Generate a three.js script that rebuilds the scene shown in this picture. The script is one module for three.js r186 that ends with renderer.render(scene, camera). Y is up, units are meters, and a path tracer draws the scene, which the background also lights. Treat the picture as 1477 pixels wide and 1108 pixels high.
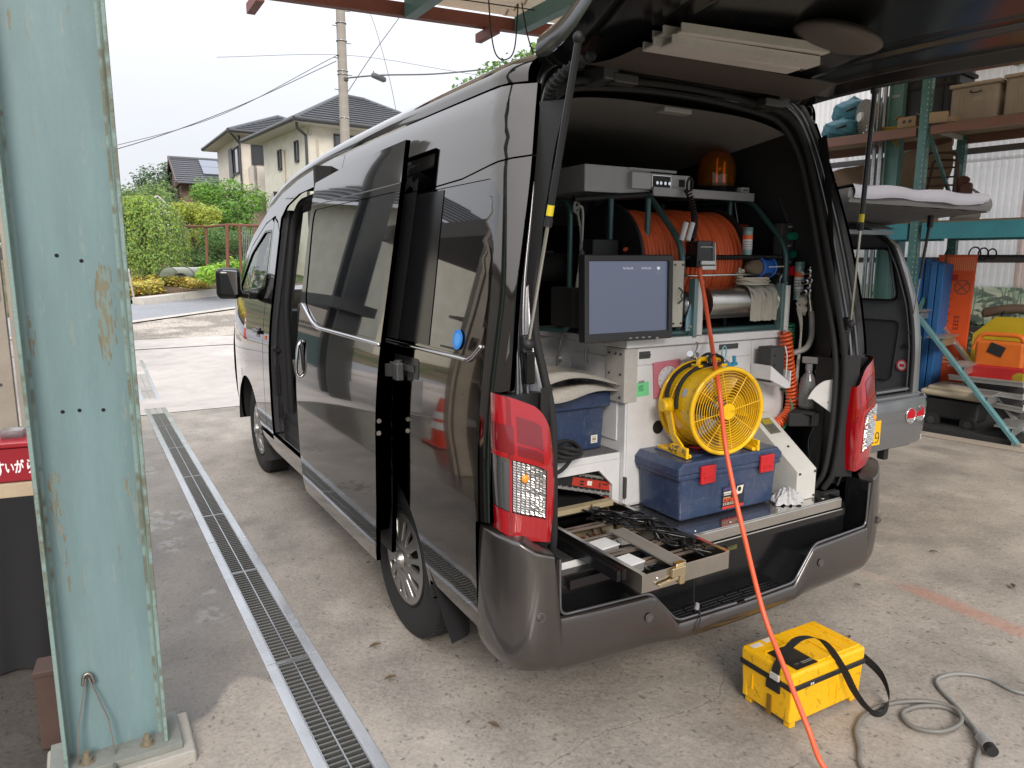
import * as THREE from 'three';
import { RoundedBoxGeometry } from 'three/addons/geometries/RoundedBoxGeometry.js';
import { mergeGeometries } from 'three/addons/utils/BufferGeometryUtils.js';

// ------------------------------------------------------------------ camera, sky, sun, exposure
const scene = new THREE.Scene();
const camera = new THREE.PerspectiveCamera(55.53, 1477 / 1108, 0.05, 400);
camera.position.set(-1.984, 1.603, 1.722);
camera.rotation.order = 'YXZ';
camera.rotation.set(-0.1664, -0.534, 0);
const renderer = new THREE.WebGLRenderer({ antialias: true });
renderer.setSize(1024, 768);
renderer.toneMapping = THREE.LinearToneMapping;
renderer.toneMappingExposure = 1.55;
renderer.shadowMap.enabled = true;
renderer.shadowMap.type = THREE.PCFSoftShadowMap;

function hash(n) { const s = Math.sin(n * 127.1) * 43758.5453; return s - Math.floor(s); }
let seedState = 12345;
function rnd() { seedState = (seedState * 1664525 + 1013904223) >>> 0; return seedState / 4294967296; }
function rr(a, b) { return a + (b - a) * rnd(); }
// periodic value noise on a lattice of n x n
function makeNoise(seed) {
  const P = new Float32Array(65536); let s = seed >>> 0;
  for (let i = 0; i < 65536; i++) { s = (s * 1664525 + 1013904223) >>> 0; P[i] = s / 4294967296; }
  return (x, y, n) => {
    const xi = Math.floor(x), yi = Math.floor(y), fx = x - xi, fy = y - yi;
    const u = fx * fx * (3 - 2 * fx), v = fy * fy * (3 - 2 * fy);
    const x0 = ((xi % n) + n) % n, x1 = (x0 + 1) % n, y0 = ((yi % n) + n) % n, y1 = (y0 + 1) % n;
    const a = P[(y0 * 251 + x0 * 7 + n) & 65535], b = P[(y0 * 251 + x1 * 7 + n) & 65535], c = P[(y1 * 251 + x0 * 7 + n) & 65535], d = P[(y1 * 251 + x1 * 7 + n) & 65535];
    return (a + (b - a) * u) * (1 - v) + (c + (d - c) * u) * v;
  };
}
const noiseA = makeNoise(7), noiseB = makeNoise(99), noiseC = makeNoise(1234);
function fbm(nz, u, v, base, oct) { let s = 0, a = 0.5, t = 0; for (let o = 0; o < oct; o++) { const n = base << o; s += a * nz(u * n, v * n, n); t += a; a *= 0.5; } return s / t; }
const clamp = (x, a = 0, b = 1) => Math.min(b, Math.max(a, x));
const smooth = (a, b, x) => { const t = clamp((x - a) / (b - a)); return t * t * (3 - 2 * t); };
const lerp = (a, b, t) => a + (b - a) * t;
const SRGB_LUT = new Uint8Array(4097); for (let i = 0; i <= 4096; i++) { const c = i / 4096; SRGB_LUT[i] = Math.round(255 * (c <= 0.0031308 ? 12.92 * c : 1.055 * Math.pow(c, 1 / 2.4) - 0.055)); }
const toS = (c) => (c <= 0.0031308 ? 12.92 * c : 1.055 * Math.pow(c, 1 / 2.4) - 0.055);

// overcast sky: CIE-like overcast gradient with soft cloud bands
{
  const w = 512, h = 256, d = new Float32Array(w * h * 4);
  for (let j = 0; j < h; j++) {
    const el = (j + 0.5) / h * Math.PI - Math.PI / 2;      // row 0 = nadir
    for (let i = 0; i < w; i++) {
      const s = Math.max(0, Math.sin(el));
      const cl = fbm(noiseA, i / w, j / h, 4, 5) - 0.5;
      let L = 0.545 * (1 + 1.7 * Math.pow(s, 1.25)) * (1 + 0.34 * cl * smooth(0, 0.3, s + 0.15));
      if (el < 0) L *= 0.45;
      const k = (j * w + i) * 4;
      d[k] = L * 0.965; d[k + 1] = L * 0.995; d[k + 2] = L * 1.06; d[k + 3] = 1;
    }
  }
  const t = new THREE.DataTexture(d, w, h, THREE.RGBAFormat, THREE.FloatType);
  t.mapping = THREE.EquirectangularReflectionMapping; t.magFilter = THREE.LinearFilter; t.minFilter = THREE.LinearFilter; t.needsUpdate = true;
  scene.background = t; scene.environment = t;
}
const sun = new THREE.DirectionalLight(0xfff4e6, 1.75);
sun.position.set(-6, 10, 11); sun.target.position.set(0, 0, -4);
sun.castShadow = true; sun.shadow.radius = 40; sun.shadow.mapSize.set(2048, 2048);
Object.assign(sun.shadow.camera, { left: -30, right: 30, top: 30, bottom: -30, near: 0.5, far: 80 });
scene.add(sun, sun.target);

// ------------------------------------------------------------------ helpers
const V3 = (x, y, z) => new THREE.Vector3(x, y, z);
const used = new Map();
function numbered(name) { const n = used.get(name) || 0; used.set(name, n + 1); return n ? name + '_' + String(n).padStart(3, '0') : name; }
function thing(name, label, category, pos = [0, 0, 0], ry = 0, group) {
  const o = new THREE.Group(); o.name = numbered(name); o.position.set(...pos); o.rotation.y = ry;
  o.userData = { label, category }; if (group) o.userData.group = group; scene.add(o); return o;
}
function tag(o, label, category, group) { o.userData.label = label; o.userData.category = category; if (group) o.userData.group = group; return o; }
// box projected uv in metres
function boxUV(g) {
  if (!g.attributes.normal) g.computeVertexNormals();
  const p = g.attributes.position, n = g.attributes.normal, uv = new Float32Array(p.count * 2);
  for (let i = 0; i < p.count; i++) {
    const ax = Math.abs(n.getX(i)), ay = Math.abs(n.getY(i)), az = Math.abs(n.getZ(i));
    const x = p.getX(i), y = p.getY(i), z = p.getZ(i);
    if (ay >= ax && ay >= az) { uv[2 * i] = x; uv[2 * i + 1] = z; } else if (ax >= az) { uv[2 * i] = z; uv[2 * i + 1] = y; } else { uv[2 * i] = x; uv[2 * i + 1] = y; }
  }
  g.setAttribute('uv', new THREE.BufferAttribute(uv, 2)); return g;
}
function merge(list) {
  const a = list.filter(Boolean).map((g) => { const k = g.index ? g.toNonIndexed() : g; for (const n of Object.keys(k.attributes)) if (!['position', 'normal', 'uv'].includes(n)) k.deleteAttribute(n); if (!k.attributes.uv) boxUV(k); return k; });
  return a.length === 1 ? a[0] : mergeGeometries(a, false);
}
// a named mesh from one or several geometries
function mesh(name, geos, mat, parent, opt = {}) {
  let g = Array.isArray(geos) ? merge(geos) : geos;
  if (!opt.keepUV) boxUV(g);
  const m = new THREE.Mesh(g, mat); m.name = parent && parent !== scene ? name : numbered(name);
  m.castShadow = true; m.receiveShadow = true; (parent || scene).add(m); return m;
}
function struct(name, geos, mat, parent, opt) { const m = mesh(name, geos, mat, parent, opt); m.userData.kind = 'structure'; return m; }
const tmpM = new THREE.Matrix4(), tmpQ = new THREE.Quaternion(), tmpE = new THREE.Euler();
function place(g, p = [0, 0, 0], r = [0, 0, 0], s) {
  tmpM.compose(V3(...p), tmpQ.setFromEuler(tmpE.set(...r)), s ? V3(...s) : V3(1, 1, 1)); g.applyMatrix4(tmpM); return g;
}
const box = (w, h, d, p, r) => place(new THREE.BoxGeometry(w, h, d), p, r);
const rbox = (w, h, d, rad, p, r, seg = 2) => place(new RoundedBoxGeometry(w, h, d, seg, Math.min(rad, w / 2.01, h / 2.01, d / 2.01)), p, r);
// box from min / max corners
const span = (x0, x1, y0, y1, z0, z1, rad) => (rad ? rbox(x1 - x0, y1 - y0, z1 - z0, rad, [(x0 + x1) / 2, (y0 + y1) / 2, (z0 + z1) / 2]) : box(x1 - x0, y1 - y0, z1 - z0, [(x0 + x1) / 2, (y0 + y1) / 2, (z0 + z1) / 2]));
const cyl = (r0, r1, h, p, r, seg = 20, open = false) => place(new THREE.CylinderGeometry(r0, r1, h, seg, 1, open), p, r);
function orient(g, a, b) { // geometry along +y, centred, moved to run from a to b
  const A = V3(...a), B = V3(...b), d = B.clone().sub(A);
  tmpQ.setFromUnitVectors(V3(0, 1, 0), d.clone().normalize());
  tmpM.compose(A.add(B).multiplyScalar(0.5), tmpQ, V3(1, 1, 1)); g.applyMatrix4(tmpM); return g;
}
const dist = (a, b) => Math.hypot(a[0] - b[0], a[1] - b[1], a[2] - b[2]);
const rod = (a, b, r, seg = 10, r2 = r) => orient(new THREE.CylinderGeometry(r2, r, dist(a, b), seg), a, b);
function bar(a, b, w, h, up = [0, 1, 0]) { // rectangular bar from a to b; w across, h along up
  const A = V3(...a), B = V3(...b), y = B.clone().sub(A), L = y.length(); y.normalize();
  const x = V3(...up).cross(y).normalize(), z = x.clone().cross(y).normalize();
  const g = new THREE.BoxGeometry(w, L, h); tmpM.makeBasis(x, y, z); tmpM.setPosition(A.add(B).multiplyScalar(0.5)); g.applyMatrix4(tmpM); return g;
}
const curve = (pts, closed = false, tension = 0.5) => new THREE.CatmullRomCurve3(pts.map((p) => V3(...p)), closed, 'catmullrom', tension);
const tube = (pts, r, n = 40, seg = 8, closed = false, tension = 0.5) => { const g = new THREE.TubeGeometry(curve(pts, closed, tension), n, r, seg, closed); if (closed) return g; const A = V3(...pts[0]), B = V3(...pts[pts.length - 1]); return merge([g, place(new THREE.SphereGeometry(r, 8, 6), [A.x, A.y, A.z]), place(new THREE.SphereGeometry(r, 8, 6), [B.x, B.y, B.z])]); };
// tube through corners with rounded bends
function bent(pts, r, bend = 0.05, seg = 10, per = 6) {
  const P = pts.map((p) => V3(...p)), out = [P[0]];
  for (let i = 1; i < P.length - 1; i++) {
    const a = P[i - 1].clone().sub(P[i]), b = P[i + 1].clone().sub(P[i]); const k = Math.min(bend, a.length() / 2.2, b.length() / 2.2);
    const s = P[i].clone().add(a.normalize().multiplyScalar(k)), e = P[i].clone().add(b.normalize().multiplyScalar(k));
    for (let j = 0; j <= per; j++) { const t = j / per; out.push(s.clone().multiplyScalar((1 - t) * (1 - t)).add(P[i].clone().multiplyScalar(2 * t * (1 - t))).add(e.clone().multiplyScalar(t * t))); }
  }
  out.push(P[P.length - 1]);
  const path = new THREE.CurvePath(); for (let i = 0; i < out.length - 1; i++) if (out[i].distanceTo(out[i + 1]) > 1e-5) path.add(new THREE.LineCurve3(out[i], out[i + 1]));
  return new THREE.TubeGeometry(path, Math.max(12, (out.length - 1) * 3), r, seg, false);
}
const lathe = (pts, seg = 32, p, r) => place(new THREE.LatheGeometry(pts.map((q) => new THREE.Vector2(...q)), seg), p, r);
const shapeOf = (pts) => new THREE.Shape(pts.map((p) => new THREE.Vector2(...p)));
function extrude(pts, depth, bevel = 0, holes = [], p, r, seg = 8) {
  const s = Array.isArray(pts) ? shapeOf(pts) : pts; for (const h of holes) s.holes.push(Array.isArray(h) ? new THREE.Path(h.map((q) => new THREE.Vector2(...q))) : h);
  return place(new THREE.ExtrudeGeometry(s, { depth: depth - 2 * bevel, bevelEnabled: bevel > 0, bevelThickness: bevel, bevelSize: bevel, bevelOffset: -bevel, bevelSegments: 2, curveSegments: seg }).translate(0, 0, bevel), p, r);
}
const circle = (x, y, r, n = 24, a0 = 0, a1 = Math.PI * 2) => Array.from({ length: n }, (_, i) => { const a = a0 + (a1 - a0) * i / n; return [x + r * Math.cos(a), y + r * Math.sin(a)]; });
function helix(a, b, R, turns, r, seg = 6) { // coil round the line a-b
  const A = V3(...a), d = V3(...b).sub(A), L = d.length(); d.normalize(); const x = Math.abs(d.y) > 0.9 ? V3(1, 0, 0) : V3(0, 1, 0); const u = x.cross(d).normalize(), v = d.clone().cross(u);
  const n = Math.round(turns * 12), pts = []; for (let i = 0; i <= n; i++) { const t = i / n, q = t * turns * Math.PI * 2; pts.push(A.clone().addScaledVector(d, t * L).addScaledVector(u, R * Math.cos(q)).addScaledVector(v, R * Math.sin(q))); }
  return new THREE.TubeGeometry(new THREE.CatmullRomCurve3(pts), n * 1, r, seg, false);
}
function helixAlong(cv, R, turns, r, seg = 6) {
  const n = Math.round(turns * 10), fr = cv.computeFrenetFrames(n, false), pts = [];
  for (let i = 0; i <= n; i++) { const q = i / n * turns * Math.PI * 2; pts.push(cv.getPointAt(i / n).addScaledVector(fr.normals[i], R * Math.cos(q)).addScaledVector(fr.binormals[i], R * Math.sin(q))); }
  return new THREE.TubeGeometry(new THREE.CatmullRomCurve3(pts), n, r, seg, false);
}
// grid surface from f(u, v) -> [x, y, z]
function grid(f, nu, nv, flip = false) {
  const pos = new Float32Array((nu + 1) * (nv + 1) * 3), uv = new Float32Array((nu + 1) * (nv + 1) * 2), idx = [];
  for (let j = 0; j <= nv; j++) for (let i = 0; i <= nu; i++) { const k = j * (nu + 1) + i, q = f(i / nu, j / nv); pos.set(q, k * 3); uv[2 * k] = i / nu; uv[2 * k + 1] = j / nv; }
  for (let j = 0; j < nv; j++) for (let i = 0; i < nu; i++) { const a = j * (nu + 1) + i, b = a + 1, c = a + nu + 1, d = c + 1; if (flip) idx.push(a, c, b, b, c, d); else idx.push(a, b, c, b, d, c); }
  const g = new THREE.BufferGeometry(); g.setAttribute('position', new THREE.BufferAttribute(pos, 3)); g.setAttribute('uv', new THREE.BufferAttribute(uv, 2)); g.setIndex(idx); g.computeVertexNormals(); return g;
}
// piecewise linear / smooth table lookup
function table(T, smoothStep = false) {
  return (x) => { if (x <= T[0][0]) return T[0][1]; for (let i = 1; i < T.length; i++) if (x <= T[i][0]) { let t = (x - T[i - 1][0]) / (T[i][0] - T[i - 1][0]); if (smoothStep) t = t * t * (3 - 2 * t); return lerp(T[i - 1][1], T[i][1], t); } return T[T.length - 1][1]; };
}
// monotone cubic table
function spline(T) {
  const n = T.length, m = [], dl = [];
  for (let i = 0; i < n - 1; i++) dl.push((T[i + 1][1] - T[i][1]) / (T[i + 1][0] - T[i][0]));
  for (let i = 0; i < n; i++) m.push(i === 0 ? dl[0] : i === n - 1 ? dl[n - 2] : dl[i - 1] * dl[i] <= 0 ? 0 : (dl[i - 1] + dl[i]) / 2);
  return (x) => {
    if (x <= T[0][0]) return T[0][1] + m[0] * (x - T[0][0]); if (x >= T[n - 1][0]) return T[n - 1][1] + m[n - 1] * (x - T[n - 1][0]);
    let i = 0; while (x > T[i + 1][0]) i++; const h = T[i + 1][0] - T[i][0], t = (x - T[i][0]) / h;
    return (1 + 2 * t) * (1 - t) * (1 - t) * T[i][1] + t * (1 - t) * (1 - t) * h * m[i] + t * t * (3 - 2 * t) * T[i + 1][1] + t * t * (t - 1) * h * m[i + 1];
  };
}

// ------------------------------------------------------------------ textures and materials
function dataTex(size, f, { srgb = true, repeat = 1, h = size } = {}) { // f(u,v) -> [r,g,b] linear 0..1 (or scalar)
  const d = new Uint8Array(size * h * 4);
  for (let j = 0; j < h; j++) for (let i = 0; i < size; i++) {
    let c = f(i / size, j / h); if (!Array.isArray(c)) c = [c, c, c]; const k = (j * size + i) * 4;
    for (let q = 0; q < 3; q++) { const x = c[q] < 0 ? 0 : c[q] > 1 ? 1 : c[q]; d[k + q] = srgb ? SRGB_LUT[(x * 4096) | 0] : (x * 255 + 0.5) | 0; } d[k + 3] = 255;
  }
  const t = new THREE.DataTexture(d, size, h, THREE.RGBAFormat); t.wrapS = t.wrapT = THREE.RepeatWrapping; t.magFilter = THREE.LinearFilter; t.minFilter = THREE.LinearMipmapLinearFilter; t.generateMipmaps = true;
  if (srgb) t.colorSpace = THREE.SRGBColorSpace; t.repeat.set(repeat, repeat); t.needsUpdate = true; return t;
}
function canvasTex(w, h, draw) {
  const c = document.createElement('canvas'); c.width = w; c.height = h; const x = c.getContext('2d'); draw(x, w, h);
  const t = new THREE.CanvasTexture(c); t.colorSpace = THREE.SRGBColorSpace; t.anisotropy = 8; return t;
}
const lin = (r, g, b) => new THREE.Color().setRGB(r, g, b);
function std(c, rough = 0.6, metal = 0, extra = {}) { return new THREE.MeshStandardMaterial({ color: Array.isArray(c) ? lin(...c) : c, roughness: rough, metalness: metal, ...extra }); }
function phy(c, rough, metal, extra = {}) { return new THREE.MeshPhysicalMaterial({ color: Array.isArray(c) ? lin(...c) : c, roughness: rough, metalness: metal, ...extra }); }
// mottle: neutral multiplier texture (tone variation and specks), used on many painted surfaces
const mottle = dataTex(512, (u, v) => { const a = fbm(noiseA, u, v, 4, 6), b = fbm(noiseB, u, v, 32, 3); const k = 0.86 + 0.16 * (a - 0.5) * 2 * 0.6 + 0.10 * (b - 0.5); return [k, k, k * 0.99]; });
const fineBump = dataTex(512, (u, v) => fbm(noiseB, u, v, 64, 3), { srgb: false });
const scuff = dataTex(512, (u, v) => { const a = fbm(noiseC, u, v, 6, 6); const s = smooth(0.50, 0.66, a) * 0.35; return 0.45 + s + 0.2 * (fbm(noiseB, u, v, 48, 2) - 0.5); }, { srgb: false });
function rep(t, r) { const k = t.clone(); k.repeat.set(r, r); k.needsUpdate = true; return k; }
const worn = rep(dataTex(512, (u, v) => { const a = fbm(noiseA, u, v, 5, 5), b = fbm(noiseB, u, v, 28, 4), c = fbm(noiseC, u, v * 3, 9, 4), d = fbm(noiseC, u * 4, v, 11, 4); const k = 0.95 + 0.20 * (a - 0.5) - 0.30 * smooth(0.72, 0.76, b) - 0.08 * smooth(0.66, 0.70, d) + 0.05 * smooth(0.64, 0.68, c); return [k, k, k * 0.97 + 0.02]; }), 2.2);
const dusty = rep(dataTex(512, (u, v) => { const a = fbm(noiseB, u, v, 4, 6), b = fbm(noiseC, u, v, 30, 4), c = fbm(noiseA, u, v * 5, 14, 4), d = fbm(noiseA, u * 5, v, 14, 4); const t = 0.12 * smooth(0.40, 0.66, a) + 0.16 * smooth(0.70, 0.76, b) + 0.10 * smooth(0.67, 0.71, c) + 0.12 * smooth(0.69, 0.72, d); return [lerp(0.024, 0.16, t), lerp(0.045, 0.17, t), lerp(0.105, 0.20, t)]; }), 1.8);
const mottle1 = mottle, mottle3 = rep(mottle, 3);
const M = {
  black: std([0.012, 0.012, 0.013], 0.55), blackGloss: std([0.008, 0.008, 0.009], 0.18), blackMatte: std([0.014, 0.014, 0.015], 0.85, 0, { bumpMap: rep(fineBump, 6), bumpScale: 0.0006 }),
  rubber: std([0.016, 0.016, 0.017], 0.8, 0, { map: mottle3 }), darkTrim: std([0.018, 0.018, 0.020], 0.7, 0, { bumpMap: rep(fineBump, 8), bumpScale: 0.0004, map: mottle1 }),
  headliner: std([0.165, 0.16, 0.158], 0.95, 0, { bumpMap: rep(fineBump, 8), bumpScale: 0.0006, map: mottle1 }),
  steel: std([0.55, 0.54, 0.52], 0.30, 1, { roughnessMap: scuff, map: mottle3 }), steelBright: std([0.68, 0.66, 0.63], 0.18, 1, { map: mottle3 }), chrome: std([0.62, 0.62, 0.63], 0.08, 1),
  galv: std([0.48, 0.50, 0.53], 0.45, 0.85, { map: mottle3, roughnessMap: scuff }), alu: std([0.62, 0.62, 0.62], 0.42, 0.9, { map: mottle3 }), darkSteel: std([0.12, 0.12, 0.12], 0.45, 0.7, { map: mottle3 }),
  white: std([0.78, 0.78, 0.78], 0.45, 0, { map: mottle1 }), whiteGloss: std([0.74, 0.74, 0.74], 0.3, 0, { map: mottle3 }), offWhite: std([0.60, 0.57, 0.50], 0.55, 0, { map: mottle3 }),
  grey: std([0.32, 0.32, 0.33], 0.5, 0, { map: mottle1 }), midGrey: std([0.15, 0.15, 0.155], 0.6, 0, { map: mottle1 }), darkGrey: std([0.05, 0.05, 0.052], 0.6, 0, { map: mottle1 }),
  yellow: std([0.84, 0.48, 0.012], 0.42, 0, { map: mottle3, roughnessMap: scuff }), orange: std([0.84, 0.15, 0.04], 0.5, 0, { map: mottle3 }), red: std([0.52, 0.012, 0.016], 0.4, 0, { map: worn }),
  navy: std([1, 1, 1], 0.5, 0, { map: dusty, roughnessMap: scuff, bumpMap: rep(fineBump, 6), bumpScale: 0.0004 }), blue: std([0.03, 0.14, 0.55], 0.4, 0, { map: mottle3 }),
  green: std([0.012, 0.25, 0.10], 0.4), tealTube: std([0.055, 0.125, 0.125], 0.35, 0.2, { map: mottle3 }), cloth: std([0.62, 0.60, 0.56], 0.95, 0, { map: mottle3, bumpMap: rep(fineBump, 5), bumpScale: 0.002, side: THREE.DoubleSide }),
  amber: phy([0.95, 0.42, 0.02], 0.08, 0, { transmission: 0.9, thickness: 0, ior: 1.45 }), clear: phy([0.95, 0.96, 0.97], 0.05, 0, { transmission: 1, thickness: 0, ior: 1.45 }),
  clearGrey: phy([0.62, 0.63, 0.64], 0.2, 0, { transmission: 0.7, thickness: 0 }),
};
// ================================================================== THE SETTING
const TERR = (z) => 0.07 * Math.max(0, Math.min(-z, 42) - 7.5);
// ---- ground sheet to the horizon
{
  const earth = dataTex(512, (u, v) => { const a = fbm(noiseA, u, v, 5, 6), b = fbm(noiseB, u, v, 40, 3); const k = 0.7 + 0.6 * (a - 0.5) + 0.5 * (b - 0.5); const g = smooth(0.45, 0.62, fbm(noiseC, u, v, 4, 4)); return [lerp(0.20, 0.09, g) * k, lerp(0.155, 0.12, g) * k, lerp(0.10, 0.04, g) * k]; }, { repeat: 0.25 });
  const zs = []; for (let z = 40; z > -7; z -= 4) zs.push(z); for (let z = -7.5; z > -43; z -= 1.5) zs.push(z); zs.push(-42, -60, -100, -200, -380); zs.sort((a, b) => b - a);
  const g = grid((u, v) => { const z = zs[Math.round(v * (zs.length - 1))]; return [lerp(-220, 220, u), TERR(z) - 0.06, z]; }, 40, zs.length - 1);
  struct('ground', g, std([1, 1, 1], 0.95, 0, { map: earth }));
}
// ---- concrete
function cracks(list) { // polylines in metres -> distance function (rough)
  return (x, z) => { let best = 9; if (z < -1.5 || z > 0.6) return 9; for (const L of list) for (let i = 1; i < L.length; i++) { const [ax, az] = L[i - 1], [bx, bz] = L[i]; const dx = bx - ax, dz = bz - az; const t = clamp(((x - ax) * dx + (z - az) * dz) / (dx * dx + dz * dz)); const ex = x - ax - t * dx, ez = z - az - t * dz, d = Math.sqrt(ex * ex + ez * ez); if (d < best) best = d; } return best; };
}
const stains = [];
{ seedState = 4242; for (let i = 0; i < 90; i++) stains.push([rr(-1.2, 4.6), rr(-6.7, 3), rr(0.02, 0.16) * (rnd() < 0.15 ? 2.2 : 1), rr(0.04, 0.24), rr(0.6, 1.7)]); }
function concreteTex(x0, x1, z0, z1, w, h, opts) {
  const crack = cracks(opts.cracks || []);
  return dataTex(w, (u, v) => {
    const x = lerp(x0, x1, u), z = lerp(z0, z1, v);
    const X = x / 16 + 0.5, Z = z / 16 + 0.5;
    const a = fbm(noiseA, X, Z, 6, 6), b = fbm(noiseB, X, Z, 90, 3), c = fbm(noiseC, X, Z, 24, 4), e = noiseC(X * 2600, Z * 2600, 2600);
    let k = 0.98 + 0.34 * (a - 0.5) + 0.38 * (c - 0.5) + 0.52 * (b - 0.5) + 0.34 * (e - 0.5);
    const sp = noiseB(X * 1500, Z * 1500, 1500); if (sp > 0.82) k *= 1 - (sp - 0.82) * 3.8 * (0.4 + 1.2 * c); if (sp < 0.06) k *= 1.12;
    let dk = 0; for (let si = 0; si < stains.length; si++) { const S = stains[si], dz = z - S[1], sr = S[2], sa = S[3]; if (dz > 1.4 * sr || dz < -1.4 * sr) continue; const dx = (x - S[0]) * S[4], q = Math.sqrt(dx * dx + dz * dz) / sr; if (q < 1.4) dk = Math.max(dk, sa * smooth(1.3, 0.5, q + 0.9 * (b - 0.5) + 0.8 * (c - 0.5))); }
    k *= 1 - dk;
    if (opts.cracks) { const d = crack(x + 0.10 * (c - 0.5) + 0.05 * (b - 0.5), z + 0.16 * (c - 0.5) + 0.07 * (b - 0.5)); if (d < 0.003) k *= 0.70; else if (d < 0.008) k *= 1.14; }
    let r = 0.325 * k, g = 0.289 * k, bl = 0.251 * k;
    if (opts.orange) { const m = smooth(0.075, 0.03, Math.abs(x - 1.47 - 0.05 * (a - 0.5) + 0.03 * (z + 0.5))) * smooth(0.40, 0.60, fbm(noiseC, X + 0.3, Z, 40, 4)) * smooth(-3.2, -1.5, z); r = lerp(r, 0.46, m * 0.42); g = lerp(g, 0.19, m * 0.42); bl = lerp(bl, 0.13, m * 0.42); }
    if (opts.wet) { let m = Math.min(1, opts.wet(x, z, a, c)); const wd = x < -2.1 ? 0.24 : 0.37; r *= lerp(1, wd, m); g *= lerp(1, wd, m); bl *= lerp(1, wd * 1.02, m); }
    if (opts.after) [r, g, bl] = opts.after(r, g, bl, x, z, a, b, c);
    return [r, g, bl];
  }, { h });
}
function fitTex(t, x0, x1, z0, z1) { t.repeat.set(1 / (x1 - x0), 1 / (z1 - z0)); t.offset.set(-x0 / (x1 - x0), -z0 / (z1 - z0)); t.needsUpdate = true; return t; }
const concBump = dataTex(512, (u, v) => 0.6 * fbm(noiseB, u, v, 48, 3) + 0.4 * fbm(noiseA, u, v, 10, 4), { srgb: false, repeat: 0.9 });
const wetF = (x, z, a, c) => { const edge = -0.98 + 0.10 * Math.sin(x * 17) + 0.35 * (c - 0.5); return smooth(edge + 0.03, edge - 0.03, z) * smooth(-7.5, -4.2, z + 1.2 * (a - 0.5)) * (0.62 + 0.38 * smooth(0.42, 0.56, a + 0.4 * (c - 0.5))) + (x < -2.1 ? smooth(-2.05, -2.16, x) * 1.0 : 0); };
const puddle = (x, z, a, c) => { let m = 0; for (const [px, pz, pr] of [[-1.60, -1.68, 0.13], [-1.68, -3.2, 0.20], [-1.62, -2.7, 0.10], [-1.56, -1.95, 0.07], [-1.66, -4.4, 0.16]]) m = Math.max(m, smooth(1.0, 0.55, Math.sqrt((x - px) * (x - px) * 1.69 + (z - pz) * (z - pz)) / pr + 2.6 * (c - 0.5))); return m * smooth(0.50, 0.58, noiseB(x * 23 + 300, z * 17 + 300, 4096) * 0.5 + noiseB(x * 61 + 300, z * 47 + 300, 4096) * 0.5); };
const floorRoot = new THREE.Group(); floorRoot.name = 'concrete_floor'; floorRoot.userData.kind = 'structure'; scene.add(floorRoot);
{
  const X0 = -1.27, X1 = 4.68, Z0 = -6.75, Z1 = 4;
  const cr = [[[-1.2, 0.30], [-0.83, -0.04], [-0.55, -0.10], [-0.3, -0.03], [-0.04, -0.03], [0.2, -0.22], [0.38, -0.3]], [[0.38, -0.3], [0.46, -0.62], [0.7, -0.9], [0.8, -1.3]], [[0.1, -0.55], [0.2, -0.35], [0.16, -0.12]]];
  const t = fitTex(concreteTex(X0, X1, Z0, Z1, 1536, 2048, { cracks: cr, orange: true }), X0, X1, Z0, Z1);
  mesh('slab', span(X0, X1, -0.12, 0, Z0, Z1), std([1, 1, 1], 0.72, 0, { map: t, bumpMap: concBump, bumpScale: 0.004 }), floorRoot);
  const A0 = -6, A1 = -1.446;
  const rough = fitTex(dataTex(512, (u, v) => { const x = lerp(A0, A1, u), z = lerp(Z0, Z1, v), a = fbm(noiseA, x / 16 + 0.5, z / 16 + 0.5, 6, 6), c = fbm(noiseC, x / 16 + 0.5, z / 16 + 0.5, 24, 4); return lerp(lerp(0.75, 0.34, wetF(x, z, a, c)), 0.06, puddle(x, z, a, c)); }, { srgb: false, h: 1024 }), A0, A1, Z0, Z1);
  const t2 = fitTex(concreteTex(A0, A1, Z0, Z1, 1024, 2048, { wet: wetF }), A0, A1, Z0, Z1);
  mesh('slab', span(A0, A1, -0.12, -0.002, Z0, Z1), std([1, 1, 1], 1, 0, { map: t2, roughnessMap: rough, bumpMap: concBump, bumpScale: 0.003 }), floorRoot);
  const far = std([1, 1, 1], 0.8, 0, { map: fitTex(concreteTex(-6, 10, -7, -1, 1024, 512, {}), -6, 10, -7, -1), bumpMap: concBump, bumpScale: 0.004 });
  mesh('slab', span(4.70, 9.5, -0.12, -0.004, Z0, Z1), far, floorRoot);
  // yard slabs beyond the joint, following the rising ground; edges slightly askew
  const yard = std([1.0, 1.0, 1.0], 0.85, 0, { map: rep(concreteTexYard(), 0.16), bumpMap: concBump, bumpScale: 0.003 });
  const edges = [[-6.765, -6.765], [-9.62, -9.55], [-11.0, -11.13], [-11.9, -12.0]];
  for (let k = 0; k < 3; k++) {
    const n = 24, m = 6;
    const g = grid((u, v) => { const x = lerp(-7, 9.5, u), s = (x + 1.3) / 1.5 * 0.3; const za = edges[k][0] + (edges[k][1] - edges[k][0]) * s - 0.012, zb = edges[k + 1][0] + (edges[k + 1][1] - edges[k + 1][0]) * s; const z = lerp(za, zb, v); return [x, TERR(z) - (k === 1 ? 0.008 : 0), z]; }, n, m);
    mesh('slab', [g], yard, floorRoot);
  }
}
function concreteTexYard() { return dataTex(512, (u, v) => { const a = fbm(noiseA, u, v, 5, 6), b = fbm(noiseB, u, v, 50, 3); const st = fbm(noiseC, u, v * 4, 5, 4); const k = 1 + 0.28 * (a - 0.5) + 0.26 * (b - 0.5) + 0.22 * (st - 0.5); return [0.47 * k, 0.43 * k, 0.40 * k]; }); }
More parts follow.
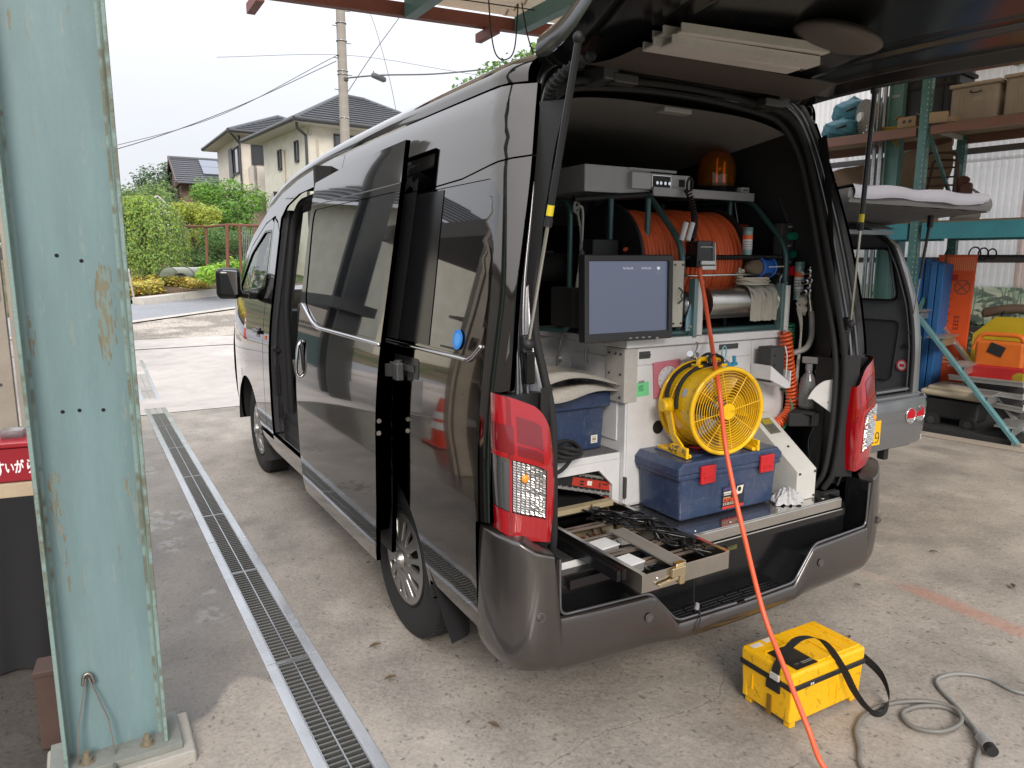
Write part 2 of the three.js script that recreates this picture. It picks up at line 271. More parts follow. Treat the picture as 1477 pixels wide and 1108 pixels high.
// ---- gravel, edging, road
{
  const gz = (x, z0, sl) => z0 + sl * (x + 1.2);
  const gravelT = dataTex(1024, (u, v) => { const c = noiseB(u * 150, v * 150, 150), d = noiseA(u * 330, v * 330, 330), a = fbm(noiseC, u, v, 4, 5); const dark = smooth(0.45, 0.62, a); const k = (0.55 + 0.8 * c * d + 0.35 * (d - 0.5)) * lerp(1.1, 0.62, dark); return [0.60 * k, 0.53 * k, 0.46 * k]; }, { repeat: 0.35 });
  const gb = rep(dataTex(512, (u, v) => 0.5 * noiseB(u * 75, v * 75, 75) + 0.5 * noiseA(u * 160, v * 160, 160), { srgb: false }), 0.7);
  const gravel = mesh('gravel', grid((u, v) => { const x = lerp(-7, 14, u); const z = lerp(-11.98 - 0.06 * (x + 1.2), -13.9 - 0.75 * (x + 1.2), v); return [x, TERR(z) - 0.008 - 0.02 * noiseA(x * 3 + 50, -z * 3, 64), z]; }, 80, 30), std([1, 1, 1], 0.95, 0, { map: gravelT, bumpMap: gb, bumpScale: 0.02 }));
  gravel.userData.kind = 'structure';
  struct('kerb_strip', grid((u, v) => { const x = lerp(-7, 14, u), z = -13.9 - 0.75 * (x + 1.2) - 0.16 * v - (v > 0.9 ? 0.001 : 0); return [x, TERR(z) + 0.03 * Math.sin(Math.PI * clamp(v, 0.02, 0.98)), z]; }, 40, 8), std([0.56, 0.53, 0.49], 0.85, 0, { map: mottle3 }));
  const asph = dataTex(512, (u, v) => { const a = fbm(noiseA, u, v, 4, 5), b = noiseB(u * 256, v * 256, 256); const k = 1 + 0.3 * (a - 0.5) + 0.5 * (b - 0.5); return [0.28 * k, 0.285 * k, 0.31 * k]; }, { repeat: 0.4 });
  struct('road', grid((u, v) => { const x = lerp(-9, 22, u), z = -14.05 - 0.75 * (x + 1.2) - v * 2.85; return [x, TERR(Math.max(z, -41)) - 0.02, z]; }, 60, 8), std([1, 1, 1], 0.9, 0, { map: asph }));
}
// ---- corrugated sheet builder (wave along local x; sheet spans w by h; returned in the xy plane)
function corr(w, h, pitch = 0.076, amp = 0.009, nv = 1, per = 8) { const n = Math.max(4, Math.round(w / pitch * per)); return grid((u, v) => { const x = u * w; return [x, v * h, amp * Math.sin(x / pitch * Math.PI * 2)]; }, n, nv); }

// ---- drain channel with galvanised grates
{
  const dr = new THREE.Group(); dr.name = 'drain_channel'; dr.userData.kind = 'structure'; dr.position.set(-1.357, 0, 0); scene.add(dr);
  const Zn = 1.9, Zf = -9.1;
  mesh('channel', [span(-0.085, 0.085, -0.26, -0.25, -7.6, Zn), span(-0.085, -0.075, -0.25, -0.035, -7.6, Zn), span(0.075, 0.085, -0.25, -0.035, -7.6, Zn)], std([0.035, 0.033, 0.03], 0.9, 0, { map: mottle1 }), dr);
  const flMat = std([0.62, 0.64, 0.68], 0.42, 0.6, { map: mottle1, roughnessMap: scuff });
  const cover = std([0.50, 0.52, 0.54], 0.42, 0.8, { map: mottle3, roughnessMap: scuff }), barM = std([0.20, 0.20, 0.195], 0.55, 0.6, { map: mottle3 });
  // flange strips about a metre and a half each, both sides
  for (let z = Zn, i = 0; z > Zf; z -= 1.5, i++) for (const s of [-1, 1]) { const y = s > 0 ? 0.003 : 0.0035 + 0.001 * (i % 2); const yy = TERR(z - 1.5); mesh('flange', place(rbox(0.040, 0.01, 1.494, 0.002), [s * 0.0865, TERR(z - 0.75) + y - 0.003, z - 0.75], [z - 0.75 < -7.4 ? 0.07 : 0, (hash(i * 3 + s) - 0.5) * 0.0015, 0]), flMat, dr); }
  const gL = 0.996, pitch = 0.0285, nb = 35;
  const barG = rbox(0.0585, 0.024, 0.0075, 0.0018, [0, -0.014, 0]); boxUV(barG);
  for (let k = 0; k < 11; k++) {
    const z1 = Zn - k * 1.0, y = TERR(z1 - 0.5);
    const gr = new THREE.Group(); gr.name = 'grate'; gr.position.set(0, y + 0.003, z1 - 0.5); gr.rotation.x = z1 < -7 ? 0.07 : 0; dr.add(gr);
    mesh('frame', [span(-0.0672, -0.0612, -0.03, -0.0005, -gL / 2, gL / 2), span(0.0612, 0.0672, -0.03, -0.0005, -gL / 2, gL / 2), span(-0.0028, 0.0028, -0.03, 0.0002, -gL / 2, gL / 2), span(-0.0612, 0.0612, -0.028, -0.002, -gL / 2, -gL / 2 + 0.005), span(-0.0612, 0.0612, -0.028, -0.002, gL / 2 - 0.005, gL / 2)], cover, gr);
    const far = k > 4, list = [];
    for (let b = 0; b < nb; b++) for (const s of [-1, 1]) {
      const z = -gL / 2 + 0.016 + b * pitch - 0.002, jx = (hash(k * 71 + b * 2 + s) - 0.5) * 0.06;
      if (far) { const g = barG.clone(); g.rotateX(0.12 + jx); g.translate(s * 0.0320, 0, z); list.push(g); } else { const m = new THREE.Mesh(barG, barM); m.name = 'bar'; m.position.set(s * 0.0320, 0, z); m.rotation.x = 0.12 + jx; m.castShadow = m.receiveShadow = true; gr.add(m); }
    }
    if (far) { const m = mesh('bar', list, barM, gr); m.userData.kind = 'stuff'; }
  }
}
// ---- turquoise H column with tongs, on its footing
const rustTeal = (() => { // u: metres across the web, v: metres up; fine rust specks in vertical drifts
  const t = dataTex(1024, (u, v) => {
    const a = fbm(noiseA, u, v, 4, 5), b = fbm(noiseB, u, v, 60, 4), c = fbm(noiseC, u * 1.5, v * 0.5, 6, 5), d = fbm(noiseB, u, v * 0.25, 24, 4);
    const k = 1 + 0.30 * (a - 0.5) + 0.07 * (d - 0.5) + 0.10 * (b - 0.5); let r = 0.158 * k, g = 0.242 * k, bl = 0.252 * k;
    const x = Math.abs(u - 0.5) * 2, side = smooth(0.40, 0.95, x); const band = Math.exp(-Math.pow((u - 0.78) / 0.085, 2)) * smooth(0.44, 0.60, fbm(noiseA, u * 0.6, v, 6, 4)) + 0.8 * Math.exp(-Math.pow((u - 0.14) / 0.07, 2)) * smooth(0.46, 0.62, fbm(noiseB, u * 0.6, v, 6, 4)); const drift = Math.max(smooth(0.48, 0.68, c) * (0.25 + 0.75 * side), Math.min(1, band));
    const m = smooth(0.535, 0.62, b * 0.85 + 0.15 * a + 0.11 * drift) * 0.85 * smooth(0.12, 0.55, drift + 0.15 * side); r = lerp(r, 0.17, m); g = lerp(g, 0.12, m); bl = lerp(bl, 0.055, m);
    const g2 = smooth(0.5, 0.75, drift) * 0.35; r = lerp(r, 0.22, g2); g = lerp(g, 0.25, g2); bl = lerp(bl, 0.19, g2);
    const ch = smooth(0.66, 0.70, fbm(noiseA, u + 0.37, v * 0.9, 11, 5) * 0.7 + 0.3 * b); r = lerp(r, 0.25, ch * 0.5); g = lerp(g, 0.27, ch * 0.5); bl = lerp(bl, 0.24, ch * 0.5); r = Math.max(0.02, r);
    return [r, g, bl];
  }, { h: 1024 }); t.repeat.set(3.6, 0.62); t.offset.set(0.5, 0.1); return t;
})();
{
  const c = thing('steel_column', 'turquoise painted steel H column with rust spots at the yard edge', 'column', [-1.997, 0, -0.775], 0);
  const mt = std([1, 1, 1], 0.42, 0, { map: rustTeal, bumpMap: rep(fineBump, 2), bumpScale: 0.0002 });
  const flM = std([0.25, 0.295, 0.26], 0.6, 0, { map: rep(mottle, 1), bumpMap: rep(fineBump, 3), bumpScale: 0.001 }); flM.map = rep(dataTex(512, (u, v) => { const a = fbm(noiseC, u, v, 6, 6), b = fbm(noiseB, u, v, 40, 3); const m = smooth(0.46, 0.60, 0.6 * a + 0.4 * b); return [lerp(0.80, 0.55, m), lerp(0.95, 0.50, m), lerp(1.0, 0.42, m)]; }), 0.8);
  const H = 3.25, W = 0.139, D = 0.075;
  mesh('web', span(-W + 0.005, W - 0.005, 0.06, H, -0.004, 0.004), mt, c);
  for (const s of [-1, 1]) mesh('flange', [span(s * W - 0.006, s * W + 0.006, 0.06, H, -D, D, 0.003), grid((u, v) => { const a = u * Math.PI / 2; return [s * (W - 0.0055 - 0.013 * (1 - Math.sin(a))), lerp(0.06, H, v), 0.004 + 0.013 * (1 - Math.cos(a))]; }, 6, 1, s > 0)], flM, c);
  mesh('base_plate', rbox(0.37, 0.022, 0.20, 0.003, [0.0, 0.049, 0.0]), std([0.25, 0.26, 0.24], 0.8, 0.1, { map: mottle3, bumpMap: concBump, bumpScale: 0.004 }), c);
  mesh('footing', rbox(0.42, 0.1, 0.25, 0.012, [0.012, -0.012, 0.01]), std([0.40, 0.38, 0.34], 0.9, 0, { map: mottle3, bumpMap: concBump, bumpScale: 0.004 }), c);
  for (const [x, z] of [[0.085, 0.055], [-0.085, 0.055], [0.085, -0.055], [-0.085, -0.055]]) mesh('bolt', [cyl(0.016, 0.016, 0.018, [x, 0.069, z], [0, 0, 0], 6), cyl(0.010, 0.010, 0.036, [x, 0.078, z], [0, 0, 0], 12), cyl(0.022, 0.022, 0.003, [x, 0.0615, z], [0, 0, 0], 18)], std([0.30, 0.26, 0.19], 0.6, 0.5, { map: mottle3 }), c);
  const hm = std([0.006, 0.006, 0.006], 0.9); // drilled holes
  for (const [x, y] of [[-0.03, 1.62], [0.03, 1.605], [-0.055, 1.165], [-0.012, 1.165], [0.05, 1.16]]) mesh('bolt_hole', cyl(0.0055, 0.0055, 0.002, [x, y, 0.0042], [Math.PI / 2, 0, 0], 12), hm, c);
  mesh('end_plate', rbox(0.34, 0.02, 0.2, 0.003, [0, H + 0.01, 0]), mt, c);
}
{
  const t = thing('fire_tongs', 'long steel tongs leaning against the turquoise column foot', 'tongs', [-2.055, 0.06, -0.77], 0);
  const s = std([0.34, 0.31, 0.28], 0.38, 0.9, { map: mottle3 });
  for (const k of [-1, 1]) mesh('arm', [bar([0.004 * k - 0.005, 0.262, 0.016], [k * 0.030 - (k < 0 ? 0.012 : -0.012), 0.11, 0.035], 0.011, 0.004, [1, 0, 0]), bar([k * 0.030 - (k < 0 ? 0.012 : -0.012), 0.11, 0.035], [k * 0.052 - 0.0, -0.02, 0.052], 0.010, 0.004, [1, 0, 0])], s, t);
  mesh('hinge', [tube([[-0.018, 0.245, 0.018], [-0.014, 0.268, 0.016], [-0.004, 0.275, 0.015], [0.006, 0.268, 0.016], [0.012, 0.245, 0.018]], 0.0055, 16, 6)], s, t);
  const b = thing('iron_pan', 'rusty round pan on the column footing under the tongs', 'pan', [-2.09, 0.0, -0.66]);
  mesh('bowl', lathe([[0.0, 0.004], [0.055, 0.006], [0.075, 0.03], [0.08, 0.055], [0.083, 0.055], [0.079, 0.028], [0.058, 0.0], [0, 0.0]], 32), std([0.13, 0.10, 0.075], 0.6, 0.6, { map: mottle3, side: THREE.DoubleSide }), b);
  mesh('rim', place(new THREE.TorusGeometry(0.082, 0.004, 8, 40), [0, 0.056, 0], [Math.PI / 2, 0, 0]), M.steel, b);
}
// ---- red ash bin on its black stand
{
  const b = thing('ash_bin', 'red cigarette ash bin on a black draped stand behind the turquoise column', 'ash bin', [-2.36, 0, -1.72], -0.16);
  const redM = std([0.36, 0.010, 0.022], 0.35, 0, { map: mottle3 });
  mesh('tray', [span(-0.26, 0.26, 0.765, 0.90, -0.12, 0.12, 0.01), span(-0.27, 0.27, 0.90, 0.925, -0.13, 0.13, 0.008)], redM, b);
  const tx = canvasTex(1024, 256, (c, w, h) => {
    c.fillStyle = '#8f0f20'; c.fillRect(0, 0, w, h); c.strokeStyle = '#f3eef0'; c.lineWidth = 24; c.lineCap = 'round'; c.lineJoin = 'round';
    const S = (P, o) => { c.beginPath(); P.forEach((q, i) => (i === 0 ? c.moveTo(o + q[0], q[1]) : q.length === 2 ? c.lineTo(o + q[0], q[1]) : c.quadraticCurveTo(o + q[0], q[1], o + q[2], q[3]))); c.stroke(); };
    c.translate(650, 70); c.scale(0.40, 0.62); let o = 0; // su
    S([[10, 80], [150, 74]], o); S([[92, 40], [96, 140], [70, 172, 50, 140], [60, 112, 94, 126], [112, 176, 60, 214]], o);
    o = 170; S([[20, 76], [18, 150, 48, 176], [60, 150]], o); S([[112, 84], [138, 120, 136, 150]], o);                       // i
    o = 330; S([[10, 92], [96, 70, 96, 110], [92, 190, 58, 186]], o); S([[62, 46], [48, 130, 16, 190]], o); S([[112, 80], [134, 104, 140, 130]], o); S([[120, 46], [130, 62]], o); S([[142, 40], [152, 56]], o); // ga
    o = 520; S([[44, 46], [70, 58, 96, 60]], o); S([[36, 84], [30, 130, 34, 150], [90, 96, 116, 136], [112, 196, 50, 204]], o); // ra
  });
  mesh('label_plate', place(new THREE.PlaneGeometry(0.50, 0.125), [0, 0.833, 0.1212]), std([1, 1, 1], 0.4, 0, { map: tx }), b, { keepUV: true });
  mesh('glass_dish', [lathe([[0, 0], [0.05, 0], [0.055, 0.03], [0.05, 0.03], [0.045, 0.006], [0, 0.006]], 4, [0.12, 0.9255, 0.03], [0, 0.8, 0])], M.clearGrey, b);
  mesh('cardboard_edge', [rbox(0.50, 0.055, 0.20, 0.003, [0, 0.735, 0.03]), rbox(0.006, 0.058, 0.203, 0.001, [0.06, 0.735, 0.031])], std([0.52, 0.41, 0.29], 0.9, 0, { map: mottle3 }), b);
  mesh('black_drape', [grid((u, v) => { const a = u * 2 - 1; return [a * 0.30, 0.708 - v * 0.70, 0.13 + 0.012 * Math.sin(u * 26 + v) * v + 0.02 * v]; }, 60, 10, true), span(-0.30, 0.30, 0.01, 0.706, -0.13, 0.118)], std([0.014, 0.014, 0.017], 0.9, 0, { map: mottle1, side: THREE.DoubleSide }), b);
  const br = thing('brick_pier', 'reddish brown wood block standing behind the column foot', 'wood block', [-2.175, 0, -1.0], -0.1);
  mesh('block', rbox(0.07, 0.26, 0.10, 0.006, [0, 0.13, 0]), std([0.085, 0.05, 0.04], 0.8, 0, { map: mottle3 }), br); mesh('cap', rbox(0.075, 0.02, 0.11, 0.004, [0, 0.27, 0]), std([0.08, 0.048, 0.04], 0.8, 0, { map: mottle3 }), br);
}
{
  const d = thing('door_post', 'beige aluminium door post with latch left of the turquoise column', 'door post', [-2.375, 0, -3.2], 0);
  const al = std([0.42, 0.37, 0.31], 0.45, 0.2, { map: mottle3 });
  mesh('post', [span(-0.08, 0.04, 0, 2.6, -0.05, 0.05, 0.004), span(0.055, 0.085, 0, 2.6, -0.04, 0.04, 0.003)], al, d);
  mesh('latch', [rbox(0.05, 0.11, 0.03, 0.005, [-0.01, 1.46, 0.066]), rbox(0.02, 0.05, 0.05, 0.004, [-0.01, 1.46, 0.08])], std([0.10, 0.075, 0.06], 0.5, 0.4), d);
  mesh('screw', cyl(0.008, 0.008, 0.006, [-0.02, 0.93, 0.052], [Math.PI / 2, 0, 0], 10), M.darkSteel, d);
}
// ---- shed roof: beam, joists, sheets, hanging wires
{
  const roof = thing('shed_roof', 'open shed roof of pale corrugated sheets on red and teal beams above the van', 'roof');
  const redB = std([0.27, 0.085, 0.065], 0.6, 0, { map: mottle3 }), tealB = std([0.14, 0.30, 0.31], 0.5, 0, { map: mottle3 });
  const Y = (x) => 3.22 + 0.037 * (x + 0.9);
  mesh('edge_beam', [bar([-0.92, Y(-0.92) + 0.022, -3.2], [6.3, Y(6.3) + 0.022, -3.2], 0.06, 0.085, [0, 1, 0])], redB, roof);
  for (const x of [-0.90, 0.72, 2.4, 4.1]) mesh('beam_stub', bar([x, Y(x) - 0.055, -3.34], [x, Y(x) - 0.055, -3.06], 0.05, 0.06), redB, roof);
  for (const [xa, xb] of [[0.10, 0.16], [0.96, 1.06], [2.3, 2.3], [3.9, 3.9], [5.6, 5.6]]) mesh('joist', [bar([xa, Y(xa) + 0.015, -3.16], [xb, Y(xb) + 0.02, 1.1], 0.075, 0.11)], tealB, roof);
  for (const z of [-2.3, -1.3, -0.3, 0.7]) mesh('purlin', [bar([-0.9, Y(-0.9) + 0.058, z], [6.3, Y(6.3) + 0.058, z], 0.045, 0.05)], tealB, roof);
  const shM = phy([0.80, 0.66, 0.50], 0.9, 0, { transmission: 0.28, thickness: 0, map: mottle1, side: THREE.DoubleSide });
  for (let k = 0; k < 8; k++) { const g = corr(4.4, 0.93, 0.13, 0.016, 1, 8); // wave along z, sheets side by side along x
    g.rotateX(Math.PI / 2); g.rotateY(Math.PI / 2); g.rotateZ(0.037); const x0 = -0.95 + k * 0.91; g.translate(x0, Y(x0) + 0.108 + 0.004 * (k % 2), 1.1); mesh('roof_sheet', g, shM, roof); }
  mesh('tie_beam', bar([-2.05, 3.27, -0.775], [0.2, 3.27, -0.775], 0.1, 0.12), tealB, roof); mesh('roof_post', span(5.9, 6.02, 0, 3.45, -3.3, -3.18), tealB, roof); mesh('roof_post', span(6.0, 6.12, 0, 3.45, 0.9, 1.02), tealB, roof);
  const wm = std([0.02, 0.02, 0.022], 0.6);
  const wire = (name, label, pts, r = 0.005) => tag(mesh(name, tube(pts, r, 50, 6), wm, scene), label, 'wire');
  wire('hanging_wire', 'loop of black wire hanging down from the roof beam', [[0.62, 3.40, -3.0], [0.64, 3.17, -3.0], [0.68, 3.03, -3.0], [0.76, 3.01, -3.0], [0.83, 3.10, -3.0], [0.86, 3.42, -3.0]]);
  wire('hanging_wire', 'long black wire end dangling straight by the roof beam', [[0.84, 3.48, -2.95], [0.90, 3.2, -2.95], [0.98, 3.0, -2.95], [1.03, 2.84, -2.95]]);
  wire('hanging_wire', 'black wire sagging from joist to the tailgate corner', [[1.42, 3.50, -2.9], [1.36, 3.25, -2.9], [1.28, 3.0, -2.9], [1.26, 2.86, -2.9]]);
  wire('taut_wire', 'thin taut wire with a turnbuckle strung under the roof', [[-0.75, 3.235, -2.9], [0.2, 3.30, -2.9], [1.6, 3.37, -2.9], [3.2, 3.46, -2.9]], 0.004);
}
// ================================================================== THE VAN
const bodyX = spline([[.28, .90], [.40, .928], [.55, .938], [.8, .94], [1.0, .937], [1.15, .925], [1.27, .91], [1.5, .873], [1.73, .836], [1.9, .808], [2.04, .784], [2.12, .766], [2.2, .735]]);
const edgeZ = spline([[.3, -.15], [1.2, -.158], [1.35, -.169], [1.51, -.189], [1.69, -.215], [1.87, -.25], [2.07, -.303], [2.23, -.349]]);
const edgeX = spline([[.3, .905], [1.0, .90], [1.224, .878], [1.35, .862], [1.51, .838], [1.69, .798], [1.87, .752], [2.07, .702], [2.23, .658]]);
const roofY = spline([[-5.2, 1.16], [-4.84, 1.36], [-4.0, 1.87], [-3.3, 2.10], [-2.53, 2.195], [-1.75, 2.228], [-0.9, 2.238], [-0.35, 2.240], [0, 2.240]]);
function sideX(y, z) {
  let x = bodyX(y); const R = 0.13, t = clamp((z - (edgeZ(y) - R)) / R); x -= (x - edgeX(y)) * Math.pow(t, 2.2);
  if (z < -3.9) x *= 1 - 0.16 * Math.pow((-z - 3.9) / 1.25, 2.2);
  return x;
}
// curved sheet metal: 2D outline (z, y) cut, refined and laid on the body side
function panel(contour, holes = [], { off = 0, thick = 0.016, side = -1, maxEdge = 0.055, fx = sideX, rimBack = true } = {}) {
  const dens = (L) => { const o = []; for (let i = 0; i < L.length; i++) { const a = L[i], b = L[(i + 1) % L.length], n = Math.max(1, Math.ceil(Math.hypot(a[0] - b[0], a[1] - b[1]) / maxEdge)); for (let k = 0; k < n; k++) o.push(new THREE.Vector2(lerp(a[0], b[0], k / n), lerp(a[1], b[1], k / n))); } return o; };
  let C = dens(contour); if (THREE.ShapeUtils.isClockWise(C)) C.reverse();
  const H = holes.map(dens).map((h) => (THREE.ShapeUtils.isClockWise(h) ? h : h.reverse()));
  const P = [...C, ...H.flat()].map((v) => [v.x, v.y]); let T = THREE.ShapeUtils.triangulateShape(C, H);
  for (let pass = 0; pass < 9; pass++) {
    const mid = new Map(), key = (a, b) => (a < b ? a * 100000 + b : b * 100000 + a); let any = false;
    const long = (a, b) => Math.hypot(P[a][0] - P[b][0], P[a][1] - P[b][1]) > maxEdge * 1.45;
    const get = (a, b) => { const k = key(a, b); if (!mid.has(k)) { mid.set(k, P.length); P.push([(P[a][0] + P[b][0]) / 2, (P[a][1] + P[b][1]) / 2]); } return mid.get(k); };
    const N = [];
    for (const [a, b, c] of T) {
      const L = [[a, b, c], [b, c, a], [c, a, b]].map(([p, q, r]) => ({ p, q, r, l: Math.hypot(P[p][0] - P[q][0], P[p][1] - P[q][1]) })).sort((x, y) => y.l - x.l);
      const e = ['ab', 'bc', 'ca'], m = [long(a, b), long(b, c), long(c, a)];
      const cnt = m.filter(Boolean).length;
      if (!cnt) { N.push([a, b, c]); continue; } any = true;
      if (cnt === 3) { const x = get(a, b), y = get(b, c), z = get(c, a); N.push([a, x, z], [x, b, y], [z, y, c], [x, y, z]); }
      else if (cnt === 1) { const [p, q, r] = m[0] ? [a, b, c] : m[1] ? [b, c, a] : [c, a, b]; const x = get(p, q); N.push([p, x, r], [x, q, r]); }
      else { const [p, q, r] = !m[0] ? [b, c, a] : !m[1] ? [c, a, b] : [a, b, c]; /* long p-q and q-r */ const x = get(p, q), y = get(q, r); N.push([x, q, y]); const d1 = Math.hypot(P[p][0] - P[y][0], P[p][1] - P[y][1]), d2 = Math.hypot(P[x][0] - P[r][0], P[x][1] - P[r][1]); if (d1 < d2) N.push([p, x, y], [p, y, r]); else N.push([p, x, r], [x, y, r]); }
    }
    T = N; if (!any) break;
  }
  const pos = [], nor = [], pt = (z, y, d = 0) => [side * (fx(y, z) + off - d), y, z];
  const nrm = (z, y) => { const e = 0.004, dy = (fx(y + e, z) - fx(y - e, z)) / (2 * e), dz = (fx(y, z + e) - fx(y, z - e)) / (2 * e); const n = V3(side, -dy, -dz).normalize(); return [n.x, n.y, n.z]; };
  const tri = (a, b, c) => { pos.push(...a[0], ...b[0], ...c[0]); nor.push(...a[1], ...b[1], ...c[1]); };
  for (const t of T) { const q = t.map((i) => [pt(...P[i]), nrm(...P[i])]); if (side < 0) tri(q[0], q[1], q[2]); else tri(q[0], q[2], q[1]); }
  for (const L of [C, ...H]) for (let i = 0; i < L.length; i++) {
    const a = L[i], b = L[(i + 1) % L.length], d = V3(0, b.y - a.y, b.x - a.x).normalize(); const n = [0, -d.z * -1, d.y * -1]; // outward in the (z, y) plane
    const nn = [0, -d.z, d.y]; const N = [0, nn[1], nn[2]];
    const A = [pt(a.x, a.y), N], B = [pt(b.x, b.y), N], A2 = [pt(a.x, a.y, thick), N], B2 = [pt(b.x, b.y, thick), N];
    tri(A, B, B2); tri(A, B2, A2);
  }
  const g = new THREE.BufferGeometry(); g.setAttribute('position', new THREE.Float32BufferAttribute(pos, 3)); g.setAttribute('normal', new THREE.Float32BufferAttribute(nor, 3)); return boxUV(g);
}
const mirrorX = (g) => { const k = (g.index ? g.toNonIndexed() : g.clone()); const p = k.attributes.position, n = k.attributes.normal; for (let i = 0; i < p.count; i++) { p.setX(i, -p.getX(i)); if (n) n.setX(i, -n.getX(i)); } for (const a of Object.values(k.attributes)) { const s = a.itemSize, A = a.array; for (let i = 0; i < a.count; i += 3) for (let c = 0; c < s; c++) { const t = A[(i + 1) * s + c]; A[(i + 1) * s + c] = A[(i + 2) * s + c]; A[(i + 2) * s + c] = t; } } return k; };
const arcPts = (cx, cy, r, a0, a1, n = 14) => Array.from({ length: n + 1 }, (_, i) => { const a = a0 + (a1 - a0) * i / n; return [cx + r * Math.cos(a), cy + r * Math.sin(a)]; });
function roundPoly(P, r, n = 5) { // rounded corners
  const o = []; for (let i = 0; i < P.length; i++) { const p = P[i], a = P[(i + P.length - 1) % P.length], b = P[(i + 1) % P.length]; const rad = p[2] ?? r; const la = Math.hypot(a[0] - p[0], a[1] - p[1]), lb = Math.hypot(b[0] - p[0], b[1] - p[1]), k = Math.min(rad, la / 2.1, lb / 2.1); if (k < 1e-4) { o.push([p[0], p[1]]); continue; } const s = [p[0] + (a[0] - p[0]) * k / la, p[1] + (a[1] - p[1]) * k / la], e = [p[0] + (b[0] - p[0]) * k / lb, p[1] + (b[1] - p[1]) * k / lb]; for (let j = 0; j <= n; j++) { const t = j / n; o.push([(1 - t) * (1 - t) * s[0] + 2 * t * (1 - t) * p[0] + t * t * e[0], (1 - t) * (1 - t) * s[1] + 2 * t * (1 - t) * p[1] + t * t * e[1]]); } } return o;
}
const paint = phy([0.112, 0.098, 0.087], 0.07, 1, { clearcoat: 1, clearcoatRoughness: 0.0 });
const paintBumper = phy([0.105, 0.094, 0.089], 0.36, 0.9, { clearcoat: 0.7, clearcoatRoughness: 0.1 });
const gutterPaint = phy([0.15, 0.15, 0.16], 0.3, 0.8, { clearcoat: 0.7, clearcoatRoughness: 0.15 });
const tint = phy([0.006, 0.006, 0.007], 0.03, 0, { clearcoat: 1, clearcoatRoughness: 0.0, ior: 1.6 });
const van = thing('van', 'dark bronze high-roof van with its tailgate raised and side door slid open', 'van');
const WZ = [-1.09, -3.997], WR = 0.34, ARCH = 0.415;
const SEAM1 = 1.868, SEAM2 = (z) => roofY(z) - 0.075;
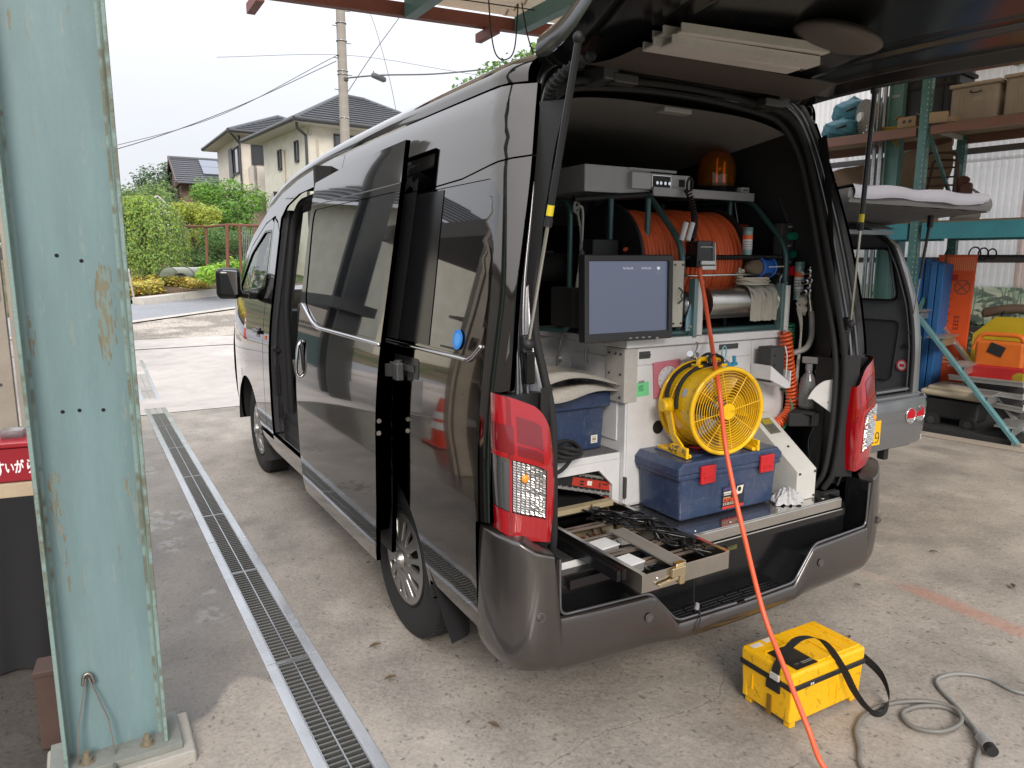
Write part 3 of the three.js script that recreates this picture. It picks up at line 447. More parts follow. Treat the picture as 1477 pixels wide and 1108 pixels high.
{
  const arch = (z) => arcPts(z, 0.335, ARCH, Math.PI + 0.18, -0.18, 22); // from front foot up and over to rear foot
  const rearEdge = (y0, y1, n = 12) => Array.from({ length: n + 1 }, (_, i) => { const y = lerp(y0, y1, i / n); return [edgeZ(y), y]; });
  const g = 0.003;
  // quarter panel: behind the door opening, with arch, glass and the recess edge
  const lampF = -0.20;
  const qGlass = roundPoly([[-1.98, 1.298], [-1.98, 1.862], [-0.375, 1.866], [-0.315, 1.80], [-0.298, 1.36], [-0.36, 1.300]], 0.035);
  const quarter = [[-2.0, 0.42], [-1.515, 0.42], ...arcPts(WZ[0], 0.335, ARCH, Math.PI - 0.2, 0.0, 24), [-0.665, 0.42], [-0.275, 0.40], [-0.275, 0.775], [lampF, 0.79], [lampF, 1.205], [-0.16, 1.215], ...rearEdge(1.23, 1.925), [-0.60, SEAM1 + 0.012], [-1.0, SEAM1 - g], [-2.0, SEAM1 - g]];
  const quarterG = panel(quarter, [qGlass]);
  const upper = [[-2.0, SEAM1 + g], [-1.0, SEAM1 + g], [-0.60, SEAM1 + 0.018], ...rearEdge(1.931, 2.16, 5), [-0.9, 2.158], [-1.6, 2.152], [-2.0, 2.138]];
  const upperG = panel(upper);
  // above the opening and forward to the windscreen pillar
  const top = [[-2.006, 2.135], [-2.006, 1.985], [-2.25, 1.99], [-2.45, 2.02], [-2.8, 2.005], [-3.08, 1.95], [-3.2, 1.88], [-3.2, 1.80], [-3.26, 1.86], [-3.36, 1.905], [-3.62, 1.865], [-4.0, 1.72], [-4.5, 1.40], [-4.62, 1.40], [-4.4, 1.555], [-4.0, SEAM2(-4.0)], [-3.6, SEAM2(-3.6)], [-3.3, SEAM2(-3.3)], [-2.9, SEAM2(-2.9)], [-2.5, SEAM2(-2.5)], [-2.2, SEAM2(-2.2)]];
  const topG = panel(top);
  const sillG = panel([[-2.006, 0.42], [-2.006, 0.455], [-3.2, 0.455], [-3.2, 0.42], [-3.56, 0.42], [-3.56, 0.33], [-1.55, 0.33], [-1.53, 0.415]]);
  // front door and wing
  const fGlass = roundPoly([[-3.44, 1.435], [-3.42, 1.80], [-3.62, 1.80], [-3.98, 1.66], [-4.36, 1.40], [-4.20, 1.375], [-3.9, 1.40]], 0.03);
  const fDoor = [[-3.38, 0.46], [-3.38, 1.86], [-3.45, 1.885], [-3.62, 1.855], [-4.0, 1.71], [-4.47, 1.40], [-4.50, 1.30], [-4.46, 0.70], ...arcPts(WZ[1], 0.335, ARCH, Math.PI - 0.75, 0.28, 18)];
  const fDoorG = panel(fDoor, [fGlass]);
  const bPillarG = panel([[-3.2, 0.46], [-3.2, 1.79], [-3.27, 1.85], [-3.372, 1.885], [-3.372, 0.46]]);
  const wing = [[-4.508, 1.30], [-4.48, 1.395], [-4.63, 1.392], [-4.86, 1.25], [-5.0, 1.12], [-5.06, 0.95], [-5.06, 0.5], [-4.9, 0.36], [-4.44, 0.36], ...arcPts(WZ[1], 0.335, ARCH, Math.PI - 0.04, Math.PI - 0.75, 8), [-4.468, 0.70]];
  const wingG = panel(wing);
  for (const s of [-1, 1]) {
    const m = (g) => (s < 0 ? g : mirrorX(g));
    mesh('quarter_panel', m(quarterG), paint, van); mesh('upper_panel', m(upperG), paint, van); mesh('roof_side_panel', m(topG), paint, van); mesh('rocker_panel', m(sillG), paint, van);
    const fd = mesh('front_door', m(fDoorG), paint, van);
    mesh('window', m(panel(fGlass, [], { off: -0.008, thick: 0.004 })), phy([0.80, 0.84, 0.82], 0.02, 0, { transmission: 1, thickness: 0, ior: 1.5 }), fd);
    mesh('window_rubber', m(panel(roundPoly([[-3.425, 1.42], [-3.405, 1.815], [-3.62, 1.815], [-3.99, 1.672], [-4.40, 1.40], [-4.20, 1.36], [-3.9, 1.385]], 0.03), [fGlass], { off: 0.0015, thick: 0.01 })), M.blackGloss, fd);
    mesh('handle', m(merge([rbox(0.02, 0.03, 0.17, 0.008, [-sideX(1.125, -3.53) - 0.014, 1.125, -3.53]), rbox(0.006, 0.07, 0.13, 0.003, [-sideX(1.12, -3.53) - 0.001, 1.12, -3.53])])), M.blackGloss, fd);
    mesh('door_pillar', m(bPillarG), paint, van); mesh('wing', m(wingG), paint, van);
    const qg = mesh('rear_side_window', m(panel(qGlass, [], { off: -0.004, thick: 0.004 })), tint, van);
    mesh('window_trim', m(panel(roundPoly([[-1.13, 1.302], [-1.13, 1.858], [-0.74, 1.858], [-0.70, 1.302]], 0.004), [], { off: -0.0015, thick: 0.002 })), M.blackGloss, qg);
    if (s < 0) { const sk = mesh('blue_sticker', place(cyl(0.034, 0.034, 0.002, [0, 0, 0], [0, 0, Math.PI / 2], 32), [-sideX(1.345, -0.47) - 0.002, 1.345, -0.47], [0, 0, -0.15]), std([0.03, 0.20, 0.62], 0.5), qg); mesh('sticker_centre', place(cyl(0.022, 0.022, 0.003, [0, 0, 0], [0, 0, Math.PI / 2], 24), [-sideX(1.345, -0.47) - 0.002, 1.345, -0.47], [0, 0, -0.15]), std([0.08, 0.32, 0.70], 0.5), sk); }
    // chrome line below the glass
    const ch = []; for (let i = 0; i <= 26; i++) { const z = lerp(-1.99, -0.30, i / 26); const y = 1.286 + 0.052 * smooth(-0.38, -0.29, z); ch.push([s * (sideX(y, z) + 0.004), y, z]); }
    mesh('chrome_strip', tube(ch, 0.0075, 60, 8), M.chrome, qg);
    if (s > 0) { const cd = mesh('closed_side_door', panel([[-3.18, 0.47], [-3.18, 1.80], [-3.06, 1.95], [-2.8, 2.0], [-2.45, 2.03], [-2.02, 2.03], [-2.02, 0.47]], [roundPoly([[-2.96, 1.34], [-2.96, 1.84], [-2.1, 1.84], [-2.1, 1.30], [-2.7, 1.30]], 0.04)], { side: 1 }), paint, van); mesh('window', panel(roundPoly([[-2.96, 1.34], [-2.96, 1.84], [-2.1, 1.84], [-2.1, 1.30], [-2.7, 1.30]], 0.04), [], { side: 1, off: -0.005, thick: 0.004 }), phy([0.62, 0.66, 0.64], 0.02, 0, { transmission: 1, thickness: 0, ior: 1.5 }), cd); }
  }
  // roof: lofted over the seam
  const rg = grid((u, v) => {
    const z = lerp(-3.55, -0.352, v), a = u * 2 - 1, ys = SEAM2(z) + 0.003, xs = sideX(ys, Math.min(z, edgeZ(ys) - 0.001)), ax = Math.abs(a);
    const top = roofY(z) + 0.068, t = ax; const th = Math.pow(t, 1.0) * Math.PI / 2; const x = xs * Math.pow(Math.sin(th), 0.72), y = ys + (top - ys) * Math.pow(Math.cos(th), 0.62);
    return [Math.sign(a) * x, y, z + (v > 0.999 ? -0.0 : 0)];
  }, 64, 60, true);
  mesh('roof', rg, paint, van);
  // nose and windscreen
  const nose = grid((u, v) => { const a = (u * 2 - 1), y = lerp(0.34, 1.36, v); const zf = -5.06 - 0.10 * Math.sin(Math.PI * clamp(v * 0.9)) + 0.34 * Math.pow(v, 3) ; const xs = sideX(y, -5.0) * 1.0; return [a * xs, y, zf - 0.10 * (1 - Math.pow(Math.abs(a), 4)) + 0.0]; }, 30, 24);
  mesh('nose', nose, paint, van);
  const ws = grid((u, v) => { const a = u * 2 - 1; const z0 = lerp(-4.72, -3.56, v), y = lerp(1.36, 2.06, v); return [a * sideX(Math.min(y, 1.9), Math.max(z0, -4.4)) * 0.965, y + 0.045 * (1 - a * a), z0 - 0.14 * (1 - a * a)]; }, 24, 12);
  mesh('windscreen', ws, phy([0.85, 0.88, 0.87], 0.02, 0, { transmission: 1, thickness: 0 }), van);
  for (const s of [-1, 1]) { const pl = mesh('windscreen_pillar', [bar([s * 0.715, 1.40, -4.66], [s * 0.745, 1.72, -4.11], 0.06, 0.05, [1, 0, 0]), bar([s * 0.745, 1.72, -4.11], [s * 0.75, 2.05, -3.52], 0.06, 0.05, [1, 0, 0])], paint, van); }
  // underbody, wheel housings and inner floor
  mesh('underbody', [span(-0.86, 0.86, 0.33, 0.56, -3.45, -1.56), span(-0.86, 0.86, 0.36, 0.56, -0.62, -0.16), span(-0.62, 0.62, 0.33, 0.56, -4.9, -0.30)], M.black, van);
  for (const z of WZ) for (const s of [-1, 1]) mesh('wheel_housing', grid((u, v) => { const a = lerp(0.03, Math.PI - 0.03, u); return [s * lerp(0.93, 0.60, v), 0.335 + (ARCH + 0.012) * Math.sin(a), z + (ARCH + 0.012) * Math.cos(a)]; }, 26, 3), M.blackMatte, van);
  // mud flaps
  for (const s of [-1, 1]) { mesh('mud_flap', place(grid((u, v) => [s * lerp(0.935, 0.78, u), lerp(0.50, 0.25, v), -0.685 + 0.16 * v + 0.05 * v * v - 0.05 * u - 0.10 * smooth(0.5, 1, u) * v], 8, 10), [0, 0, 0]), M.black, van); mesh('mud_flap', grid((u, v) => [s * lerp(0.93, 0.70, u), lerp(0.46, 0.20, v), -3.60 + 0.09 * v], 6, 8), M.black, van); }
  // rear arch lip flare trim
  // mirror
  for (const s of [-1, 1]) { const mr = mesh('door_mirror', [rbox(0.17, 0.225, 0.11, 0.045, [s * 1.035, 1.445, -3.93], [0, s * 0.3, 0], 4), rod([s * 0.90, 1.36, -3.96], [s * 1.0, 1.38, -3.95], 0.03)], M.blackGloss, van); mesh('mirror_glass', rbox(0.115, 0.17, 0.01, 0.004, [s * 1.035, 1.455, -3.880], [0.1, s * 0.62, 0]), M.chrome, mr); }
  // side turn lamp
  mesh('turn_lamp', rbox(0.006, 0.03, 0.06, 0.003, [-sideX(1.10, -3.30) - 0.002, 1.10, -3.30]), std([0.55, 0.10, 0.02], 0.2), van);
}
// ---- slid-open side door
{
  const outline = [[-2.175, 0.36], [-2.20, 0.9], [-2.205, 1.28], [-2.215, 1.6], [-2.215, 1.92], [-2.19, 2.008], [-1.6, 2.048], [-0.985, 2.062], [-0.975, 1.90], [-0.975, 1.6], [-0.982, 1.27], [-0.985, 0.90], [-1.0, 0.62], [-1.03, 0.46], [-1.07, 0.36]];
  const glass = roundPoly([[-2.13, 1.395, 0.05], [-2.165, 1.80, 0.05], [-2.15, 1.868, 0.06], [-1.03, 1.872, 0.01], [-1.035, 1.298, 0.01], [-1.85, 1.298, 0.08], [-1.98, 1.315, 0.1]], 0.04);
  const d = mesh('sliding_door', [panel(outline, [glass], { off: 0.075, thick: 0.02 })], paint, van);
  mesh('window', panel(glass, [], { off: 0.071, thick: 0.004 }), tint, d);
  const ch = []; for (let i = 0; i <= 40; i++) { const z = lerp(-2.155, -0.99, i / 40); const y = 1.282 + 0.11 * Math.pow(smooth(-1.80, -2.25, z), 1.1); ch.push([-(sideX(y, z) + 0.079), y, z]); }
  mesh('chrome_strip', tube(ch, 0.0085, 80, 8), M.chrome, d);
  mesh('inner_panel', [panel(outline.map(([z, y]) => [z * 0.985 - 0.024, y * 0.97 + 0.03]), [], { off: 0.0, thick: 0.02 }), panel([[-1.05, 0.5], [-1.05, 1.25], [-0.992, 1.25], [-0.995, 0.9], [-1.01, 0.6]], [], { off: 0.056, thick: 0.05 })], M.black, d);
  // seam ridge above the glass
  const cr = []; for (let i = 0; i <= 20; i++) { const z = lerp(-2.21, -0.98, i / 20), y = 1.893 + 0.006 * i / 20; cr.push([-(sideX(y, z) + 0.0745), y, z]); }
  mesh('crease', tube(cr, 0.003, 40, 6), M.blackGloss, d);
  const hx = (y) => -(sideX(y, -2.1) + 0.077);
  mesh('handle', [tube([[hx(1.19), 1.19, -2.115], [hx(1.19) - 0.018, 1.165, -2.113], [hx(1.10) - 0.020, 1.10, -2.11], [hx(1.01) - 0.018, 1.03, -2.11], [hx(1.0), 1.005, -2.11]], 0.009, 24, 8)], M.chrome, d);
  mesh('handle_recess', place(new THREE.SphereGeometry(1, 20, 14), [hx(1.10) + 0.002, 1.10, -2.085], [0, 0, 0], [0.006, 0.105, 0.045]), M.blackGloss, d);
  for (const [y, z] of [[0.98, -0.995], [0.93, -0.998], [0.93, -1.012]]) mesh('bolt', cyl(0.010, 0.010, 0.012, [-(sideX(y, z) + 0.062), y, z + 0.012], [Math.PI / 2, 0, 0], 12), M.steel, d);
  mesh('roller_arm', [bar([-0.985, 1.175, -1.06], [-0.93, 1.185, -0.93], 0.012, 0.05), bar([-0.985, 1.215, -1.05], [-0.925, 1.205, -0.98], 0.01, 0.012), cyl(0.016, 0.016, 0.05, [-0.935, 1.20, -0.92]), rbox(0.03, 0.07, 0.05, 0.006, [-0.945, 1.185, -0.90])], M.darkSteel, d);
  // door rail on the quarter panel
  mesh('door_rail', [panel(roundPoly([[-1.9, 1.155], [-1.9, 1.235], [-0.765, 1.245], [-0.75, 1.168]], 0.02), [], { off: 0.0015, thick: 0.004 })], M.blackGloss, van);
  mesh('rail_slot', [panel(roundPoly([[-1.9, 1.185], [-1.9, 1.21], [-0.80, 1.215], [-0.79, 1.19]], 0.008), [], { off: 0.003, thick: 0.003 })], M.darkSteel, van);
  // opening jambs, step and cabin glimpsed through the gap
  mesh('door_jamb', [grid((u, v) => { const y = lerp(0.47, 1.93, v); return [-lerp(sideX(y, -3.2) - 0.015, sideX(y, -3.2) - 0.14, u), y, -3.2 + 0.0 - 0.0 * u]; }, 4, 20, false), grid((u, v) => { const y = lerp(0.47, 1.93, v); return [-(sideX(y, -3.2) - 0.015) + 0.03, y, -3.2 + 0.035 * Math.sin(u * Math.PI)]; }, 6, 20)], gutterPaint, van);
  mesh('jamb_catch', [rbox(0.03, 0.20, 0.02, 0.004, [-0.89, 0.83, -3.185]), cyl(0.012, 0.012, 0.02, [-0.895, 0.89, -3.175], [Math.PI / 2, 0, 0], 10), rbox(0.03, 0.10, 0.02, 0.006, [-0.88, 0.62, -3.185]), rbox(0.04, 0.05, 0.012, 0.01, [-0.885, 1.03, -3.187], [0, 0, 0.6])], M.black, van);
  mesh('jamb_seal', bent([[-0.81, 0.50, -3.17], [-0.815, 1.30, -3.17], [-0.74, 1.85, -3.17], [-0.72, 1.97, -3.05], [-0.72, 2.0, -2.1]], 0.022, 0.08), M.rubber, van);
  mesh('entry_step', [span(-0.86, -0.45, 0.34, 0.46, -3.18, -2.02), span(-0.90, -0.86, 0.452, 0.462, -3.18, -2.02)], M.black, van);
  mesh('sill_plate', rbox(0.05, 0.006, 1.14, 0.002, [-0.885, 0.462, -2.6]), M.steelBright, van);
}
// ---- wheels
{
  const tyreProf = []; { const w = 0.0975, R = WR + 0.004, ri = 0.202; // half profile
    tyreProf.push([ri, -w * 0.80], [ri + 0.03, -w * 0.98], [ri + 0.075, -w * 1.04], [R - 0.03, -w * 0.97], [R - 0.008, -w * 0.82], [R, -w * 0.62]);
    for (const k of [-0.36, -0.30, 0, 0.06, 0.36, 0.42]) tyreProf.push([k === -0.30 || k === 0.06 || k === 0.42 ? R : R, w * k]);
    tyreProf.push([R, w * 0.62], [R - 0.008, w * 0.82], [R - 0.03, w * 0.97], [ri + 0.075, w * 1.04], [ri + 0.03, w * 0.98], [ri, w * 0.80]); }
  const tyreG = lathe(tyreProf, 64); tyreG.rotateZ(Math.PI / 2);
  const treads = []; for (let i = 0; i < 72; i++) { const a = i / 72 * Math.PI * 2; for (const s of [-0.05, 0, 0.05]) treads.push(place(new THREE.BoxGeometry(0.040, 0.006, 0.020), [s, (WR + 0.0035) * Math.cos(a), (WR + 0.0035) * Math.sin(a)], [a, 0.25 * (s < 0 ? 1 : -1), 0])); }
  const tyreAll = merge([tyreG, ...treads]);
  // wheel cover with ten openings
  const disc = new THREE.Shape(); disc.absarc(0, 0, 0.2, 0, Math.PI * 2);
  for (let k = 0; k < 7; k++) { const a = k / 7 * Math.PI * 2; for (const q of [-1, 1]) { const a0 = a + q * 0.14, a1 = a + q * 0.36; const P = roundPoly([[0.085 * Math.cos(a + q * 0.2), 0.085 * Math.sin(a + q * 0.2)], [0.175 * Math.cos(a0), 0.175 * Math.sin(a0)], [0.178 * Math.cos(a1), 0.178 * Math.sin(a1)], [0.115 * Math.cos(a + q * 0.36), 0.115 * Math.sin(a + q * 0.36)]], 0.012, 3); disc.holes.push(new THREE.Path(P.map((p) => new THREE.Vector2(...p)))); } }
  const cover = new THREE.ExtrudeGeometry(disc, { depth: 0.008, bevelEnabled: true, bevelThickness: 0.004, bevelSize: 0.003, bevelOffset: -0.003, bevelSegments: 2, curveSegments: 48 });
  { const p = cover.attributes.position; for (let i = 0; i < p.count; i++) { const r = Math.hypot(p.getX(i), p.getY(i)); p.setZ(i, p.getZ(i) + 0.016 * Math.cos(clamp(r / 0.2) * 1.9) ); } cover.computeVertexNormals(); }
  const silver = std([0.40, 0.39, 0.38], 0.36, 0.8, { map: mottle3 });
  for (const z of WZ) for (const s of [-1, 1]) {
    const w = new THREE.Group(); w.name = 'wheel'; w.position.set(s * 0.775, 0.336, z); if (s > 0) w.rotation.y = Math.PI; w.rotation.x = z < -2 ? 0.5 : 0.2; van.add(w);
    mesh('tyre', tyreAll.clone(), M.rubber, w);
    mesh('rim', [cyl(0.2, 0.2, 0.15, [0.0, 0, 0], [0, 0, Math.PI / 2], 40, true), cyl(0.195, 0.195, 0.01, [-0.055, 0, 0], [0, 0, Math.PI / 2], 40), place(new THREE.TorusGeometry(0.203, 0.006, 8, 60), [-0.085, 0, 0], [0, Math.PI / 2, 0])], M.blackMatte, w);
    const c2 = cover.clone(); c2.rotateY(-Math.PI / 2); c2.translate(-0.083, 0, 0); const cv = mesh('wheel_cover', c2, silver, w);
    mesh('hub_cap', [cyl(0.034, 0.040, 0.018, [-0.114, 0, 0], [0, 0, Math.PI / 2], 32)], silver, w); mesh('emblem', [place(new THREE.TorusGeometry(0.021, 0.0028, 8, 30), [-0.124, 0, 0], [0, Math.PI / 2, 0]), box(0.003, 0.006, 0.054, [-0.124, 0, 0], [0, 0, 0])], M.galv, w);
  }
}
// ---- rear opening frame, seals, sill
const innerEdge = [[.645, .700, -.19], [.72, .714, -.16], [.9, .724, -.147], [1.12, .730, -.150], [1.25, .744, -.176], [1.38, .752, -.215], [1.55, .732, -.251], [1.77, .692, -.283], [1.99, .650, -.322], [2.11, .612, -.348]];
{
  const inner = []; // full loop left side up, across, right side down
  for (const [y, x, z] of innerEdge) inner.push([-x, y, z]);
  inner.push([-0.55, 2.175, -0.362], [-0.45, 2.205, -0.372], [-0.22, 2.228, -0.385], [0, 2.235, -0.39]);
  const full = [...inner, ...inner.slice(0, -1).reverse().map(([x, y, z]) => [-x, y, z])];
  const outer = []; for (const [y, , ] of innerEdge) outer.push([-edgeX(Math.max(y, 0.3)), y, edgeZ(y)]);
  outer.push([-0.635, 2.232, -0.352], [-0.52, 2.277, -0.36], [-0.25, 2.302, -0.364], [0, 2.306, -0.366]);
  const outF = [...outer, ...outer.slice(0, -1).reverse().map(([x, y, z]) => [-x, y, z])];
  const ci = curve(full), co = curve(outF), prof = [[0, -0.010], [0.10, -0.03], [0.22, -0.045], [0.34, -0.046], [0.42, -0.030], [0.50, -0.028], [0.56, -0.046], [0.74, -0.046], [0.82, -0.02], [1, -0.012]];
  mesh('opening_gutter', grid((u, v) => { const a = co.getPoint(v), b = ci.getPoint(v), k = prof[Math.round(u * (prof.length - 1))]; const p = a.lerp(b, k[0]); return [p.x, p.y, p.z + k[1]]; }, prof.length - 1, 120), gutterPaint, van);
  for (const k of [0.28, 0.55]) mesh('gutter_bead', tube(outF.map((p, i) => [lerp(p[0], full[i][0], k), lerp(p[1], full[i][1], k), lerp(p[2], full[i][2], k) - 0.018]), 0.007, 200, 8), gutterPaint, van);
  mesh('weather_strip', [tube(full, 0.013, 200, 10)], M.rubber, van);
  const seal2 = full.map(([x, y, z]) => [x * 0.985, y - (y > 2.1 ? 0.018 : 0), z - 0.035]);
  mesh('inner_trim_edge', [tube(seal2, 0.012, 200, 8)], M.darkTrim, van);
  // black lamp cavity sides
  for (const s of [-1, 1]) mesh('lamp_cavity', [grid((u, v) => { const y = lerp(0.70, 1.22, v); return [s * lerp(0.726, 0.79, u), y, lerp(-0.155, -0.125, u)]; }, 4, 6), span(Math.min(s * 0.74, s * 0.90), Math.max(s * 0.74, s * 0.90), 0.70, 1.20, -0.30, -0.16)], M.black, van);
  // floor
  mesh('load_floor', [span(-0.70, 0.70, 0.585, 0.628, -2.2, -0.16)], std([0.16, 0.16, 0.165], 0.35, 0.7, { map: mottle1, roughnessMap: scuff }), van);
  mesh('floor_sheet', [span(-0.15, 0.66, 0.629, 0.6335, -1.2, -0.115)], std([0.30, 0.30, 0.31], 0.32, 0.9, { map: mottle1, roughnessMap: scuff }), van);
  mesh('sill_strip', [rbox(0.88, 0.040, 0.012, 0.003, [0.24, 0.612, -0.092]), rbox(0.88, 0.004, 0.05, 0.001, [0.24, 0.634, -0.118]), rbox(0.88, 0.006, 0.010, 0.002, [0.24, 0.587, -0.084])], M.steelBright, van);
  for (const x of [-0.12, 0.06, 0.33, 0.6]) mesh('screw', cyl(0.007, 0.007, 0.003, [x, 0.637, -0.12], [0, 0, 0], 12), M.steel, van);
  mesh('sill_face', [span(-0.72, 0.72, 0.33, 0.605, -0.16, -0.10), span(-0.70, 0.70, 0.56, 0.59, -0.2, -0.082)], M.blackGloss, van);
  mesh('latch_striker', [rbox(0.09, 0.05, 0.02, 0.004, [-0.04, 0.545, -0.092]), tube([[-0.06, 0.56, -0.085], [-0.055, 0.555, -0.05], [-0.02, 0.555, -0.05], [-0.015, 0.56, -0.085]], 0.007, 20, 8)], M.darkSteel, van);
  mesh('sticker', box(0.05, 0.024, 0.001, [0.055, 0.545, -0.0985]), std([0.36, 0.36, 0.20], 0.5, 0, { map: canvasTex(128, 64, (c) => { c.fillStyle = '#8d8d66'; c.fillRect(0, 0, 128, 64); c.fillStyle = '#333'; c.font = 'bold 30px sans-serif'; c.fillText('1 5 2', 18, 42); }) }), van, { keepUV: true });
}
// ---- tail lamps
{
  const plan = [[-.903, -.225], [-.911, -.180], [-.911, -.150], [-.898, -.124], [-.86, -.108], [-.81, -.100], [-.78, -.0985], [-.766, -.105], [-.764, -.15]];
  const pc = curve(plan.map(([x, z]) => [x, 0, z]));
  const topY = spline([[-.94, 1.212], [-.90, 1.205], [-.85, 1.185], [-.81, 1.165], [-.785, 1.135], [-.764, 1.09]]), botY = (x) => lerp(0.772, 0.730, Math.pow(clamp((x + 0.91) / 0.14), 0.7));
  const S = (u, v, o = 0) => { const p = pc.getPoint(u), q = pc.getTangent(u), n = V3(-q.z, 0, q.x).normalize(); if (n.z < 0 && u > 0.3) n.negate(); const bul = 0.010 * Math.sin(Math.PI * v) + 0.014 * (1 - v) * 0; const y = lerp(botY(p.x), topY(p.x), v); const lean = -(y > 1.0 ? (y - 1.0) * 0.10 : 0); return [p.x + n.x * (o + bul), y, p.z + n.z * (o + bul) + lean]; };
  const patch = (u0, u1, v0, v1, o, nu = 20, nv = 20) => grid((u, v) => S(lerp(u0, u1, u), lerp(v0, v1, v), o), nu, nv);
  const redL = phy([0.34, 0.003, 0.008], 0.10, 0, { clearcoat: 1, clearcoatRoughness: 0.02, bumpMap: rep(dataTex(128, (u, v) => 0.5 + 0.5 * Math.sin(u * Math.PI * 2 * 12), { srgb: false }), 4), bumpScale: 0.0006 });
  const redDeep = phy([0.17, 0.003, 0.008], 0.10, 0, { clearcoat: 1 });
  const crystal = std([0.42, 0.41, 0.40], 0.22, 0.9), clearDark = phy([0.22, 0.22, 0.22], 0.10, 0.8, { clearcoat: 1 });
  for (const s of [-1, 1]) {
    const L = new THREE.Group(); L.name = 'tail_lamp'; L.userData.label = s < 0 ? 'large red and clear tail lamp, near side' : 'red tail lamp on the far corner'; van.add(L);
    const m = (g) => (s < 0 ? g : mirrorX(g));
    mesh('lamp_base', m(patch(0, 1, 0, 1, -0.006, 40, 12)), M.blackGloss, L);
    mesh('red_lens', m(merge([patch(0.02, 0.985, 0.575, 0.995, 0.003), patch(0.02, 0.985, 0.005, 0.185, 0.003), patch(0.70, 0.985, 0.185, 0.575, 0.003)])), redL, L);
    mesh('red_reflector', m(merge([patch(0.08, 0.42, 0.61, 0.80, 0.0045, 8, 8), patch(0.45, 0.66, 0.70, 0.88, 0.0045, 8, 8), patch(0.45, 0.66, 0.61, 0.68, 0.0045, 8, 8)])), redDeep, L);
    mesh('clear_lens', m(merge([patch(0.02, 0.38, 0.19, 0.57, 0.002)])), clearDark, L);
    const cg = grid((u, v) => { const p = S(lerp(0.40, 0.69, u), lerp(0.195, 0.565, v), 0.001); const k = ((Math.round(u * 16) % 2) + (Math.round(v * 40) % 2)) * 0.0035 + 0.002 * hash(Math.round(u * 16) * 7 + Math.round(v * 40)); return [p[0], p[1], p[2] + k]; }, 16, 40);
    mesh('crystal_reflector', m(cg.toNonIndexed().deleteAttribute('normal') && (() => { const q = cg.toNonIndexed(); q.deleteAttribute('normal'); q.computeVertexNormals(); return q; })()), crystal, L);
    const c0 = S(0.5, 0.46, 0.006); mesh('amber_bulb', place(new THREE.SphereGeometry(0.013, 14, 10), [s < 0 ? c0[0] : -c0[0], c0[1], c0[2]], [0, 0, 0], [1, 1, 0.6]), std([0.85, 0.30, 0.03], 0.3), L);
    mesh('lens_rib', m(merge([patch(0.375, 0.395, 0.19, 0.57, 0.0048, 3, 10), patch(0.695, 0.71, 0.19, 0.57, 0.0048, 3, 10), patch(0.02, 0.70, 0.572, 0.582, 0.0048, 16, 2), patch(0.02, 0.70, 0.182, 0.19, 0.0048, 16, 2)])), redL, L);
  }
}
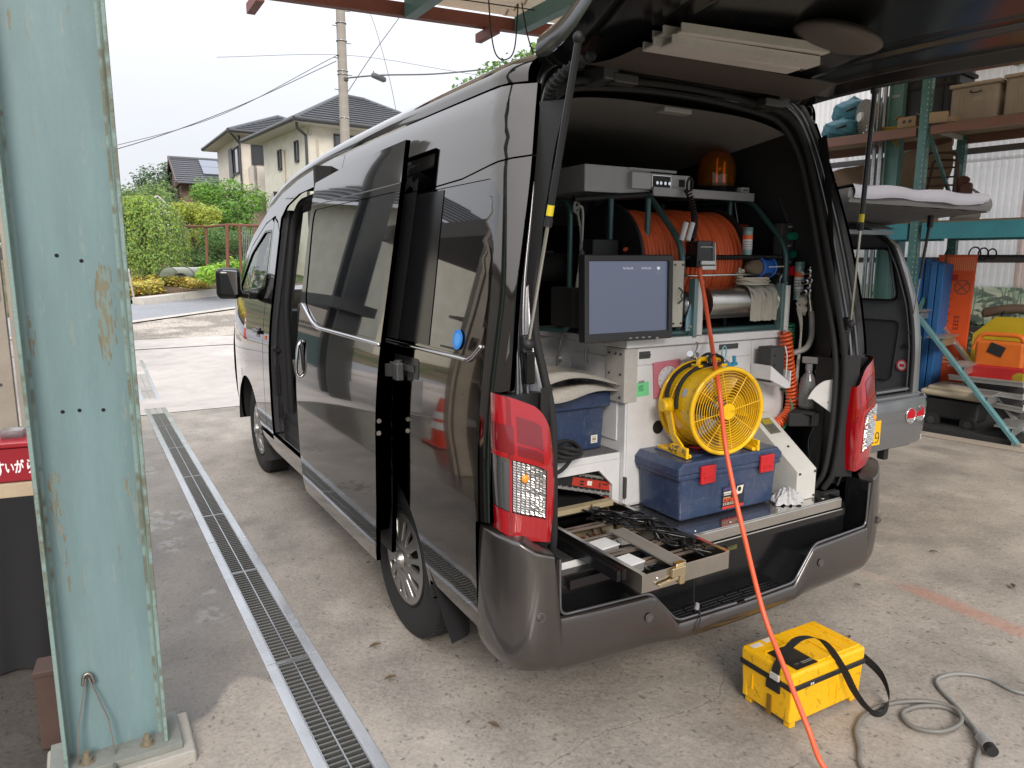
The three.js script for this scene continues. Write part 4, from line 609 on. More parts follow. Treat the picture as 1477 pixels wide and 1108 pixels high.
// ---- bumper
{
  const half = [[-.928, -.30], [-.936, -.22], [-.932, -.14], [-.905, -.075], [-.85, -.035], [-.78, -.020], [-.60, -.006], [-.40, .004], [-.2, .010], [0, .012]];
  const pc = curve([...half, ...half.slice(0, -1).reverse().map(([x, z]) => [-x, z])].map(([x, z]) => [x, 0, z]));
  const lip = table([[0, .372], [.30, .374], [.40, .492], [.42, .502], [.775, .506], [.797, .722], [.86, .742], [.90, .770], [.94, .775]]);
  const us = []; for (let i = 0; i <= 160; i++) us.push(i / 160); // refine at the lip corners
  const pre = us.map((u) => pc.getPoint(u)); const extra = [];
  for (let i = 1; i < pre.length; i++) for (const k of [.30, .40, .775, .797]) for (const s of [-1, 1]) { const a = pre[i - 1].x, b = pre[i].x, K = s * k; if ((a - K) * (b - K) < 0) extra.push(lerp(us[i - 1], us[i], (K - a) / (b - a))); }
  const U = [...us, ...extra].sort((a, b) => a - b);
  const prof = [[0, -.075], [0.015, -.045], [0.06, -.018], [0.16, -.004], [0.34, 0.004], [0.6, 0.003], [0.85, -.002], [0.955, -.006], [0.985, -.011], [1, -.020]];
  const yLow = 0.300;
  const bp = (u, v) => { const p = pc.getPoint(u), t = pc.getTangent(u); const n = V3(-t.z, 0, t.x).normalize(); if (n.dot(V3(p.x, 0, p.z + 0.6)) < 0) n.negate(); const top = lip(Math.abs(p.x)); const q = v === prof.length - 1 && Math.abs(p.x) > 0.792 ? [1, -0.075] : prof[v]; const low = yLow + 0.012 * Math.abs(p.x); return [p.x + n.x * q[1], lerp(low, top, q[0]), p.z + n.z * q[1]]; };
  const g = grid((u, v) => bp(U[Math.round(u * (U.length - 1))], Math.round(v * (prof.length - 1))), U.length - 1, prof.length - 1);
  mesh('bumper', g, paintBumper, van);
  for (const [x, y] of [[-.845, .525], [-.44, .435], [.44, .435], [.845, .525]]) { let z = -0.03; for (const u of us) { const p = pc.getPoint(u); if (Math.abs(p.x - x) < 0.012) { z = p.z; break; } } const o = Math.abs(x) > 0.7; mesh('parking_sensor', [place(new THREE.CylinderGeometry(0.0125, 0.0125, 0.010, 24), [x, y, z + 0.004], [Math.PI / 2, 0, o ? -Math.sign(x) * -0.45 : 0]), place(new THREE.TorusGeometry(0.0145, 0.002, 6, 24), [x, y, z + 0.006], [0, o ? Math.sign(x) * 0.45 : 0, 0])], std([0.10, 0.09, 0.088], 0.4, 0.3), van); }
  // black inner tray behind the lip, step pad with ribs
  for (const s of [-1, 1]) mesh('bumper_tray', [box(.365, .012, .098, [s * .5925, .446, -.071]), bar([s * .415, .448, -.07], [s * .31, .352, -.07], .012, .1, [0, 0, 1]), box(.015, .26, .11, [s * .7825, .57, -.085])], M.blackGloss, van);
  const ribs = []; for (let r = 0; r < 6; r++) { let x = -0.29 + 0.03 * hash(r); while (x < 0.27) { const L = 0.05 + 0.08 * hash(x * 31 + r * 7); ribs.push(rbox(Math.min(L, 0.29 - x), 0.007, 0.008, 0.002, [x + Math.min(L, 0.29 - x) / 2, 0.360, -0.105 + r * 0.0165])); x += L + 0.012; } }
  const sp = mesh('step_pad', [span(-.315, .315, .340, .356, -.14, -.008)], M.black, van); mesh('tread_ribs', ribs, M.blackGloss, sp);
  // lip highlight bead
  for (const s of [-1, 1]) mesh('lip_bead', bent([[s * .775, .70, -.032], [s * .772, .513, -.032], [s * .42, .510, -.014], [s * .302, .382, -.006], [s * 0.02, .380, .0]], 0.005, 0.03, 8), gutterPaint, van);
  mesh('hatch_latch', [rbox(0.10, 0.08, 0.03, 0.006, [0.70, 0.60, -0.16]), place(new THREE.SphereGeometry(0.02, 14, 10), [0.70, 0.605, -0.14])], M.darkTrim, van);
}
// ---- raised tailgate with its struts
{
  const tg = new THREE.Group(); tg.name = 'tailgate'; van.add(tg);
  // local: z along the gate from the hinge, y thickness downwards; gate rises slightly then falls
  const hx = 0.70, L = 1.62;
  const outY = (v) => 2.355 + 0.055 * Math.sin(Math.PI * clamp(v * 1.05)) - 0.03 * v, W = (v) => lerp(0.655, 0.90, smooth(0, 0.55, v)), Z = (v) => -0.36 + L * v;
  mesh('outer_skin', grid((u, v) => { const a = u * 2 - 1; return [a * W(v), outY(v) + 0.035 * (1 - Math.pow(Math.abs(a), 3)) - 0.05 * Math.pow(Math.abs(a), 14), Z(v)]; }, 40, 24, true), paint, tg);
  for (const s of [-1, 1]) mesh('edge_rim', grid((u, v) => [s * (W(v) + 0.012 * Math.sin(Math.PI * u)), outY(v) - 0.05 - 0.075 * u, Z(v)], 6, 24), M.blackGloss, tg);
  mesh('inner_skin', grid((u, v) => { const a = u * 2 - 1, q = Math.abs(a); const y0 = outY(v) - 0.125 + 0.012 * (1 - q) + (q > 0.55 && q < 0.9 && v > 0.08 ? 0.028 : 0) + 0.035 * smooth(0.15, 0.3, v) * smooth(0.62, 0.50, q); return [a * W(v), y0, Z(v)]; }, 60, 40), M.blackGloss, tg);
  mesh('inner_trim', grid((u, v) => { const a = u * 2 - 1; return [a * lerp(0.52, 0.46, v), outY(lerp(0.045, 0.16, v)) - 0.135 - 0.01 * Math.sin(Math.PI * v), Z(lerp(0.045, 0.16, v))]; }, 24, 6), std([0.075, 0.06, 0.052], 0.6, 0, { map: mottle1 }), tg);
  mesh('hinge', [rbox(0.06, 0.05, 0.12, 0.006, [-0.42, 2.215, -0.34]), rbox(0.06, 0.05, 0.12, 0.006, [0.42, 2.215, -0.34]), rbox(0.10, 0.03, 0.05, 0.005, [-0.36, 2.20, -0.30]), rbox(0.10, 0.03, 0.05, 0.005, [0.36, 2.20, -0.30])], M.darkSteel, tg);
  mesh('cable_boot', [helixAlong(curve([[-0.60, 2.09, -0.35], [-0.66, 2.13, -0.28], [-0.66, 2.17, -0.20], [-0.62, 2.20, -0.12]]), 0.014, 14, 0.005), tube([[-0.60, 2.09, -0.35], [-0.66, 2.13, -0.28], [-0.66, 2.17, -0.20], [-0.62, 2.20, -0.12]], 0.013, 20, 8)], M.rubber, tg);
  mesh('motor_cover', [place(new THREE.SphereGeometry(1, 40, 20), [0.10, 2.285, 0.17], [0.25, 0.3, -0.1], [0.17, 0.035, 0.13])], std([0.115, 0.092, 0.078], 0.65, 0, { map: mottle1, bumpMap: rep(fineBump, 6), bumpScale: 0.0005 }), tg);
  mesh('bracket', [rbox(0.34, 0.05, 0.10, 0.01, [-0.02, 2.25, 0.03], [0, -0.12, 0])], std([0.06, 0.052, 0.048], 0.7, 0, { map: mottle1 }), tg);
  for (const s of [-1, 1]) {
    const st = new THREE.Group(); st.name = 'gas_strut'; van.add(st);
    const A = s < 0 ? [-0.82, 1.355, -0.150] : [0.79, 1.345, -0.185], B = s < 0 ? [-0.780, 2.190, 0.035] : [0.78, 2.265, -0.15]; const P = (t) => [lerp(A[0], B[0], t), lerp(A[1], B[1], t), lerp(A[2], B[2], t)];
    mesh('rod', rod(A, P(0.46), 0.0055, 12), M.steelBright, st); mesh('cylinder', rod(P(0.44), P(0.985), 0.0102, 16), std([0.02, 0.02, 0.022], 0.3, 0.2), st);
    mesh('collar', rod(P(0.415), P(0.445), 0.0122, 14), M.black, st); mesh('yellow_label', rod(P(0.452), P(0.487), 0.0106, 16), std([0.70, 0.55, 0.02], 0.5), st);
    mesh('ball_joint', [place(new THREE.SphereGeometry(0.019, 14, 10), A), place(new THREE.SphereGeometry(0.017, 14, 10), B), rbox(0.035, 0.055, 0.03, 0.006, [A[0], A[1], A[2] - 0.012])], M.black, st);
    mesh('strut_bracket', rbox(0.03, 0.10, 0.03, 0.005, [A[0] - s * 0.012, A[1] - 0.075, A[2] - 0.015]), M.blackGloss, st);
  }
}
// ---- interior shell: trims, headliner, bulkhead
{
  const L = (s) => grid((u, v) => { const z = lerp(-2.2, -0.24, u), y = lerp(0.6, 2.10, v); const x = Math.min(sideX(y, -0.6) - 0.055, 0.90) - 0.012 * Math.sin(v * 9) * (v > 0.3 ? 1 : 0); return [s * Math.min(x, lerp(0.9, innerLim(y), smooth(-0.5, -0.24, z))), y, z]; }, 24, 24, s < 0);
  const lim = spline(innerEdge.map(([y, x]) => [y, x])); function innerLim(y) { return lim(Math.min(y, 2.11)) + 0.01; }
  mesh('side_trim', L(1), M.darkTrim, van); mesh('side_trim', L(-1), M.darkTrim, van);
  mesh('headliner', grid((u, v) => { const a = u * 2 - 1; const z = lerp(-1.75, -0.42, v); const cut = Math.abs(a); return [a * lerp(0.70, 0.60, v), 2.172 - lerp(0.17, 0.05, v) * Math.pow(cut, 4) - 0.02 * (1 - v), z]; }, 30, 14), M.headliner, van);
  mesh('headliner_side', [grid((u, v) => [lerp(-0.70, -0.755, v) - 0.01 * Math.sin(u * 3), lerp(2.02, 1.70, v), lerp(-1.75, -0.50, u)], 10, 6), grid((u, v) => [lerp(-0.70, 0.70, u), lerp(2.15 - 0.15 * Math.pow(Math.abs(u * 2 - 1), 4), 1.80, v), -1.75], 20, 6)], M.headliner, van);
  mesh('leak_seal_lining', grid((u, v) => { const a = u * 2 - 1, q = Math.abs(a) * Math.PI / 2, z = lerp(-2.2, -0.385, v); return [Math.sign(a) * 0.735 * Math.pow(Math.sin(q), 0.72), 1.98 + 0.235 * Math.pow(Math.cos(q), 0.62), z]; }, 40, 8), M.darkTrim, van);  // extra dark layer added above the headliner to keep stray light out
  mesh('bulkhead', [span(-0.86, 0.86, 0.6, 2.1, -2.24, -2.2)], M.darkTrim, van);
  mesh('roof_lamp', rbox(0.14, 0.02, 0.05, 0.006, [0.02, 2.165, -0.46]), std([0.30, 0.29, 0.28], 0.4), van);
  mesh('wall_rib', [tube([[0.74, 1.95, -0.9], [0.79, 1.7, -0.86], [0.80, 1.5, -0.84]], 0.012, 16, 8), tube([[0.75, 1.88, -0.55], [0.775, 1.72, -0.50], [0.78, 1.62, -0.5]], 0.012, 16, 8)], M.darkTrim, van);
  mesh('grab_wire', rod([0.70, 2.0, -0.80], [0.70, 1.70, -0.72], 0.002, 6), M.whiteGloss, van);
  mesh('tie_down', [rbox(0.16, 0.06, 0.02, 0.005, [0.70, 0.925, -0.30], [0, -0.5, 0]), cyl(0.014, 0.014, 0.01, [0.73, 0.925, -0.275], [Math.PI / 2, 0, 0.5], 16)], M.darkTrim, van);
  // cab: seats and cargo divider seen through the side gap
  mesh('front_seat', [rbox(0.46, 0.50, 0.14, 0.05, [-0.45, 1.08, -3.42], [0.15, 0, 0]), rbox(0.46, 0.14, 0.46, 0.05, [-0.45, 0.80, -3.65]), rbox(0.24, 0.16, 0.09, 0.04, [-0.45, 1.44, -3.36], [0.1, 0, 0])], M.midGrey, van);
  mesh('front_seat', [rbox(0.46, 0.50, 0.14, 0.05, [0.45, 1.08, -3.42], [0.15, 0, 0]), rbox(0.46, 0.14, 0.46, 0.05, [0.45, 0.80, -3.65]), rbox(0.24, 0.16, 0.09, 0.04, [0.45, 1.44, -3.36], [0.1, 0, 0])], M.midGrey, van);
  mesh('cab_floor', [span(-0.85, 0.85, 0.56, 0.60, -4.7, -2.2), span(-0.84, 0.84, 0.6, 1.2, -4.75, -4.4)], M.darkTrim, van);
  mesh('steering_wheel', place(new THREE.TorusGeometry(0.19, 0.016, 10, 36), [0.42, 1.17, -4.2], [0.9, 0, 0]), M.black, van);
  mesh('cab_ceiling', grid((u, v) => { const a = u * 2 - 1; const z = lerp(-3.5, -2.2, v); return [a * 0.70, SEAM2(z) + 0.02 - 0.12 * Math.pow(Math.abs(a), 4), z]; }, 16, 6), M.headliner, van);
  mesh('cab_trim', [grid((u, v) => { const y = lerp(0.6, 1.28, v), z = lerp(-4.5, -2.2, u); return [sideX(y, z) - 0.05, y, z]; }, 16, 6)], M.darkTrim, van);
}
// ================================================================== GEAR INSIDE THE VAN
// ---- white cabinet with side shelf
{
  const c = thing('white_cabinet', 'white painted steel cabinet with a side shelf built into the van rear', 'cabinet');
  const w = std([0.77, 0.77, 0.79], 0.38, 0, { map: mottle1, bumpMap: rep(fineBump, 2), bumpScale: 0.0003 });
  mesh('body', [span(-0.185, 0.735, 0.636, 1.272, -1.15, -0.452, 0.004)], w, c);
  mesh('front_panel', [span(-0.178, 0.50, 0.645, 1.20, -0.4525, -0.447, 0.002)], w, c); mesh('front_panel', [span(-0.165, 0.50, 1.204, 1.268, -0.4525, -0.448, 0.002)], w, c); mesh('front_panel', span(0.505, 0.73, 0.645, 1.268, -0.4525, -0.448, 0.002), w, c);
  mesh('top_board', span(-0.20, 0.75, 1.274, 1.306, -1.15, -0.435, 0.004), w, c);
  // panels on the side towards the shelf
  mesh('side_panel', [span(-0.190, -0.184, 0.90, 1.23, -0.80, -0.50, 0.002)], w, c); mesh('side_panel', span(-0.191, -0.184, 0.90, 1.18, -1.12, -0.82, 0.002), w, c);
  mesh('corner_bracket', [span(-0.20, -0.188, 1.06, 1.272, -0.56, -0.452, 0.002), span(-0.20, -0.135, 1.06, 1.272, -0.452, -0.4455, 0.002)], std([0.52, 0.50, 0.47], 0.5, 0, { map: mottle3 }), c);
  const holes = []; for (const [z, y] of [[-0.54, 1.25], [-0.50, 1.25], [-0.47, 1.25], [-0.54, 1.17], [-0.47, 1.17], [-0.54, 1.08], [-0.47, 1.08], [-0.50, 1.13]]) holes.push(cyl(0.005, 0.005, 0.004, [-0.201, y, z], [0, 0, Math.PI / 2], 10)); mesh('rivet_holes', holes, M.darkGrey, c);
  mesh('flat_hinge', [rbox(0.006, 0.06, 0.018, 0.001, [-0.194, 1.22, -0.70]), cyl(0.004, 0.004, 0.06, [-0.198, 1.22, -0.70], [0, 0, 0], 8)], M.galv, c);
  mesh('hinge', [rbox(0.006, 0.085, 0.02, 0.002, [-0.184, 0.72, -0.445]), cyl(0.006, 0.006, 0.085, [-0.186, 0.72, -0.442], [0, 0, 0], 8)], M.darkGrey, c);
  mesh('label_slot', [rbox(0.055, 0.028, 0.004, 0.001, [-0.10, 1.243, -0.4465]), rbox(0.055, 0.004, 0.008, 0.001, [-0.10, 1.243, -0.443])], M.darkSteel, c); mesh('label_slot', [rbox(0.11, 0.022, 0.004, 0.001, [0.36, 1.25, -0.4465])], M.darkSteel, c);
  mesh('cable_grommet', [cyl(0.027, 0.027, 0.004, [-0.02, 0.946, -0.4455], [Math.PI / 2, 0, 0], 28)], M.black, c);
  mesh('text_label', box(0.12, 0.03, 0.0008, [0.20, 1.155, -0.4465]), std([1, 1, 1], 0.5, 0, { map: canvasTex(256, 64, (x) => { x.fillStyle = '#dedede'; x.fillRect(0, 0, 256, 64); x.fillStyle = '#888'; for (let i = 0; i < 9; i++) { x.fillRect(20 + i * 24, 22, 16, 3); x.fillRect(22 + i * 24, 30, 13, 3); x.fillRect(26 + i * 24, 18, 3, 24); } }) }), c, { keepUV: true });
  // side shelf on a leg with a corner gusset
  mesh('shelf', [span(-0.72, -0.187, 0.830, 0.858, -1.12, -0.475, 0.003), span(-0.72, -0.187, 0.796, 0.83, -0.49, -0.475, 0.002)], w, c);
  mesh('shelf_leg', [span(-0.222, -0.188, 0.64, 0.83, -0.50, -0.474, 0.003), extrude([[0, 0], [0.07, 0], [0.07, -0.07]], 0.02, 0, [], [-0.29, 0.797, -0.494])], w, c);
  mesh('shelf_mat', span(-0.71, -0.19, 0.8585, 0.862, -1.1, -0.48), std([0.16, 0.16, 0.165], 0.95, 0, { map: rep(dataTex(256, (u, v) => { const n = noiseB(u * 90, v * 90, 90) * noiseA(u * 60, v * 60, 60); return 0.3 + 1.6 * n; }), 6) }), c);
  mesh('back_panel', [span(-0.72, -0.19, 0.63, 1.3, -1.16, -1.14)], w, c);
  mesh('box_bracket', [extrude([[0, 0], [0.10, -0.045], [0.13, -0.045], [0.13, 0.03], [0.123, 0.03], [0.123, -0.02], [0, 0.06]], 0.11, 0.002, [], [0.50, 1.11, -0.447])], w, c);
  const bb = thing('black_radio', 'small black box standing in a white bracket right of the clock', 'radio box', [0.552, 1.17, -0.385]);
  mesh('case', rbox(0.085, 0.15, 0.075, 0.006), M.darkGrey, bb); mesh('stud', [cyl(0.004, 0.004, 0.004, [-0.02, 0.04, 0.038], [Math.PI / 2, 0, 0], 8), cyl(0.004, 0.004, 0.004, [-0.02, 0.0, 0.038], [Math.PI / 2, 0, 0], 8)], M.black, bb);
  mesh('wire_clip', tube([[0.05, 0.075, 0.03], [0.053, 0.03, 0.04], [0.053, -0.06, 0.04]], 0.003, 16, 6), M.whiteGloss, bb);
}
// ---- frame with cable drum
{
  const r = thing('cable_reel', 'big orange cable drum in a dark green tube frame on the cabinet', 'cable reel');
  const tm = M.tealTube, R = 0.0125;
  const hoop = (x, zf = -0.46, zt = -0.68, zb = -1.08) => bent([[x, 1.315, zb], [x, 1.885, zb], [x, 1.885, zt], [x, 1.665, zf], [x, 1.315, zf], [x, 1.315, zb]], R, 0.07, 12);
  for (const x of [0.09, 0.705]) mesh('tube_hoop', hoop(x), tm, r);
  mesh('tube_hoop', bent([[-0.27, 1.315, -1.0], [-0.27, 1.83, -1.0], [-0.27, 1.84, -0.72], [-0.27, 1.32, -0.72], [-0.27, 1.315, -1.0]], R * 0.9, 0.06, 12), tm, r);
  for (const [x, z] of [[-0.115, -0.66], [0.01, -0.58], [0.62, -0.72], [0.52, -1.06]]) mesh('upright', rod([x, 1.31, z], [x, x > 0.3 ? 1.88 : 1.85, z], 0.012, 12), tm, r);
  mesh('cross_tube', [rod([-0.27, 1.845, -0.70], [0.09, 1.875, -0.68], 0.014, 12)], M.black, r); mesh('cross_tube', rod([0.09, 1.885, -0.70], [0.705, 1.885, -0.70], 0.012, 12), tm, r);
  mesh('cross_tube', rod([-0.27, 1.318, -0.47], [0.705, 1.318, -0.465], 0.0125, 12), tm, r); mesh('cross_tube', rod([0.09, 1.318, -1.08], [0.705, 1.318, -1.08], 0.0125, 12), tm, r);
  mesh('top_tray', [span(0.10, 0.70, 1.898, 1.908, -1.05, -0.655, 0.002), span(0.10, 0.70, 1.872, 1.908, -0.662, -0.652, 0.002)], std([0.50, 0.50, 0.53], 0.4, 0, { map: mottle1 }), r);
  // drum along x
  const cz = -0.76, cy = 1.60;
  const flange = (x) => [cyl(0.238, 0.238, 0.012, [x, cy, cz], [0, 0, Math.PI / 2], 64), place(new THREE.TorusGeometry(0.238, 0.008, 8, 72), [x, cy, cz], [0, Math.PI / 2, 0])];
  mesh('drum_flange', [...flange(-0.06), cyl(0.05, 0.05, 0.05, [-0.085, cy, cz], [0, 0, Math.PI / 2], 24), ...[0, 1, 2, 3, 4, 5].map((k) => place(new THREE.BoxGeometry(0.01, 0.20, 0.03), [-0.07, cy + 0.12 * Math.cos(k * Math.PI / 3), cz + 0.12 * Math.sin(k * Math.PI / 3)], [k * Math.PI / 3, 0, 0]))], M.black, r);
  mesh('drum_flange', flange(0.525), M.black, r);
  mesh('drum_core', cyl(0.19, 0.19, 0.57, [0.232, cy, cz], [0, 0, Math.PI / 2], 48), std([0.20, 0.03, 0.015], 0.7), r);
  const turns = [[], []]; for (let i = 0; i < 27; i++) { const R = 0.203 + 0.004 * Math.sin(i * 0.5) + (i > 14 ? 0.008 : 0) + 0.003 * hash(i * 3); turns[i % 3 === 1 ? 1 : 0].push(place(new THREE.TorusGeometry(R, 0.0112, 8, 72), [-0.04 + i * 0.0212, cy, cz], [0, Math.PI / 2 + 0.012 * Math.sin(i), 0])); }
  mesh('cable_winding', turns[0], M.orange, r); mesh('cable_winding', turns[1], std([0.76, 0.115, 0.03], 0.5, 0, { map: mottle3 }), r);
  mesh('lead_screw', [helix([0.10, 1.618, -0.48], [0.69, 1.622, -0.48], 0.0075, 46, 0.004, 5), rod([0.10, 1.618, -0.48], [0.69, 1.622, -0.48], 0.006)], M.blackGloss, r);
  mesh('guide_rod', rod([0.10, 1.546, -0.475], [0.69, 1.55, -0.475], 0.005), M.steelBright, r);
  mesh('drive_box', [rbox(0.20, 0.13, 0.12, 0.006, [0.0, 1.565, -0.58])], M.blackGloss, r); mesh('drive_box', [rbox(0.13, 0.12, 0.09, 0.006, [-0.17, 1.63, -0.66])], M.black, r);
  const gb = mesh('cable_guide', [rbox(0.085, 0.105, 0.07, 0.006, [0.185, 1.632, -0.465])], M.blackGloss, r);
  mesh('guide_plate', [rbox(0.004, 0.105, 0.07, 0.001, [0.232, 1.625, -0.455], [0, 0, 0.1]), rbox(0.075, 0.016, 0.012, 0.003, [0.195, 1.598, -0.425]), rbox(0.075, 0.016, 0.012, 0.003, [0.20, 1.578, -0.425]), rbox(0.07, 0.003, 0.003, 0.001, [0.19, 1.66, -0.4285])], std([0.6, 0.6, 0.6], 0.35, 0.3), gb);
  for (const dx of [0, 0.035]) mesh('white_plug', [rod([0.095 + dx, 1.685, -0.475], [0.118 + dx, 1.755, -0.475], 0.011, 12)], M.whiteGloss, gb);
  mesh('coiled_lead', [helixAlong(curve([[0.265, 1.90, -0.63], [0.27, 1.86, -0.61], [0.255, 1.78, -0.57], [0.20, 1.71, -0.52], [0.16, 1.69, -0.49]]), 0.011, 22, 0.0042, 6)], M.black, r);
  mesh('lead_loop', [tube([[0.265, 1.90, -0.63], [0.255, 1.93, -0.62], [0.27, 1.95, -0.62], [0.285, 1.93, -0.62], [0.28, 1.90, -0.62]], 0.005, 24, 6)], M.black, r);
  mesh('end_plate', [rbox(0.062, 0.26, 0.012, 0.002, [0.053, 1.476, -0.446])], M.offWhite, r);
  mesh('plate_handle', [tube([[0.06, 1.50, -0.437], [0.065, 1.485, -0.425], [0.055, 1.47, -0.422], [0.065, 1.455, -0.425], [0.058, 1.44, -0.437]], 0.003, 24, 6), ...[[0.035, 1.59], [0.075, 1.59], [0.035, 1.36], [0.075, 1.36]].map(([x, y]) => cyl(0.004, 0.004, 0.004, [x, y, -0.438], [Math.PI / 2, 0, 0], 8))], M.darkSteel, r);
  for (const [x, y0, y1] of [[0.172, 1.31, 1.525], [0.694, 1.305, 1.50]]) { mesh('guide_roller', [rod([x, y0, -0.445], [x, y1, -0.445], 0.0205, 20)], M.whiteGloss, r); mesh('roller_bracket', [rbox(0.02, y1 - y0 + 0.02, 0.036, 0.002, [x - 0.026, (y0 + y1) / 2, -0.448]), rod([x, y0 - 0.004, -0.445], [x, y1 + 0.014, -0.445], 0.006)], std([0.16, 0.25, 0.25], 0.4, 0.3), r); }
  mesh('gusset_bracket', [extrude([[-0.032, 0], [0.032, 0], [0.032, 0.05], [0.01, 0.11], [-0.01, 0.11], [-0.032, 0.05]], 0.008, 0.002, [], [0.145, 1.325, -0.455])], std([0.30, 0.46, 0.56], 0.35, 0.3), r);
  mesh('bracket_bolt', [cyl(0.007, 0.007, 0.012, [0.145, 1.40, -0.442], [Math.PI / 2, 0, 0], 12), cyl(0.006, 0.006, 0.012, [0.13, 1.345, -0.442], [Math.PI / 2, 0, 0], 12), cyl(0.006, 0.006, 0.012, [0.16, 1.345, -0.442], [Math.PI / 2, 0, 0], 12)], M.chrome, r);
  mesh('motor', [rbox(0.20, 0.16, 0.16, 0.01, [-0.19, 1.42, -0.75]), cyl(0.06, 0.06, 0.20, [-0.2, 1.58, -0.95], [0, 0, Math.PI / 2], 24)], M.blackMatte, r);
  mesh('cable_stub', [tube([[-0.07, 1.65, -0.62], [-0.03, 1.66, -0.60], [0.02, 1.68, -0.60], [0.045, 1.70, -0.61], [0.03, 1.67, -0.60]], 0.010, 24, 8), tube([[0.01, 1.62, -0.57], [0.05, 1.64, -0.56], [0.045, 1.70, -0.57]], 0.009, 16, 8)], M.orange, r);
  mesh('grey_conduit', [tube([[-0.24, 1.64, -0.68], [-0.22, 1.58, -0.66], [-0.16, 1.585, -0.64], [-0.12, 1.60, -0.62], [-0.08, 1.57, -0.60], [-0.07, 1.52, -0.60]], 0.011, 30, 8)], M.midGrey, r);
  mesh('hose_bracket', [rbox(0.04, 0.012, 0.03, 0.003, [-0.10, 1.60, -0.60]), rbox(0.05, 0.03, 0.02, 0.003, [-0.10, 1.535, -0.57])], M.steel, r);
  mesh('back_beam', [rod([-0.5, 1.62, -1.1], [-0.1, 1.64, -1.1], 0.014), rbox(0.06, 0.09, 0.08, 0.01, [-0.28, 1.70, -1.1])], M.midGrey, r);
  // switch panel on the right hoop
  const sp = mesh('switch_panel', rbox(0.085, 0.44, 0.045, 0.004, [0.748, 1.55, -0.515]), M.darkGrey, r);
  const btn = (y, m, big) => mesh('button', [cyl(big ? 0.021 : 0.017, big ? 0.023 : 0.018, 0.030, [0.760, y, -0.478], [Math.PI / 2, 0, 0], 24)], m, sp);
  btn(1.714, std([0.01, 0.20, 0.13], 0.25)); btn(1.635, std([0.005, 0.12, 0.07], 0.25)); btn(1.562, std([0.55, 0.008, 0.03], 0.3), true);
  mesh('button_label', [1.755, 1.672, 1.60].map((y) => box(0.028, 0.008, 0.001, [0.760, y, -0.492])), std([0.35, 0.35, 0.35], 0.5), sp);
  mesh('cable_hook', tube([[0.70, 1.50, -0.485], [0.692, 1.53, -0.475], [0.70, 1.545, -0.47], [0.712, 1.53, -0.475]], 0.003, 20, 6), M.whiteGloss, r);
}
